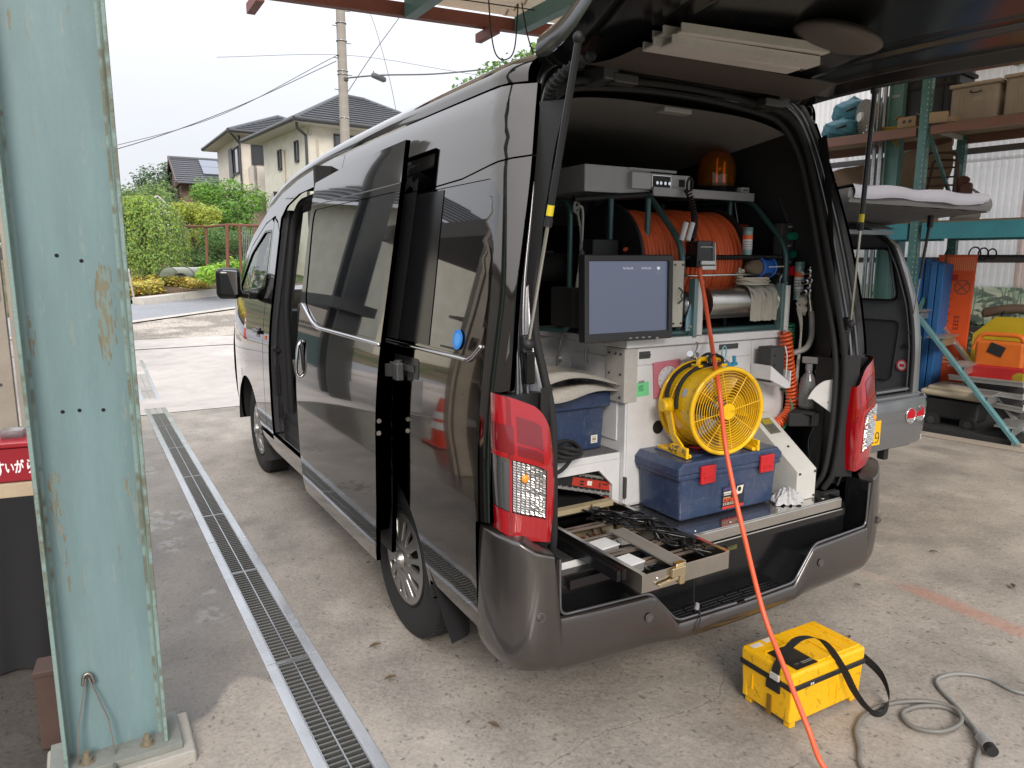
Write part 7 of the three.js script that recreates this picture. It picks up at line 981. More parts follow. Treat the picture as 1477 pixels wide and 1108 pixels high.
  for (const [s, o, lb, h] of [[-0.26, 0.72, 'tall translucent storage tote on the rack top shelf', 0.33], [-0.70, 0.74, 'second translucent tote at the shelf end with a black handle', 0.35]]) { const t = rgroup('storage_tote', lb, 'tote', s, 2.876, o); mesh('body', [rbox(0.46, h, 0.40, 0.03, [0, h / 2, 0], [0, 0, 0], 4)], tm, t); mesh('lid', [rbox(0.49, 0.035, 0.43, 0.012, [0, h + 0.01, 0])], std([0.50, 0.40, 0.30], 0.5, 0, { map: mottle1 }), t); for (const q of [0.1, -0.1]) mesh('rib', rbox(0.01, h * 0.8, 0.02, 0.003, [-0.232, h / 2, q]), tm, t); mesh('handle', [tube([[-0.235, h * 0.86, -0.03], [-0.26, h * 0.80, -0.02], [-0.262, h * 0.78, 0.03], [-0.24, h * 0.82, 0.06]], 0.006, 14, 6)], M.black, t); mesh('contents', rbox(0.36, h * 0.6, 0.3, 0.03, [0.02, h * 0.33, 0]), std([0.40, 0.26, 0.17], 0.8, 0, { map: mottle3 }), t); }
}
// ---- tarpaulin, folding cart below the shelf
{
  const tp = (name, label, s0, s1, y0, y1, o, m, sl) => { const g = rgroup(name, label, 'tarpaulin', 0, 0, 0); mesh('sheet', grid((u, v) => { const s = lerp(s0, s1, u); const top = lerp(y1, y1 + sl, u); const y = lerp(top, y0, v); const f = 0.05 * Math.sin(u * 13 + v * 4) + 0.03 * Math.sin(u * 29 - v * 9) + 0.03 * Math.sin(v * 8 + u * 5); return [o + f - 0.18 * v, y, -s]; }, 90, 30), m, g); mesh('hem', tube(Array.from({ length: 14 }, (_, i) => { const u = i / 13; return [o + 0.05 * Math.sin(u * 13) + 0.03 * Math.sin(u * 29) + 0.03 * Math.sin(u * 5), lerp(y1, y1 + sl, u), -lerp(s0, s1, u)]; }), 0.010, 60, 6), m, g); return g; };
  tp('brown_tarpaulin', 'tan tarpaulin draped over goods under the top shelf', 1.9, 0.08, 2.0, 2.52, 1.02, std([0.38, 0.26, 0.17], 0.8, 0, { map: mottle1, side: THREE.DoubleSide }), 0.27);
  tp('grey_tarpaulin', 'pale grey green tarpaulin in front of the tan one', 1.9, 0.30, 1.99, 2.42, 0.86, std([0.36, 0.355, 0.31], 0.75, 0, { map: mottle1, side: THREE.DoubleSide }), -0.12);
  const c = rgroup('folding_cart', 'brown tube handles of a folded cart behind the rack brace', 'cart', 0.10, 2.0, 0.80); const bm = std([0.085, 0.045, 0.03], 0.5, 0.3);
  mesh('handle_frame', [bent([[0, 0.30, -0.16], [-0.02, 0.68, -0.12], [0.02, 0.66, 0.14], [0.02, 0.25, 0.16]], 0.012, 0.05)], bm, c); mesh('handle_frame', bent([[0.10, 0.30, -0.14], [0.10, 0.62, -0.10], [0.12, 0.60, 0.12], [0.12, 0.25, 0.14]], 0.012, 0.05), bm, c); for (const y of [0.36, 0.44, 0.53]) mesh('cross_bar', rod([0.0, y, -0.15], [0.02, y - 0.01, 0.15], 0.009), bm, c); mesh('deck', rbox(0.4, 0.04, 0.5, 0.01, [0.1, 0.22, 0]), bm, c); mesh('wheel', [cyl(0.06, 0.06, 0.03, [0.0, 0.10, 0.16], [0, 0, Math.PI / 2], 20), cyl(0.06, 0.06, 0.03, [0.2, 0.10, 0.16], [0, 0, Math.PI / 2], 20)], M.rubber, c);
  const jk = rgroup('rusty_hoist', 'small rusty chain hoist lying by the rear rack post', 'hoist', -0.14, 2.0, 0.86); mesh('housing', [rbox(0.10, 0.14, 0.10, 0.03, [0, 0.30, 0]), cyl(0.05, 0.05, 0.12, [0, 0.36, -0.04], [0.6, 0, 0.5], 20)], std([0.16, 0.07, 0.05], 0.7, 0.3, { map: mottle3 }), jk); mesh('hook', tube([[0, 0.24, 0.04], [0.0, 0.18, 0.06], [0.0, 0.16, 0.02], [0, 0.19, 0.0]], 0.01, 16, 6), M.darkSteel, jk); mesh('lever', rod([0.0, 0.33, 0.02], [0.0, 0.22, 0.16], 0.012), M.steel, jk); mesh('bag_base', rbox(0.2, 0.22, 0.24, 0.05, [0.04, 0.11, 0]), std([0.35, 0.33, 0.30], 0.8), jk);
}
// ---- boards, step ladder, signs and carts standing on the floor at the right
{
  const board = (name, label, cat, s, o, w, h, y0, m, lean, thick = 0.03, group) => { const g = rgroup(name, label, cat, s, y0, o, group); mesh('panel', rbox(thick, h, w, 0.006, [0, h / 2, 0]), m, g); mesh('edge_band', [rbox(thick + 0.004, 0.02, w + 0.004, 0.004, [0, h - 0.01, 0]), rbox(thick + 0.004, 0.02, w + 0.004, 0.004, [0, 0.01, 0])], m, g); g.rotation.z = lean; return g; };
  const or = std([0.72, 0.10, 0.018], 0.5, 0, { map: mottle1 }), bl = std([0.022, 0.13, 0.36], 0.5, 0, { map: mottle1 });
  const og = board('orange_barricade', 'orange barricade board with a crossed ring symbol leaning on the wall', 'barricade', -0.19, 0.72, 0.27, 1.42, 0.25, or, -0.05);
  mesh('face_print', place(new THREE.PlaneGeometry(0.262, 1.40), [-0.0165, 0.71, 0], [0, -Math.PI / 2, 0]), std([1, 1, 1], 0.5, 0, { map: canvasTex(256, 1366, (x, w, h) => { x.fillStyle = '#d9511b'; x.fillRect(0, 0, w, h); x.fillStyle = '#e0885c'; for (let i = 0; i < 15; i++) x.fillRect(6 + i * 17, 12, 9, 130); x.fillStyle = '#a82f12'; x.fillRect(30, 180, 90, 60); x.strokeStyle = '#8a4a35'; x.lineWidth = 14; x.beginPath(); x.arc(165, 300, 66, 0, 7); x.moveTo(120, 255); x.lineTo(210, 345); x.moveTo(210, 255); x.lineTo(120, 345); x.stroke(); x.save(); x.translate(170, 640); x.rotate(-Math.PI / 2); x.fillStyle = '#7c2413'; for (let i = 0; i < 4; i++) { x.fillRect(-70 + i * 36, -46, 28, 9); x.fillRect(-70 + i * 36, -9, 28, 9); x.fillRect(-70 + i * 36 + 9 * (i % 2), -46, 9, 46); x.fillRect(-70 + i * 36, -28, 24, 7); } x.restore(); x.fillStyle = '#a83c1a'; for (let i = 0; i < 22; i++) x.fillRect(30 + 34 * (i % 2), 300 + i * 36, 18, 16); x.fillStyle = '#e9a27f'; x.fillRect(40, 980, 170, 24); x.fillRect(40, 1020, 120, 18); }) }), og, { keepUV: true });
  for (const [s, o, w, h, lb] of [[-0.03, 0.66, 0.05, 1.42, 'orange board edge standing among the blue boards'], ]) board('orange_board', lb, 'board', s, o, w, h, 0.25, or, -0.05);
  for (const [s, o, h, lb] of [[0.10, 0.60, 1.42, 'blue plastic board farthest from the orange barricade'], [0.035, 0.64, 1.40, 'blue board second from the left in the row'], [-0.035, 0.60, 1.38, 'blue board in the middle of the row'], [-0.10, 0.60, 1.36, 'blue board just left of the orange barricade']]) board('blue_board', lb, 'board', s, o, 0.055, h, 0.22, bl, -0.05, 0.24, 'blue boards standing on edge by the wall');
  const gp = board('framed_board', 'small grey framed panel standing by the small van corner', 'panel', 0.05, 0.36, 0.16, 0.62, 0.26, std([0.14, 0.14, 0.145], 0.6), -0.04); mesh('frame', [rbox(0.04, 0.62, 0.015, 0.003, [0, 0.31, 0.08]), rbox(0.04, 0.62, 0.015, 0.003, [0, 0.31, -0.08])], M.alu, gp);
  // step ladder
  const l = thing('step_ladder', 'blue-green railed step ladder with wide aluminium treads', 'ladder'); const T0 = [5.08, 1.30, -2.62], B0 = [4.97, 0.02, -1.36]; const off = [0.42, 0, -0.10];
  const rm = std([0.16, 0.36, 0.40], 0.4, 0.3, { map: mottle3 }); const A = (t, q) => [lerp(T0[0], B0[0], t) + off[0] * q, lerp(T0[1], B0[1], t), lerp(T0[2], B0[2], t) + off[2] * q];
  mesh('rail', bar(A(0, 0), A(1, 0), 0.028, 0.06, [1, 0, 0]), rm, l); mesh('rail', bar(A(0, 1), A(1, 1), 0.028, 0.06, [1, 0, 0]), M.alu, l);
  [0.15, 0.34, 0.53, 0.72, 0.91].forEach((t) => { const a = A(t, 0.03), b = A(t, 0.97); const m = mesh('tread', [bar([a[0], a[1] + 0.02, a[2] - 0.01], [b[0], b[1] + 0.02, b[2] - 0.01], 0.17, 0.02)], M.alu, l); mesh('tread_brace', bar([a[0], a[1] - 0.03, a[2] + 0.05], [b[0], b[1] - 0.03, b[2] + 0.05], 0.008, 0.07), M.alu, m); });
  mesh('rear_rail', bar(A(0.02, 0.05), [5.14, 0.02, -2.78], 0.025, 0.05, [1, 0, 0]), M.alu, l); mesh('rear_rail', bar(A(0.02, 0.95), [5.55, 0.02, -2.88], 0.025, 0.05, [1, 0, 0]), M.alu, l); mesh('rail_foot', [rbox(0.05, 0.04, 0.09, 0.006, [B0[0], 0.02, B0[2]]), rbox(0.05, 0.04, 0.09, 0.006, [B0[0] + off[0], 0.02, B0[2] + off[2]])], std([0.34, 0.30, 0.26], 0.7), l);
  // yellow sign and orange cart
  const ys = rgroup('yellow_sign', 'yellow pointed plastic sign leaning behind the orange cart', 'sign', -0.62, 0.62, 0.80); const yg = extrude([[-0.26, 0], [-0.26, 0.28], [-0.08, 0.46], [0.26, 0.46], [0.26, 0]], 0.03, 0.004); yg.rotateY(-Math.PI / 2); mesh('plate', yg, std([0.62, 0.45, 0.02], 0.45, 0, { map: mottle3 }), ys); mesh('foot', rbox(0.12, 0.64, 0.5, 0.02, [0.06, -0.31, 0]), std([0.10, 0.09, 0.08], 0.8), ys);
  const oc = rgroup('orange_cart', 'orange plastic cutter cart with a black panel and red base', 'cart', -0.68, 0.0, 0.58); mesh('body', [rbox(0.16, 0.26, 0.40, 0.03, [0, 0.74, 0], [0, 0, 0], 3)], std([0.62, 0.14, 0.015], 0.45, 0, { map: mottle3 }), oc); mesh('handle', bent([[-0.05, 0.78, 0.22], [-0.05, 0.93, 0.17], [-0.05, 0.93, -0.17], [-0.05, 0.78, -0.22]], 0.022, 0.06), std([0.62, 0.14, 0.015], 0.45), oc); mesh('black_panel', rbox(0.01, 0.10, 0.13, 0.003, [-0.083, 0.79, -0.02], [0.35, 0, 0]), M.black, oc); mesh('red_base', rbox(0.22, 0.14, 0.48, 0.02, [-0.01, 0.57, 0]), std([0.40, 0.015, 0.015], 0.45, 0, { map: mottle3 }), oc); mesh('wheel', [cyl(0.06, 0.06, 0.04, [-0.10, 0.54, 0.20], [0, 0, Math.PI / 2], 20)], std([0.38, 0.28, 0.02], 0.6), oc); mesh('crate_below', rbox(0.22, 0.48, 0.46, 0.01, [0.06, 0.25, 0]), M.darkGrey, oc);
  const rd = rgroup('rope_roll', 'brown sack slung along the rail above the yellow sign', 'sack', -0.62, 1.10, 0.95); mesh('sack', [tube([[0, 0, -0.22], [-0.02, 0.04, -0.08], [0, 0.05, 0.08], [0, 0.0, 0.3]], 0.045, 30, 12)], std([0.22, 0.15, 0.11], 0.9, 0, { map: mottle3 }), rd); mesh('strap', [tube([[-0.05, 0.03, -0.05], [-0.06, -0.06, -0.08], [-0.03, -0.18, -0.12]], 0.012, 16, 6)], M.black, rd);
  for (let k = 0; k < 3; k++) { const a = rgroup('aluminium_rail', ['uppermost aluminium rail stacked under the ladder', 'middle aluminium rail stacked under the ladder', 'lowest aluminium rail stacked under the ladder'][k], 'rail', -0.62, 0.50 - k * 0.11, 0.44 + 0.03 * k, 'aluminium rails stacked under the ladder'); mesh('profile', [rbox(0.05, 0.05, 0.62, 0.004, [0, 0, 0], [0.04 * k, 0, 0]), rbox(0.02, 0.014, 0.63, 0.003, [-0.03, 0.02, 0], [0.04 * k, 0, 0])], M.alu, a); mesh('end_cap', rbox(0.055, 0.055, 0.01, 0.002, [0, 0, 0.315]), M.whiteGloss, a); }
  const wr = thing('black_lead', 'coil of black lead hung on the wall rail', 'lead', RP(-0.2, 1.66, 1.30)); for (let k = 0; k < 3; k++) mesh('loop', place(new THREE.TorusGeometry(0.07 - 0.01 * k, 0.008, 6, 30), [0.01 * k, 0.02, 0.08 * k - 0.08], [0, 1.3, 0.1 * k]), M.black, wr); mesh('stick', rod([0.0, 0.0, -0.1], [0.05, -0.01, 0.9], 0.014), M.darkGrey, wr);
  // wheeled cart with cream lid
  const wc = rgroup('wheeled_box', 'black wheeled storage box with a cream lid below the boards', 'wheeled box', -0.40, 0.0, 0.48); mesh('body', rbox(0.36, 0.20, 0.46, 0.03, [0, 0.20, 0], [0, 0, 0], 3), M.black, wc); mesh('lid', [rbox(0.44, 0.06, 0.56, 0.028, [0, 0.35, 0], [0.03, 0, 0.02], 3), rbox(0.36, 0.05, 0.46, 0.02, [0, 0.39, 0], [0.03, 0, 0.02], 3)], std([0.42, 0.36, 0.27], 0.55, 0, { map: mottle3 }), wc); for (const [x, z] of [[-0.19, 0.16], [-0.19, -0.16], [0.19, 0.16], [0.19, -0.16]]) { const w = mesh('wheel', cyl(0.07, 0.07, 0.045, [x, 0.085, z], [0, 0, Math.PI / 2], 28), M.rubber, wc); mesh('hub', cyl(0.035, 0.035, 0.05, [x, 0.085, z], [0, 0, Math.PI / 2], 20), M.darkGrey, w); }
  const pl = rgroup('black_grating', 'long black slatted floor grating under the rack goods', 'grating', 0, 0.0, 0); for (let k = 0; k < 11; k++) mesh('slat', rbox(0.035, 0.05, 5.0, 0.004, [0.10 + k * 0.062, 0.025, 0.9]), std([0.035, 0.035, 0.036], 0.6, 0.2, { map: mottle3 }), pl); for (const z of [-1.4, 0, 1.2, 2.6]) mesh('tie_bar', rbox(0.68, 0.014, 0.03, 0.002, [0.41, 0.004 + 0.006, z]), M.black, pl);
  const ks = rgroup('concrete_kerb', 'low pale concrete strip in front of the black grating', 'kerb', 0, 0, 0); mesh('strip', rbox(0.16, 0.012, 6.5, 0.003, [-0.04, 0.003, 0.8]), std([0.42, 0.36, 0.30], 0.85, 0, { map: mottle1 }), ks); mesh('joint', rbox(0.161, 0.0122, 0.006, 0.001, [-0.04, 0.0032, 0.3]), M.darkGrey, ks);
}
// ---- silver micro van with its tailgate open
{
  const k = thing('small_silver_van', 'small silver van with open tailgate and yellow number plate beside the rack', 'van', [2.50, 0, -1.22]);
  const sv = phy([0.20, 0.208, 0.222], 0.36, 0.6, { clearcoat: 0.8, clearcoatRoughness: 0.1 }), trim = std([0.075, 0.082, 0.094], 0.65, 0, { map: mottle1 }), hw = 0.70, L = 3.25;
  mesh('body', [span(-hw, -hw + 0.02, 0.35, 1.15, -L, 0, 0.008), span(-hw, hw, 0.35, 0.95, -L - 0.05, -L + 0.2, 0.05), span(-hw + 0.03, hw - 0.03, 0.28, 0.48, -L, -0.05)], sv, k);
  mesh('roof', [grid((u, v) => { const a = u * 2 - 1; return [a * (hw - 0.08), 1.83 + 0.05 * (1 - a * a), lerp(-L + 0.6, -0.26, v)]; }, 20, 8), span(-hw + 0.08, hw - 0.08, 1.79, 1.82, -L + 0.6, -0.28)], sv, k);
  mesh('windscreen', [grid((u, v) => [lerp(-hw + 0.08, hw - 0.08, u), lerp(0.95, 1.82, v), lerp(-L + 0.15, -L + 0.6, v)], 6, 6)], phy([0.8, 0.83, 0.82], 0.02, 0, { transmission: 1, thickness: 0 }), k);
  mesh('floor', [span(-0.62, 0.62, 0.62, 0.655, -1.7, -0.05)], std([0.04, 0.043, 0.05], 0.8, 0, { map: mottle3 }), k); mesh('sill', [rbox(1.3, 0.05, 0.07, 0.012, [0, 0.655, -0.03]), rbox(1.28, 0.02, 0.05, 0.006, [0, 0.70, -0.08])], sv, k);
  // right wall: inner trim with window, skin and rear pillar
  const wallX = (y) => hw - 0.07 - 0.10 * smooth(1.1, 1.85, y);
  const rear = [[0.66, -0.04], [1.0, -0.05], [1.3, -0.09], [1.55, -0.15], [1.72, -0.22], [1.80, -0.34]];
  const wp = [...rear.map(([y, z]) => [z - 0.03, y]), [-1.9, 1.80], [-1.9, 0.66]]; const win = roundPoly([[-0.20, 1.335], [-0.235, 1.685], [-1.1, 1.70], [-1.1, 1.33]], 0.05);
  mesh('inner_wall', panel(wp, [win], { side: 1, fx: (y) => wallX(y), thick: 0.03, maxEdge: 0.09 }), trim, k); mesh('side_window', panel(win, [], { side: 1, fx: (y) => wallX(y), off: 0.02, thick: 0.003, maxEdge: 0.12 }), phy([0.72, 0.76, 0.75], 0.02, 0, { transmission: 1, thickness: 0 }), k);
  mesh('window_seal', panel(roundPoly([[-0.185, 1.32], [-0.222, 1.70], [-1.115, 1.715], [-1.115, 1.315]], 0.055), [win], { side: 1, fx: (y) => wallX(y), off: -0.004, thick: 0.01, maxEdge: 0.12 }), M.black, k);
  mesh('wall_panel', panel(roundPoly([[-0.20, 0.74], [-0.17, 1.18], [-1.2, 1.18], [-1.2, 0.74]], 0.05), [], { side: 1, fx: (y) => wallX(y), off: -0.006, thick: 0.012, maxEdge: 0.12 }), std([0.028, 0.03, 0.035], 0.7), k);
  mesh('outer_skin', panel([...rear.map(([y, z]) => [z, y]), [-1.9, 1.80], [-1.9, 1.72], [-0.30, 1.715], [-0.25, 1.30], [-1.9, 1.30], [-1.9, 0.36], [-0.04, 0.36]], [], { side: 1, fx: (y) => hw - 0.10 * smooth(1.1, 1.85, y), thick: 0.02, maxEdge: 0.09 }), sv, k);
  const edge = rear.map(([y, z]) => [wallX(y) + 0.035, y, z]); mesh('door_seal', [tube([...edge.map(([x, y, z]) => [x - 0.045, y, z - 0.01]), [0.40, 1.83, -0.36], [0, 1.845, -0.36], [-0.4, 1.83, -0.36]], 0.014, 60, 8)], M.rubber, k); mesh('rear_pillar', [grid((u, v) => { const i = Math.min(4.999, v * 5), a = rear[Math.floor(i)], b = rear[Math.floor(i) + 1], t = i - Math.floor(i), y = lerp(a[0], b[0], t), z = lerp(a[1], b[1], t); return [lerp(wallX(y) - 0.005, hw - 0.10 * smooth(1.1, 1.85, y), u), y, z - 0.005 + 0.014 * Math.sin(u * Math.PI)]; }, 8, 30)], sv, k);
  mesh('round_sticker', [cyl(0.042, 0.042, 0.002, [wallX(0.86) - 0.010, 0.86, -0.13], [0, 0, Math.PI / 2], 28)], std([0.55, 0.06, 0.08], 0.5), k); mesh('sticker_ring', [cyl(0.030, 0.030, 0.003, [wallX(0.86) - 0.011, 0.86, -0.13], [0, 0, Math.PI / 2], 28)], std([0.55, 0.55, 0.55], 0.5), k); mesh('sticker_core', [rbox(0.004, 0.022, 0.034, 0.001, [wallX(0.86) - 0.012, 0.86, -0.13])], std([0.50, 0.03, 0.04], 0.5), k); mesh('trim_hole', cyl(0.018, 0.018, 0.004, [wallX(1.0) - 0.008, 1.0, -0.13], [0, 0, Math.PI / 2], 20), M.black, k);
  // bumper with paired round lamps
  const pc = curve([[-hw - 0.01, 0, -0.30], [-hw - 0.01, 0, -0.08], [-hw + 0.04, 0, 0.02], [-0.3, 0, 0.055], [0.3, 0, 0.055], [hw - 0.04, 0, 0.02], [hw + 0.01, 0, -0.08], [hw + 0.01, 0, -0.30]]);
  mesh('bumper', [grid((u, v) => { const p = pc.getPoint(u); const y = lerp(0.33, 0.66, v); const d = 0.02 * Math.sin(v * Math.PI) + (v > 0.7 ? 0.012 : 0); return [p.x * (1 + d * 0.3), y, p.z + d]; }, 60, 12), rbox(1.30, 0.02, 0.07, 0.008, [0, 0.655, 0.02])], sv, k); mesh('bumper_corner', [grid((u, v) => { const a = lerp(0.05, 1.45, u); return [hw - 0.05 + 0.075 * Math.sin(a), lerp(0.34, 0.67, v), -0.06 + 0.09 * Math.cos(a)]; }, 10, 6), span(hw + 0.0, hw + 0.028, 0.34, 0.67, -0.4, -0.05)], std([0.52, 0.52, 0.55], 0.4, 0.2), k);
  for (const s of [-1, 1]) for (const [i, x] of [[0, 0.44], [1, 0.575]].map((q) => q)) { const z = i ? 0.052 : 0.066; const lp = mesh('round_lamp', [cyl(0.050, 0.050, 0.02, [s * x, 0.545, z], [Math.PI / 2, 0, 0], 32)], phy([0.50, 0.006, 0.015], 0.1, 0, { clearcoat: 1 }), k); mesh('lamp_rim', place(new THREE.TorusGeometry(0.054, 0.006, 8, 36), [s * x, 0.545, z + 0.008]), M.chrome, lp); mesh('lamp_lower', rbox(0.07, 0.028, 0.008, 0.003, [s * x, 0.512, z + 0.009]), std([0.5, 0.5, 0.5], 0.2, 0.6), lp); }
  const pt = canvasTex(256, 128, (x) => { x.fillStyle = '#e6b40f'; x.fillRect(0, 0, 256, 128); x.fillStyle = '#16160f'; x.font = '78px sans-serif'; x.textAlign = 'center'; x.fillText('29', 208, 116); x.lineWidth = 4; x.strokeStyle = '#3a3010'; x.beginPath(); x.moveTo(180, 14); x.lineTo(176, 36); x.lineTo(190, 40); x.moveTo(186, 16); x.lineTo(206, 14); x.moveTo(196, 16); x.lineTo(194, 40); x.stroke(); });
  mesh('number_plate', [box(0.33, 0.165, 0.004, [-0.105, 0.475, 0.098])], std([1, 1, 1], 0.4, 0, { map: pt }), k, { keepUV: true });
  mesh('tow_hook', [rbox(0.05, 0.10, 0.06, 0.01, [0.30, 0.28, -0.02])], M.black, k);
  for (const z of [-0.62, -2.75]) for (const s of [-1, 1]) mesh('wheel', [cyl(0.27, 0.27, 0.15, [s * 0.60, 0.27, z], [0, 0, Math.PI / 2], 36), cyl(0.17, 0.17, 0.16, [s * 0.60, 0.27, z], [0, 0, Math.PI / 2], 30)], M.rubber, k);
  // open tailgate with a white sheet stuck on its outer face
  const tg = new THREE.Group(); tg.name = 'tailgate'; k.add(tg); const TY = (v) => 1.87 + 0.10 * v - 0.03 * v * v, TZ = (v) => -0.40 + 0.70 * v;
  mesh('outer_panel', grid((u, v) => { const a = u * 2 - 1; return [a * lerp(0.62, 0.74, v), TY(v) + 0.07 + 0.02 * (1 - a * a), TZ(v)]; }, 16, 10), sv, tg); mesh('inner_panel', grid((u, v) => { const a = u * 2 - 1; return [a * lerp(0.62, 0.74, v), TY(v) - 0.01 + 0.008 * Math.sin(u * 30), TZ(v)]; }, 20, 10), std([0.10, 0.10, 0.11], 0.6), tg); for (const s of [-1, 1]) mesh('edge_rim', grid((u, v) => [s * (lerp(0.62, 0.74, v) + 0.012 * Math.sin(Math.PI * u)), TY(v) + lerp(-0.01, 0.07, u), TZ(v)], 4, 10), M.midGrey, tg);
  mesh('edge_rim', grid((u, v) => [lerp(-0.74, 0.74, v), TY(1) + lerp(-0.01, 0.07, u), TZ(1) + 0.012 * Math.sin(Math.PI * u)], 4, 16), M.midGrey, tg);
  const st = new THREE.Group(); st.name = 'gas_strut'; k.add(st); const A = [0.62, 1.10, -0.09], B = [0.585, 1.90, 0.0]; const P = (t) => [lerp(A[0], B[0], t), lerp(A[1], B[1], t), lerp(A[2], B[2], t)]; mesh('rod', rod(A, P(0.5), 0.005), M.steel, st); mesh('cylinder', rod(P(0.48), B, 0.010), M.black, st); mesh('joint', [place(new THREE.SphereGeometry(0.018, 12, 8), A), rbox(0.04, 0.10, 0.03, 0.01, [B[0], B[1] - 0.02, B[2]])], M.black, st);
  const ws = thing('white_paper', 'large white sheet of paper lying over the small van tailgate', 'paper sheet', [2.50, 0, -1.22]);
  const py = (x, z) => TY(clamp((z + 0.40) / 0.70)) + 0.092 + 0.004 * Math.sin(x * 13) + 0.004 * Math.sin(x * 31 + z * 9) * smooth(0.36, 0.2, z);
  mesh('sheet', grid((u, v) => { const x = lerp(-0.73, 0.66, v), z = lerp(-0.2, 0.315, u); return [x, py(x, z), z]; }, 16, 60), std([0.38, 0.38, 0.44], 0.6, 0, { side: THREE.DoubleSide }), ws); mesh('hanging_edge', grid((u, v) => { const x = lerp(-0.73, 0.66, v); return [x - 0.03 * u * smooth(0.9, 1, v), py(x, 0.315) - (0.072 + 0.005 * Math.sin(x * 7)) * u * (v > 0.97 ? 0.8 : 1), 0.315 + 0.02 * Math.sin(u * 2.5) + 0.008 * Math.sin(x * 12)]; }, 8, 50), std([0.38, 0.38, 0.44], 0.6, 0, { side: THREE.DoubleSide }), ws);
}
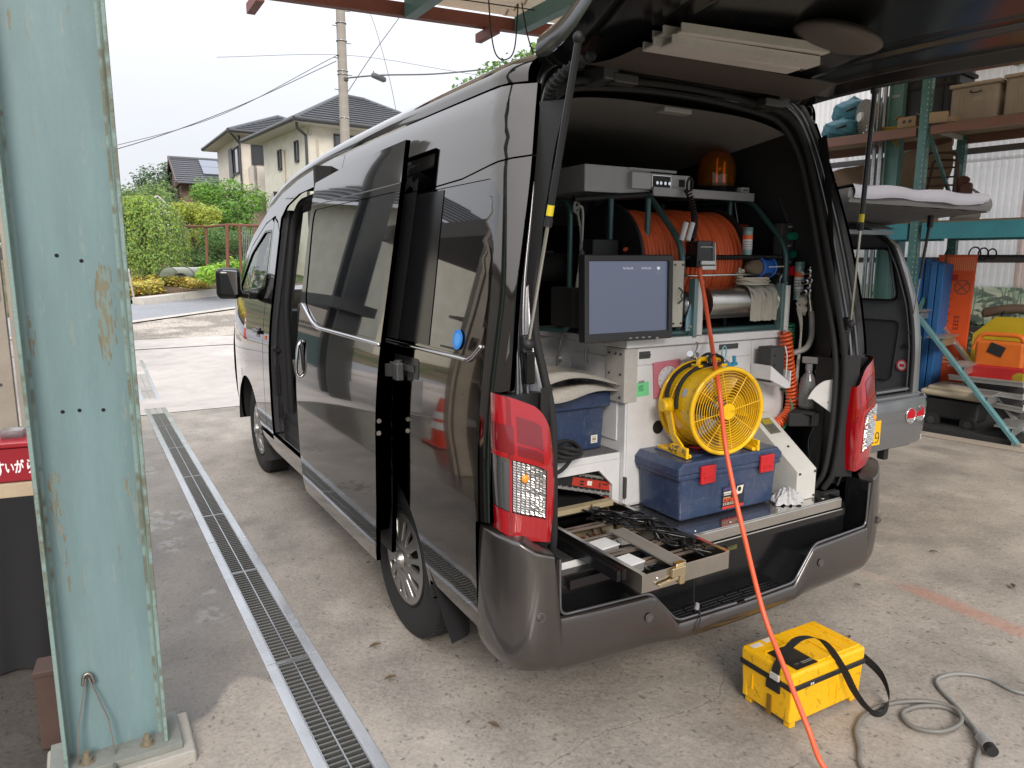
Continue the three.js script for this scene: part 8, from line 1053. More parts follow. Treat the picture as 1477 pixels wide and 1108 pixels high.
// ---- yellow battery box, grey cable with plug on the floor
{
  const b = thing('yellow_battery_box', 'yellow carrying box with black shoulder strap on the concrete floor', 'carrying box', [0.195, 0, 0.135], 0);
  const q = [[-0.02, 0.236], [-0.005, 0.045], [0.376, 0.246], [0.43, 0.004]]; // measured foot points
  b.rotation.y = -0.02;
  const ym = std([0.88, 0.47, 0.006], 0.38, 0, { map: worn, bumpMap: rep(fineBump, 5), bumpScale: 0.0004 });
  const W = 0.385, D = 0.225;
  const body = new RoundedBoxGeometry(W, 0.13, D, 3, 0.008); { const p = body.attributes.position; for (let i = 0; i < p.count; i++) { const k = 0.96 + 0.04 * (p.getY(i) + 0.065) / 0.13; p.setX(i, p.getX(i) * k); p.setZ(i, p.getZ(i) * k); } body.computeVertexNormals(); body.translate(0, 0.087, 0); }
  mesh('body', body, ym, b); mesh('lid', [rbox(W + 0.006, 0.052, D + 0.006, 0.012, [0, 0.190, 0], [0, 0, 0], 3), rbox(W * 0.60, 0.008, D * 0.9, 0.003, [W * 0.17, 0.2185, 0])], ym, b);
  mesh('seal_band', [rbox(W + 0.010, 0.020, D + 0.010, 0.005, [0, 0.158, 0])], M.black, b);
  for (const x of [0.03, 0.09, 0.15]) mesh('lid_rib', rbox(0.004, 0.004, D * 0.86, 0.0015, [x, 0.224, 0]), ym, b);
  for (const [x, z] of [[-W / 2 + 0.02, D / 2 - 0.02], [W / 2 - 0.02, D / 2 - 0.02], [-W / 2 + 0.02, -D / 2 + 0.02], [W / 2 - 0.02, -D / 2 + 0.02]]) { mesh('foot', rbox(0.03, 0.025, 0.03, 0.005, [x * 0.94, 0.0125, z * 0.94]), ym, b); mesh('corner_post', rbox(0.026, 0.125, 0.026, 0.008, [x * 1.02, 0.087, z * 1.03]), ym, b); }
  mesh('side_recess', [rbox(0.006, 0.075, 0.018, 0.001, [-W / 2 + 0.001, 0.055, 0.02])], std([0.20, 0.10, 0.004], 0.6), b); mesh('side_block', [rbox(0.012, 0.035, 0.06, 0.003, [-W / 2 + 0.0, 0.135, 0.035])], M.black, b); mesh('side_rib', [rbox(0.006, 0.06, 0.004, 0.001, [-W / 2 + 0.002, 0.10, -0.06]), rbox(0.004, 0.06, 0.006, 0.001, [0.05, 0.08, D / 2 - 0.001]), rbox(0.004, 0.04, 0.004, 0.001, [0.01, 0.09, D / 2 - 0.001])], ym, b);
  const pm = canvasTex(256, 256, (x) => { x.fillStyle = '#17150f'; x.fillRect(0, 0, 256, 256); x.strokeStyle = '#3d3a30'; x.lineWidth = 3; for (let i = 0; i < 7; i++) x.strokeRect(20 + i * 6, 24 + i * 20, 200 - i * 9, 14); x.fillStyle = '#8f8c82'; x.font = '24px sans-serif'; x.fillText('12V', 30, 214); x.fillRect(90, 200, 120, 8); x.fillRect(90, 216, 100, 6); });
  mesh('control_panel', place(box(0.145, 0.002, 0.13), [-0.085, 0.2175, 0.035]), std([1, 1, 1], 0.4, 0, { map: pm }), b, { keepUV: true }); mesh('panel_rim', [bar([-0.162, 0.219, -0.035], [-0.006, 0.219, -0.035], 0.008, 0.006), bar([-0.006, 0.219, -0.035], [-0.006, 0.219, 0.105], 0.008, 0.006)], ym, b);
  mesh('white_label', [box(0.05, 0.001, 0.022, [-0.150, 0.2172, -0.085]), box(0.05, 0.001, 0.022, [-0.080, 0.2172, -0.092])], std([0.62, 0.56, 0.52], 0.6), b);
  mesh('brand_mark', [box(0.006, 0.007, 0.001, [-0.10, 0.158, D / 2 + 0.0056]), box(0.006, 0.007, 0.001, [-0.09, 0.158, D / 2 + 0.0056])], M.white, b);
  // webbing strap: flat ribbon along a curve
  const ribbon = (pts, w, upF) => { const c = curve(pts), n = 70; return grid((u, v) => { const p = c.getPoint(v), t = c.getTangent(v), up = V3(...upF(v)).normalize(); up.addScaledVector(t, -up.dot(t)).normalize(); return [p.x + up.x * w * (u - 0.5), p.y + up.y * w * (u - 0.5), p.z + up.z * w * (u - 0.5)]; }, 2, n); };
  const sm = std([0.012, 0.012, 0.013], 0.85, 0, { side: THREE.DoubleSide, bumpMap: rep(fineBump, 8), bumpScale: 0.001 });
  mesh('strap', ribbon([[-W / 2 - 0.006, 0.155, 0.045], [-W / 2 - 0.002, 0.225, 0.05], [-0.11, 0.295, 0.055], [-0.02, 0.285, 0.085], [0.03, 0.20, 0.135], [0.075, 0.10, 0.165], [0.125, 0.03, 0.19], [0.165, 0.012, 0.215], [0.245, 0.03, 0.19], [0.295, 0.075, 0.12], [0.285, 0.115, 0.04], [0.24, 0.135, 0.0], [W / 2 + 0.004, 0.15, -0.01]], 0.034, (v) => [0.0 + 0.5 * (v > 0.15 && v < 0.5 ? 0.3 : 0), smooth(0.45, 0.62, v) * 1.0 + 0.15, 1 - smooth(0.45, 0.62, v)]), sm, b); mesh('buckle', [rbox(0.010, 0.024, 0.040, 0.003, [-W / 2 - 0.010, 0.178, 0.046])], M.offWhite, b);
}
{
  const g = thing('grey_extension_cable', 'grey cable looped on the floor beside the yellow box', 'cable'); const m = std([0.17, 0.165, 0.15], 0.5);
  mesh('cable', tube([[0.02, 0.008, 0.80], [0.03, 0.008, 0.52], [0.13, 0.008, 0.42], [0.21, 0.008, 0.355], [0.33, 0.008, 0.318], [0.47, 0.008, 0.335], [0.575, 0.014, 0.40], [0.60, 0.02, 0.475], [0.535, 0.02, 0.53], [0.43, 0.018, 0.52], [0.385, 0.010, 0.45], [0.43, 0.010, 0.385], [0.54, 0.009, 0.40], [0.60, 0.009, 0.47], [0.52, 0.008, 0.60], [0.34, 0.008, 0.68], [0.15, 0.008, 0.82]], 0.0078, 220, 8), m, g);
  const p = thing('grey_plug_cable', 'grey cable with a clear plug end at the right edge of the floor', 'cable'); mesh('cable', tube([[1.25, 0.008, 0.72], [0.95, 0.008, 0.555], [0.93, 0.008, 0.42], [0.86, 0.008, 0.345], [0.76, 0.008, 0.325], [0.70, 0.008, 0.365], [0.64, 0.008, 0.46], [0.58, 0.012, 0.535], [0.52, 0.022, 0.60]], 0.0072, 120, 8), std([0.22, 0.22, 0.21], 0.5), p); mesh('strain_relief', rod([0.535, 0.02, 0.583], [0.505, 0.024, 0.618], 0.010, 14), M.grey, p); mesh('plug', [rod([0.51, 0.024, 0.612], [0.475, 0.026, 0.652], 0.021, 20)], M.clearGrey, p); mesh('socket', [rod([0.475, 0.026, 0.652], [0.458, 0.026, 0.672], 0.019, 20)], M.black, p);
}
// ---- dead leaves and scraps on the floor
{
  seedState = 99; const lm = std([0.10, 0.065, 0.035], 0.85, 0, { side: THREE.DoubleSide });
  const spots = [[545, 855, -1.02, -0.92], [515, 912, -1.04, -0.62], [630, 992, -0.86, -0.26]];
  const pos = [[-1.032, -1.02, 0.05], [-1.065, -0.76, 0.045], [-0.862, -0.30, 0.045], [-0.93, -0.36, 0.02], [1.9, 0.05, 0.05], [2.0, -0.4, 0.04], [1.25, -0.35, 0.03], [0.75, -0.05, 0.03]];
  pos.forEach(([x, z, s], i) => { const l = thing('dead_leaf', ['brown dead leaf on the concrete beside the drain, farther one', 'dark narrow leaf nearer the drain grate', 'curled brown leaf in front of the rear bumper corner', 'tiny leaf scrap beside the curled brown leaf', 'dark leaf on the far right concrete', 'small leaf on the shaded concrete by the small van', 'thin twig scrap right of the bumper', 'small red-brown scrap behind the yellow box'][i], 'leaf', [x, 0.004, z], rr(0, 6)); mesh('blade', grid((u, v) => { const w = Math.sin(Math.PI * Math.min(1, v * 1.02)) * 0.24 * s * (u * 2 - 1); return [w, 0.004 + 0.10 * s * (u - 0.5) * (u - 0.5) * 4 + 0.08 * s * Math.sin(v * 3), (v - 0.5) * s]; }, 6, 10), lm, l); mesh('stem', rod([0, 0.004, -0.5 * s], [0.1 * s, 0.003, -0.8 * s], 0.0008, 5), lm, l); });
}
// ================================================================== BEYOND THE YARD
// leaf masses: many small bent leaf faces spread through clumps, with their own tone
function leafGeo(n, f, size, seed, col, vary = 0.35, droop = 0) {
  seedState = seed; const pos = new Float32Array(n * 18), colr = new Float32Array(n * 18), nor = new Float32Array(n * 18);
  for (let i = 0; i < n; i++) {
    const [px, py, pz, nx, ny, nz] = f(); const s = size * rr(0.6, 1.4), a = rr(0, 6.283); const N = V3(nx + rr(-0.8, 0.8), ny + rr(-0.5, 0.9), nz + rr(-0.8, 0.8)).normalize(); const T = V3(Math.cos(a), rr(-0.6, 0.3) - droop, Math.sin(a)); T.addScaledVector(N, -T.dot(N)).normalize(); const B = N.clone().cross(T);
    const P = [[0, 0, 0], [0.5, 0.28, 0.06], [1, 0, -0.05], [0.5, -0.28, 0.06]].map(([t, b, h]) => [px + (T.x * t + B.x * b + N.x * h) * s, py + (T.y * t + B.y * b + N.y * h) * s, pz + (T.z * t + B.z * b + N.z * h) * s]);
    const k = 1 + vary * (rnd() - 0.5) * 2, hue = rnd(); const c = [1.75 * col[0] * k * (0.85 + 0.5 * hue), 1.75 * col[1] * k, 1.75 * col[2] * k * (1.15 - 0.4 * hue)];
    [0, 2, 1, 0, 3, 2].forEach((q, j) => { pos.set(P[q], i * 18 + j * 3); colr.set(c, i * 18 + j * 3); nor.set([N.x, N.y, N.z], i * 18 + j * 3); });
  }
  const g = new THREE.BufferGeometry(); g.setAttribute('position', new THREE.BufferAttribute(pos, 3)); g.setAttribute('normal', new THREE.BufferAttribute(nor, 3)); g.setAttribute('color', new THREE.BufferAttribute(colr, 3)); return g;
}
const leafMat = phy([1, 1, 1], 1, 0, { vertexColors: true, side: THREE.DoubleSide, transmission: 0.4, thickness: 0 });
function crown(parent, clumps, n, size, seed, col, vary, droop) {
  const tot = clumps.reduce((a, c) => a + c[3] * c[3], 0); let acc = []; clumps.reduce((a, c, i) => (acc[i] = a + c[3] * c[3] / tot), 0);
  const f = () => { const r = rnd(); let i = acc.findIndex((a) => a >= r); if (i < 0) i = 0; const [cx, cy, cz, R, sy = 0.8] = clumps[i]; const u = rnd() * 2 - 1, a = rnd() * 6.283, q = Math.sqrt(1 - u * u), k = R * (0.55 + 0.5 * Math.sqrt(rnd())) * (1 + 0.32 * Math.sin(a * 3 + i) * Math.sin(u * 5 + i)) * (rnd() < 0.05 ? rr(1.1, 1.4) : 1); const d = [q * Math.cos(a), u, q * Math.sin(a)]; return [cx + d[0] * k, cy + d[1] * k * sy, cz + d[2] * k, d[0], d[1], d[2]]; };
  const m = new THREE.Mesh(leafGeo(n, f, size, seed, col, vary, droop), leafMat); m.name = 'crown'; m.userData.kind = 'stuff'; m.castShadow = m.receiveShadow = true; parent.add(m); return m;
}
const barkM = std([0.085, 0.065, 0.05], 0.9, 0, { map: mottle3 });
function tree(name, label, cat, base, trunkH, clumps, n, size, seed, col, { vary = 0.35, droop = 0, r = 0.09, group, strands } = {}) {
  const t = thing(name, label, cat, base, 0, group); const br = [orient(new THREE.CylinderGeometry(r * 0.55, r, trunkH, 10), [0, -0.2, 0], [0.05, trunkH - 0.2, 0.03])];
  clumps.slice(0, 7).forEach(([x, y, z]) => br.push(rod([0.04, trunkH * 0.75, 0.02], [x * 0.85, y * 0.92, z * 0.85], r * 0.38, 6, r * 0.12))); mesh('trunk', br, barkM, t); crown(t, clumps, n, size, seed, col, vary, droop); if (strands) { const [sn, R, top, H] = strands; const f = () => { const i = Math.floor(rnd() * sn), a = hash(i + 3) * 6.283, w = 0.35 + 0.75 * hash(i * 7), t1 = Math.pow(rnd(), 0.8), len = 0.5 + 0.5 * hash(i * 5); const rad = R * w * (0.35 + 0.65 * Math.sqrt(Math.min(1, t1 * 1.8))) ; return [rad * Math.cos(a) + rr(-0.03, 0.03), top - 0.55 * (rad / R) * (rad / R) - H * len * t1 * t1 * (0.5 + 0.6 * w), rad * Math.sin(a) * 0.7 + rr(-0.03, 0.03), Math.cos(a), 0.1, Math.sin(a)]; }; const m = new THREE.Mesh(leafGeo(n, f, size, seed + 500, [col[0] * 1.15, col[1] * 1.1, col[2]], vary, droop), leafMat); m.name = 'hanging_strands'; m.userData.kind = 'stuff'; m.castShadow = m.receiveShadow = true; t.add(m); } return t;
}
const rc = (seed, n, rx, y0, y1, rz, r0, r1) => { seedState = seed; return Array.from({ length: n }, () => [rr(-rx, rx), rr(y0, y1), rr(-rz, rz), rr(r0, r1)]); };
// ---- trees, hedges
tree('weeping_tree', 'light green weeping tree at the left behind the garden bed', 'tree', [-0.35, 1.38, -20.1], 1.3, [[0, 1.35, 0, 0.62, 0.6], [-0.45, 1.15, 0.1, 0.50, 0.8], [0.42, 1.1, 0.1, 0.46, 0.8], [-0.55, 0.75, 0.3, 0.42, 1.1], [0.55, 0.7, 0.3, 0.42, 1.1], [0.0, 0.75, 0.5, 0.55, 1.0], [-0.3, 0.35, 0.5, 0.42, 0.9], [0.35, 0.35, 0.5, 0.42, 0.9], [-0.85, 0.7, 0.1, 0.4, 1.2], [-0.8, 1.2, 0, 0.45, 0.8], [0.3, 1.5, 0, 0.45, 0.6], [0.75, 1.05, 0, 0.42, 0.9], [0.0, 0.2, 0.6, 0.5, 0.7], [-0.7, 0.2, 0.4, 0.4, 0.9]], 7000, 0.07, 31, [0.12, 0.20, 0.04], { droop: 0.9, strands: [90, 1.1, 1.95, 1.9] });
tree('yellow_green_shrub', 'bright yellow-green bush between the weeping tree and the dark bushes', 'shrub', [1.05, 1.30, -21.6], 0.9, rc(41, 10, 0.55, 0.5, 1.75, 0.3, 0.28, 0.42), 7000, 0.075, 41, [0.20, 0.26, 0.035]);
tree('dark_leafy_tree', 'broad fresh green tree in front of the cream house', 'tree', [2.15, 1.50, -23.2], 1.2, [...rc(51, 14, 0.85, 0.8, 2.3, 0.5, 0.38, 0.6), [0.3, 2.35, 0, 0.4], [-0.5, 2.2, 0, 0.36]], 16000, 0.085, 51, [0.085, 0.19, 0.025]);
tree('dark_leafy_tree', 'darker green bush filling the gap below the broad tree', 'shrub', [1.95, 1.25, -20.6], 0.7, rc(61, 12, 0.85, 0.15, 1.05, 0.4, 0.28, 0.45), 9000, 0.07, 61, [0.055, 0.12, 0.03]);
tree('far_tree', 'hazy green tree far behind the weeping tree', 'tree', [0.7, 1.9, -39.0], 1.8, rc(71, 12, 1.5, 1.4, 3.2, 0.8, 0.6, 1.0), 6000, 0.16, 71, [0.10, 0.17, 0.05]);
tree('far_tree', 'tall dark tree far off left of the grey tiled roof', 'tree', [2.0, 1.9, -43.5], 3.0, [[0, 4.0, 0, 0.9], [0.4, 3.4, 0, 0.9], [-0.4, 3.3, 0, 0.8], [0.1, 2.6, 0, 1.1], [-0.8, 2.4, 0, 0.8]], 6000, 0.14, 72, [0.04, 0.085, 0.035]);
tree('far_tree', 'low tree tops peeking over the grey tiled roof', 'tree', [4.6, 1.9, -50], 4.0, [[-0.9, 5.4, 0, 0.6], [0.2, 5.4, 0, 0.5], [1.4, 5.2, 0, 0.5], [0, 4.2, 0, 1.5]], 4000, 0.15, 73, [0.06, 0.10, 0.05]);
tree('garden_tree', 'slender tree whose leafy tips show above the dark van roof', 'tree', [3.0, 0, -8.2], 2.6, [[-0.35, 3.85, 1.0, 0.14, 0.8], [-0.22, 4.0, 1.2, 0.10, 1.2], [-0.45, 3.75, 1.0, 0.14, 0.8], [-0.05, 4.05, 1.35, 0.13], [0.12, 4.15, 1.5, 0.12], [0.2, 4.2, 1.7, 0.11], [0.1, 3.5, 0.6, 0.4], [-0.3, 3.2, 0.4, 0.5], [0.4, 3.0, 0.3, 0.5]], 3800, 0.07, 74, [0.07, 0.15, 0.03], { r: 0.05 });
{ // boundary hedge closing the view behind the shrubs and a far wood on the skyline
  const h = thing('boundary_hedge', 'dense green hedge closing the garden behind the shrubs', 'hedge', [1.0, 1.3, -25.5]); crown(h, Array.from({ length: 26 }, (_, i) => [-4.2 + i * 0.42, 0.55 + 0.35 * hash(i), hash(i * 3) * 0.6, 0.5 + 0.2 * hash(i * 7)]), 15000, 0.10, 81, [0.075, 0.15, 0.03]); mesh('stems', Array.from({ length: 14 }, (_, i) => rod([-4 + i * 0.75, -0.2, 0.2], [-3.9 + i * 0.75, 0.9, 0.25], 0.03, 6)), barkM, h);
  const w = thing('distant_wood', 'far-off wood along the skyline behind the houses', 'wood', [0, 2.2, -95]); w.userData.kind = 'stuff'; const wc = []; for (let i = 0; i < 80; i++) wc.push([-70 + i * 2.4, 1.0 + 2.0 * hash(i), 6 * hash(i * 5), 2.2 + 1.2 * hash(i * 3)]); const m = crown(w, wc, 14000, 0.7, 91, [0.06, 0.10, 0.05]); m.name = 'foliage';
}
// ---- garden bed, kerb stones, net tunnel, trellis
{
  const bed = struct('soil_bed', grid((u, v) => { const x = lerp(-3.2, 2.2, u), z = -16.9 - 0.75 * (x + 1.2) - lerp(0, 3.4, v); return [x, TERR(z) + 0.05 + 0.05 * Math.sin(Math.PI * v) + 0.02 * noiseA(x * 9 + 60, -z * 9, 128), z]; }, 40, 16), std([0.15, 0.095, 0.06], 0.95, 0, { map: mottle3 }));
  const pl = thing('ground_cover', 'low yellow-green leafy ground cover filling the garden bed', 'ground cover', [0, 0, 0]); pl.userData.kind = 'stuff';
  const f = () => { let x, v; do { x = rr(-3.0, 1.05); v = rr(0.10, 0.95); } while (noiseC(x * 2.2 + 40, v * 6, 64) < 0.22); const z = -16.95 - 0.75 * (x + 1.2) - 3.2 * v; return [x, TERR(z) + 0.12 + rnd() * (0.12 + 0.22 * noiseA(x * 3 + 40, -z * 3, 64)), z, 0, 1, 0.2]; };
  const m = new THREE.Mesh(leafGeo(17000, f, 0.085, 101, [0.27, 0.27, 0.035], 0.5), leafMat); m.name = 'leaves'; pl.add(m); const m2 = new THREE.Mesh(leafGeo(2600, f, 0.07, 102, [0.36, 0.13, 0.05], 0.4), leafMat); m2.name = 'dry_leaves'; pl.add(m2);
  const kb = (u0, u1, label) => { const k = thing('kerb_stone', label, 'kerb stone'); const P = (x) => { const z = -16.95 - 0.80 * (x + 0.8); return [x, TERR(z) + 0.04, z]; }; const a = P(u0), b = P(u1); mesh('block', bar(a, b, 0.34, 0.16), std([0.60, 0.565, 0.52], 0.85, 0, { map: mottle3, bumpMap: concBump, bumpScale: 0.004 }), k); mesh('top_face', bar([a[0] - 0.02, a[1] + 0.085, a[2] - 0.02], [b[0], b[1] + 0.085, b[2]], 0.30, 0.012), std([0.66, 0.62, 0.58], 0.85, 0, { map: mottle3 }), k); };
  kb(-0.82, 0.10, 'whitish concrete kerb stone at the bed edge, nearer half'); kb(0.115, 1.15, 'whitish concrete kerb stone at the bed edge, farther half');
  const veg = thing('leaf_vegetable', 'bright green vegetable patch right of the flower bed', 'vegetables', [0.95, 1.18, -16.6]); crown(veg, rc(111, 8, 0.35, 0.05, 0.32, 0.3, 0.12, 0.2), 2200, 0.09, 112, [0.16, 0.30, 0.03]); mesh('stems', Array.from({ length: 12 }, (_, i) => rod([rr(-0.3, 0.3), -0.1, rr(-0.2, 0.2)], [rr(-0.3, 0.3), 0.25, rr(-0.2, 0.2)], 0.008, 5)), std([0.12, 0.2, 0.05], 0.8), veg);
  const nt = thing('net_tunnel', 'low white netting tunnel in the garden behind the bed', 'net tunnel', [0.72, 1.24, -18.4], 0.55); mesh('netting', grid((u, v) => { const a = Math.PI * u; return [0.0 + lerp(-0.9, 0.9, v), 0.22 * Math.sin(a), -0.35 * Math.cos(a)]; }, 14, 20), phy([0.34, 0.38, 0.30], 0.9, 0, { transmission: 0.7, thickness: 0, side: THREE.DoubleSide }), nt); for (const x of [-0.9, -0.45, 0, 0.45, 0.9]) mesh('hoop', tube(Array.from({ length: 9 }, (_, i) => { const a = Math.PI * i / 8; return [x, 0.23 * Math.sin(a), -0.36 * Math.cos(a)]; }), 0.008, 24, 5), M.darkGrey, nt);
  const bs = thing('black_mulch_sheet', 'black plastic sheet lying in front of the net tunnel', 'plastic sheet', [0.62, 1.18, -17.6], 0.6); mesh('sheet', grid((u, v) => [lerp(-0.5, 0.75, u), 0.10 + 0.06 * Math.sin(u * 9 + v * 3) * Math.sin(v * 5) - 0.05 * u, lerp(-0.35, 0.35, v)], 24, 10), std([0.02, 0.02, 0.022], 0.4), bs); mesh('sheet_edge', tube([[-0.5, 0.1, 0.36], [0, 0.12, 0.37], [0.75, 0.06, 0.36]], 0.02, 20, 6), M.black, bs);
  const st = thing('garden_stake', 'leaning grey garden stake at the bed corner', 'stake', [-1.03, 1.0, -14.72]); mesh('stake', rod([0, -0.1, 0], [-0.05, 0.44, -0.08], 0.018, 8), std([0.36, 0.33, 0.30], 0.8), st); mesh('stake_cap', rod([-0.048, 0.40, -0.075], [-0.052, 0.46, -0.083], 0.025, 8), std([0.45, 0.43, 0.4], 0.7), st);
  const tr = thing('rusty_trellis', 'rusty steel pipe trellis frame in front of the green bushes', 'trellis'); const rm = std([0.20, 0.085, 0.055], 0.8, 0.2, { map: mottle3 });
  mesh('post', rod([0.73, 1.1, -17.3], [0.80, 2.42, -17.4], 0.035, 10), rm, tr); mesh('post', rod([0.98, 1.1, -15.98], [1.05, 2.42, -16.08], 0.04, 10), rm, tr); mesh('post', rod([1.25, 1.1, -15.9], [1.29, 2.40, -15.93], 0.03, 10), rm, tr); mesh('post', rod([1.75, 1.1, -16.6], [1.75, 2.4, -16.6], 0.04, 8), rm, tr); mesh('rail', [rod([0.78, 2.42, -17.45], [1.06, 2.42, -16.05], 0.03, 8)], rm, tr); mesh('rail', rod([1.04, 2.42, -16.08], [1.9, 2.42, -16.2], 0.035, 8), rm, tr); mesh('rail', rod([0.3, 2.42, -17.1], [0.80, 2.43, -17.4], 0.025, 8), rm, tr); mesh('mesh_wire', Array.from({ length: 9 }, (_, i) => rod([1.30 + 0.05 * i, 1.3, -15.95 - 0.05 * i], [1.31 + 0.05 * i, 2.4, -15.95 - 0.05 * i], 0.006, 4)), M.grey, tr);
}
// ---- houses
const tileM = std([0.10, 0.105, 0.12], 0.55, 0, { map: mottle3 }), tileD = std([0.085, 0.088, 0.10], 0.5, 0.05, { map: mottle3 });
function tiledSlope(parent, A, B, C, D, rows, mat, name = 'roof_slope') { // eave A-B, ridge D-C; overlapping courses as real steps
  const a = V3(...A), b = V3(...B), c = V3(...C), d = V3(...D); const n = b.clone().sub(a).cross(d.clone().sub(a)).normalize(); if (n.y < 0) n.negate(); const L = [];
  for (let r = 0; r < rows; r++) { const t0 = r / rows, t1 = (r + 1.12) / rows > 1 ? 1 : (r + 1.12) / rows; const p0 = a.clone().lerp(d, t0), p1 = b.clone().lerp(c, t0), q0 = a.clone().lerp(d, t1), q1 = b.clone().lerp(c, t1); const up = n.clone().multiplyScalar(0.05), lo = n.clone().multiplyScalar(0.0); const P = [p0.clone().add(up), p1.clone().add(up), q1.clone().add(lo), q0.clone().add(lo), p0.clone().add(lo), p1.clone().add(lo)]; const pos = []; for (const k of [0, 1, 2, 0, 2, 3, 4, 5, 1, 4, 1, 0]) pos.push(P[k].x, P[k].y, P[k].z); const g = new THREE.BufferGeometry(); g.setAttribute('position', new THREE.Float32BufferAttribute(pos, 3)); g.computeVertexNormals(); L.push(g); }
  return mesh(name, L, mat, parent);
}
const wallCream = std([0.76, 0.70, 0.63], 0.85, 0, { map: mottle1, bumpMap: rep(fineBump, 1), bumpScale: 0.003 }), wallCream2 = std([0.78, 0.75, 0.66], 0.85, 0, { map: mottle1, bumpMap: rep(fineBump, 1), bumpScale: 0.003 }), winFrame = std([0.05, 0.05, 0.055], 0.5), winGlass = phy([0.05, 0.055, 0.06], 0.05, 0, { clearcoat: 1 }), soffit = std([0.55, 0.52, 0.47], 0.8), gutterM = std([0.05, 0.05, 0.055], 0.4);
// house in a frame whose corner nearest the camera is the origin; +x along the right face, -z along the left face
function house(name, label, corner, ax, az, W, D, H0, eave, wall, over) {
  const h = thing(name, label, 'house', corner); h.rotation.y = ax; const up = eave;
  mesh('wall', [span(0, W, -H0, up, -D, 0)], wall, h);
  return h;
}
{ // two-storey cream house with a balcony
  const h = house('cream_house', 'cream two-storey house with a balcony and grey tiled roof', [4.30, 1.5, -30.9], 0.02, 0, 4.2, 5.0, 0.5, 5.35, wallCream);
  const E = 5.30, o = 0.55; const P = [[-o, E, o], [4.2 + o, E, o], [4.2 + o, E, -5 - o], [-o, E, -5 - o]], R0 = [2.1, E + 1.15, -2.0], R1 = [2.1, E + 1.15, -3.0];
  mesh('soffit', [span(-o, 4.2 + o, E - 0.08, E - 0.03, -5 - o, o)], soffit, h); tiledSlope(h, P[0], P[1], R0, R0, 10, tileD); tiledSlope(h, P[3], P[0], R0, R1, 10, tileD); tiledSlope(h, P[1], P[2], R1, R0, 10, tileD); tiledSlope(h, P[2], P[3], R1, R1, 10, tileD);
  mesh('gutter', [rod(P[0], P[1], 0.075, 8)], gutterM, h); mesh('gutter', rod(P[0], P[3], 0.075, 8), gutterM, h); mesh('downpipe', [rod([-0.05, E - 0.1, 0.06], [-0.05, -0.4, 0.06], 0.045, 8), rod([-o + 0.05, E - 0.05, o - 0.05], [-0.05, E - 0.4, 0.06], 0.04, 8)], gutterM, h);
  mesh('hip_ridge', [rod(P[0], R0, 0.10, 8), rod(P[1], R0, 0.10, 8), rod(P[3], R1, 0.1, 8)], tileM, h);
  const pn = mesh('solar_panel', [bar([2.4, E + 1.08, -1.45], [4.1, E + 0.52, -0.55], 1.3, 0.05, [0, 1, 0.4])], std([0.16, 0.17, 0.2], 0.15, 0.3), h);
  const win = (x0, x1, y0, y1, side) => { const w = new THREE.Group(); w.name = 'window'; h.add(w); const q = side === 'L'; const b = (a0, a1, b0, b1, d, t) => (q ? span(-d - t, -d + 0.0, b0, b1, a0, a1) : span(a0, a1, b0, b1, d, d + t)); mesh('frame', [b(x0, x1, y1 - 0.06, y1, 0, 0.06), b(x0, x1, y0, y0 + 0.06, 0, 0.06), b(x0, x0 + 0.05, y0, y1, 0, 0.06), b(x1 - 0.05, x1, y0, y1, 0, 0.06), b((x0 + x1) / 2 - 0.025, (x0 + x1) / 2 + 0.025, y0, y1, 0, 0.055)], winFrame, w); mesh('pane', [b(x0 + 0.04, x1 - 0.04, y0 + 0.05, y1 - 0.05, 0.01, 0.01)], phy([0.06, 0.065, 0.07], 0.12, 0, { clearcoat: 1 }), w); if (q) mesh('shutter', b(x0 - 0.02, (x0 + x1) / 2 - 0.25, y0 - 0.05, y1 + 0.05, 0.06, 0.03), std([0.16, 0.16, 0.17], 0.6), w); return w; };
  win(-2.1, -0.35, 3.75, 4.85, 'L'); win(0.40, 1.35, 3.75, 4.95, 'R'); win(1.42, 2.6, 3.75, 4.95, 'R');
  const bal = new THREE.Group(); bal.name = 'balcony'; h.add(bal); mesh('parapet', [span(0.25, 3.9, 2.75, 3.95, 1.0, 1.1), span(0.25, 0.35, 2.75, 3.95, 0, 1.1), span(0.25, 3.9, 2.75, 2.85, 0, 1.1)], wallCream, bal); mesh('coping', span(0.22, 3.92, 3.95, 4.0, 0.97, 1.13), winFrame, bal); mesh('grille_panel', span(0.95, 1.6, 3.1, 3.8, 1.1, 1.12), std([0.12, 0.12, 0.125], 0.6), bal);
  mesh('entry_canopy', [span(-0.9, 0.1, 2.05, 2.18, -1.2, 0.4), bar([0.3, 2.7, 0.9], [0.3, 0, 0.9], 0.1, 0.1), bar([1.6, 2.7, 0.9], [1.6, 0, 0.9], 0.1, 0.1)], std([0.25, 0.21, 0.18], 0.8), h); mesh('lower_wall_shade', span(0.3, 3.6, 0.0, 2.4, 0.002, 0.03), std([0.28, 0.22, 0.18], 0.85), h);
}
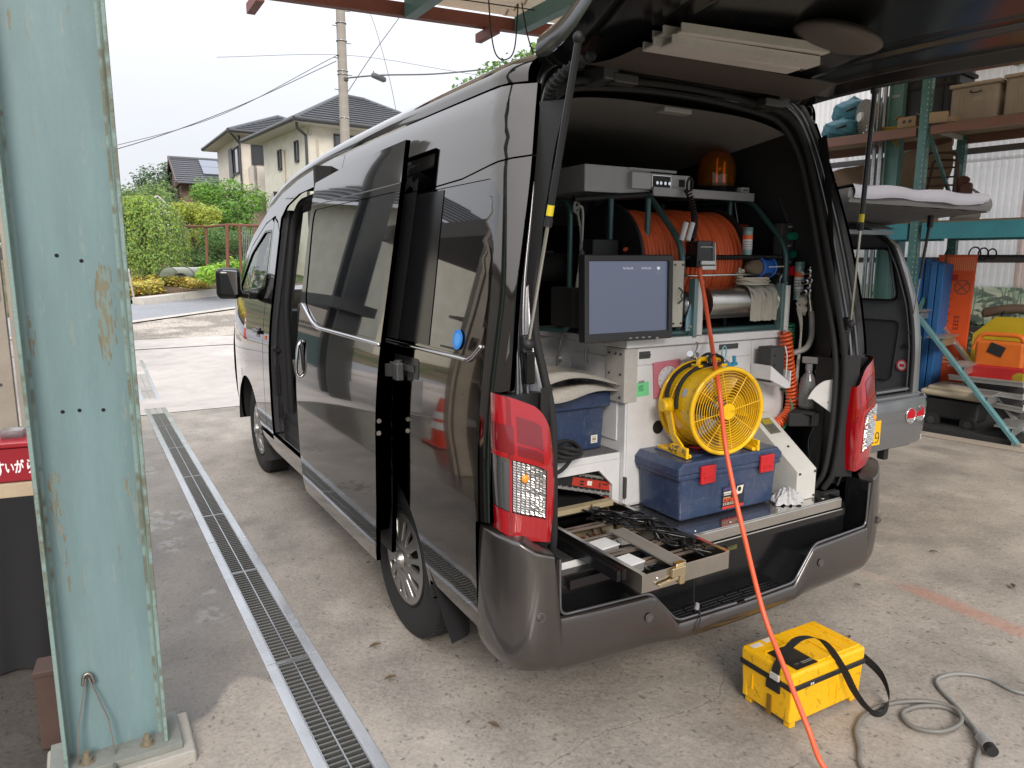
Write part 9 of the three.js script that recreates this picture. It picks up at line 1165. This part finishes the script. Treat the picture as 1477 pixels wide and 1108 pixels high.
{
  const h = house('cream_house', 'pale cream house with a large grey hipped roof beside the utility pole', [4.95, 1.4, -23.35], 0.10, 0, 5.2, 4.4, 0.6, 4.72, wallCream2);
  const E = 4.70, o = 0.6, W = 5.2, D = 4.4; const P = [[-o, E, o], [W + o, E, o], [W + o, E, -D - o], [-o, E, -D - o]], R0 = [2.2, E + 1.5, -D / 2 + 0.1], R1 = [3.2, E + 1.5, -D / 2 - 0.1];
  mesh('soffit', [span(-o, W + o, E - 0.09, E - 0.03, -D - o, o)], soffit, h); tiledSlope(h, P[0], P[1], R1, R0, 13, tileM); tiledSlope(h, P[3], P[0], R0, R0, 13, tileM); tiledSlope(h, P[1], P[2], R1, R1, 13, tileM); tiledSlope(h, P[2], P[3], R0, R1, 13, tileM);
  mesh('gutter', rod(P[0], P[1], 0.08, 8), gutterM, h); mesh('gutter', rod(P[0], P[3], 0.08, 8), gutterM, h); mesh('downpipe', [rod([-0.04, E - 0.4, 0.06], [-0.04, -0.3, 0.06], 0.05, 8), bent([[-o + 0.1, E - 0.06, o - 0.1], [-o + 0.15, E - 0.25, o - 0.2], [-0.04, E - 0.4, 0.06]], 0.045, 0.05)], gutterM, h); mesh('hip_ridge', [rod(P[0], R0, 0.08, 8), rod(R0, R1, 0.09, 8), rod(P[1], R1, 0.08, 8), rod(P[3], R0, 0.08, 8)], tileM, h);
  const win = (a0, a1, b0, b1, side) => { const w = new THREE.Group(); w.name = 'window'; h.add(w); const q = side === 'L'; const b = (x0, x1, y0, y1, d, t) => (q ? span(-d - t, -d, y0, y1, x0, x1) : span(x0, x1, y0, y1, d, d + t)); mesh('frame', [b(a0, a1, b1 - 0.05, b1, 0, 0.06), b(a0, a1, b0, b0 + 0.05, 0, 0.06), b(a0, a0 + 0.05, b0, b1, 0, 0.06), b(a1 - 0.05, a1, b0, b1, 0, 0.06)], winFrame, w); mesh('pane', b(a0 + 0.04, a1 - 0.04, b0 + 0.04, b1 - 0.04, 0.012, 0.01), winGlass, w); };
  win(-1.05, -0.72, 3.55, 4.25, 'L'); win(-2.75, -2.42, 3.45, 4.15, 'L'); win(0.95, 1.75, 3.75, 4.45, 'R'); win(3.2, 4.4, 3.6, 4.4, 'R');
  mesh('exhaust_pipe', [rod([-0.05, 3.0, -2.1], [-0.05, 4.1, -2.1], 0.04, 8), rod([0.35, 3.4, 0.05], [0.35, 4.2, 0.05], 0.03, 8), rod([0.1, 4.35, 0.05], [0.1, 4.5, 0.05], 0.07, 8)], std([0.50, 0.45, 0.36], 0.7), h);
}
{ // grey roofed house with solar panels, mostly behind trees
  const h = thing('grey_roof_house', 'low house with a dark grey roof and solar panels behind the bushes', 'house', [3.0, 1.8, -44.0], -0.02);
  mesh('wall', span(0.3, 4.2, -0.5, 4.0, -3, 2.2), std([0.20, 0.13, 0.10], 0.85, 0, { map: mottle3 }), h); tiledSlope(h, [-0.1, 3.85, 2.9], [5.2, 3.85, 2.9], [5.2, 5.5, -0.4], [0, 5.5, -0.4], 12, tileM); tiledSlope(h, [5.2, 3.85, -3.6], [-0.1, 3.85, -3.6], [0, 5.5, -0.4], [5.2, 5.5, -0.4], 8, tileM);
  mesh('gable', [extrude([[-3.0, 3.9], [2.5, 3.9], [-0.35, 5.38]], 0.12, 0, [], [0.34, 0, 0], [0, -Math.PI / 2, 0])], std([0.22, 0.12, 0.09], 0.85, 0, { map: mottle3 }), h); mesh('barge_board', [bar([0, 3.85, 2.9], [0, 5.5, -0.4], 0.06, 0.2), bar([0, 5.5, -0.4], [0, 3.85, -3.6], 0.06, 0.2)], std([0.14, 0.10, 0.085], 0.7), h); mesh('ridge', rod([-0.05, 5.53, -0.4], [5.2, 5.53, -0.4], 0.1, 8), tileM, h);
  for (let k = 0; k < 3; k++) for (let r = 0; r < 2; r++) { const t0 = 0.34 + r * 0.29, t1 = t0 + 0.28; mesh('solar_panel', bar([2.0 + k * 1.0, lerp(3.85, 5.5, t0) + 0.10, lerp(2.9, -0.4, t0)], [2.0 + k * 1.0, lerp(3.85, 5.5, t1) + 0.10, lerp(2.9, -0.4, t1)], 0.97, 0.04, [0, 1, 0.5]), std([0.20, 0.22, 0.27], 0.2, 0.3), h); }
  const ht = thing('white_hut', 'tiny white gabled hut roof between the far trees', 'hut', [1.55, 1.9, -36.6], 0.1); mesh('wall', span(-0.5, 0.5, 0, 2.2, -0.8, 0), M.white, ht); mesh('gable', extrude([[-0.5, 2.2], [0.5, 2.2], [0, 2.62]], 0.8, 0, [], [0, 0, -0.8]), M.white, ht); mesh('roof_slope', [bar([-0.6, 2.17, 0.1], [0, 2.70, 0.1], 0.06, 0.06, [0, 0, 1]), bar([0.6, 2.17, 0.1], [0, 2.70, 0.1], 0.06, 0.06, [0, 0, 1]), grid((u, v) => [lerp(-0.6, 0, u), lerp(2.2, 2.72, u), lerp(0.12, -0.9, v)], 1, 1), grid((u, v) => [lerp(0.6, 0, u), lerp(2.2, 2.72, u), lerp(0.12, -0.9, v)], 1, 1)], std([0.55, 0.55, 0.57], 0.6), ht);
}
// ---- utility pole and wires
{
  const p = thing('utility_pole', 'grey concrete utility pole with bands and step bolts before the houses', 'utility pole', [5.44, 0.8, -20.85]); const cm = std([0.36, 0.325, 0.29], 0.85, 0, { map: mottle3 });
  mesh('pole', rod([0, -0.5, 0], [0, 10.5, 0], 0.165, 24, 0.125), cm, p); for (const y of [4.3, 5.1, 6.35, 6.45, 7.3, 7.8]) mesh('band', place(new THREE.TorusGeometry(0.15, 0.018, 6, 28), [0, y, 0], [Math.PI / 2, 0, 0]), M.galv, p); for (let i = 0; i < 9; i++) mesh('step_bolt', rod([0, 5.0 + i * 0.45, 0], [(i % 2 ? 1 : -1) * 0.28, 5.0 + i * 0.45, 0.05], 0.012, 6), M.darkSteel, p); mesh('cable_bracket', [rbox(0.14, 0.10, 0.14, 0.02, [0.05, 6.2, 0.1]), rod([0, 6.9, 0], [-0.2, 6.85, 0.1], 0.02, 6)], M.darkSteel, p);
  const wm = std([0.10, 0.10, 0.11], 0.7); const W = (label, pts, r) => tag(mesh('overhead_wire', tube(pts, r, 40, 5), wm, scene), label, 'wire');
  W('thin wire sloping from the pole down to the left behind the column', [[5.3, 7.55, -21.0], [2.2, 5.9, -21.4], [-0.8, 4.62, -21.7], [-4, 3.7, -22]], 0.012);
  W('upper faint wire running left from the pole into the sky', [[5.3, 7.70, -21.0], [2.5, 6.35, -25], [-0.8, 5.45, -28], [-5, 4.6, -32]], 0.010);
  W('thick cable sagging right from the splice box on the pole', [[5.5, 7.05, -20.8], [6.1, 6.92, -19.4], [7.6, 6.98, -18.6], [9.8, 7.35, -18.0], [13, 8.0, -17.4]], 0.022);
  W('steep guy wire rising right from the pole', [[5.45, 6.5, -20.8], [6.3, 7.8, -20.5], [7.1, 8.9, -20.3], [8.0, 10.2, -20.0]], 0.012);
  W('thin wire hanging steeply down to the hipped roof', [[8.9, 12.5, -28.8], [9.42, 11.1, -28.6], [9.75, 9.0, -28], [9.95, 7.6, -27.8]], 0.012);
  W('faint far wire high behind the pole running right', [[5.5, 12.4, -42], [11.8, 12.75, -39.4], [17.2, 11.8, -36], [24, 10.6, -32]], 0.012);
  const sb = thing('splice_box', 'dark cable splice box hanging on the wire right of the pole', 'splice box', [6.05, 6.86, -19.45], 0.4); mesh('case', [rbox(0.50, 0.14, 0.16, 0.05, [0, 0, 0], [0, 0, -0.12], 3)], std([0.09, 0.10, 0.11], 0.5), sb); mesh('hanger', [rod([-0.2, 0.05, 0], [-0.2, 0.14, 0], 0.015, 6), rod([0.2, 0.0, 0], [0.2, 0.10, 0], 0.015, 6)], M.darkSteel, sb);
}
// ================================================================== LEFT OF THE YARD (mirrored in the van side)
{
  const s = thing('left_shed', 'long shed left of the yard with a beige sign panel, mirrored in the van side', 'shed', [-3.5, 0, 0]);
  const siding = std([0.42, 0.40, 0.38], 0.7, 0, { map: mottle1, side: THREE.DoubleSide });
  for (let k = 0; k < 5; k++) { const g = corr(1.0, 2.7, 0.10, 0.012, 1, 6); g.rotateY(-Math.PI / 2); g.translate(-1.4 - 0.004 * (k % 2), 0, -5.6 + k * 0.98); mesh('siding_sheet', g, siding, s); }
  mesh('back_wall', span(-1.6, -1.5, 0, 2.9, -8.4, -0.6), std([0.22, 0.19, 0.165], 0.85, 0, { map: mottle1 }), s);
  mesh('sign_panel', span(-0.06, 0, 1.02, 1.68, -12.2, -8.6, 0.01), std([0.50, 0.44, 0.38], 0.6, 0, { map: mottle1 }), s);
  const dk = []; for (let r = 0; r < 2; r++) for (let i = 0; i < 9; i++) dk.push(box(0.006, 0.07, 0.10, [0.003, 1.28 - r * 0.11, -11.6 + i * 0.15])); mesh('sign_marks', dk, M.darkGrey, s);
  mesh('lower_board', span(-0.06, -0.01, 0.3, 1.01, -12.2, -8.6), std([0.05, 0.11, 0.11], 0.6), s); mesh('eave_beam', [span(-1.6, 0.1, 2.75, 2.95, -8.4, -5.4)], std([0.16, 0.14, 0.13], 0.8), s);
  mesh('shed_post', [span(0.35, 0.65, 0, 4.2, -8.0, -7.9), span(0.35, 0.65, 0, 4.2, -7.6, -7.5), span(0.46, 0.54, 0, 4.2, -7.9, -7.6), span(0.2, 0.8, 1.62, 1.76, -9.6, -7.4)], std([0.055, 0.06, 0.062], 0.6, 0, { map: mottle3 }), s);
  for (const y of [0.9, 1.45, 2.0]) mesh('wall_shelf', span(-1.5, -1.1, y, y + 0.04, -8.3, -5.7), std([0.34, 0.30, 0.26], 0.7), s);
  mesh('round_clock', cyl(0.14, 0.14, 0.04, [-1.48, 1.25, -6.6], [0, 0, Math.PI / 2], 28), M.whiteGloss, s); mesh('white_tub', rbox(0.35, 0.7, 0.35, 0.05, [-0.2, 0.35, -7.2]), M.whiteGloss, s);
  const house2 = thing('left_house', 'house beyond the left shed with a dark tiled roof', 'house', [-9.5, 1.0, -22], -0.3); mesh('wall', span(-3, 3, -0.5, 4.4, -3, 3), wallCream2, house2); tiledSlope(house2, [-3.5, 4.35, 3.5], [3.5, 4.35, 3.5], [1, 6, 0], [-1, 6, 0], 8, tileM); tiledSlope(house2, [3.5, 4.35, 3.5], [3.5, 4.35, -3.5], [1, 6, 0], [1, 6, 0], 8, tileM); tiledSlope(house2, [-3.5, 4.35, -3.5], [-3.5, 4.35, 3.5], [-1, 6, 0], [-1, 6, 0], 8, tileM);
  const cone = thing('traffic_cone', 'orange traffic cone with white bands left of the yard near the shed', 'traffic cone', [-2.85, 0, -4.4], 0, 'traffic cones left of the yard');
  mesh('base', rbox(0.38, 0.03, 0.38, 0.01, [0, 0.015, 0]), std([0.30, 0.03, 0.015], 0.6), cone); mesh('body', lathe([[0.15, 0.03], [0.025, 0.70], [0.02, 0.71], [0, 0.71]], 32), std([0.62, 0.055, 0.02], 0.5), cone); mesh('band', lathe([[0.113, 0.27], [0.091, 0.385]], 32), M.white, cone); mesh('band', lathe([[0.082, 0.43], [0.062, 0.53]], 32), M.white, cone);
  const c2 = cone.clone(); c2.name = numbered('traffic_cone'); c2.position.set(-2.5, TERR(-13), -13); c2.userData = { ...cone.userData, label: 'second orange traffic cone, out on the yard behind the turquoise column' }; scene.add(c2);
}
renderer.render(scene, camera);
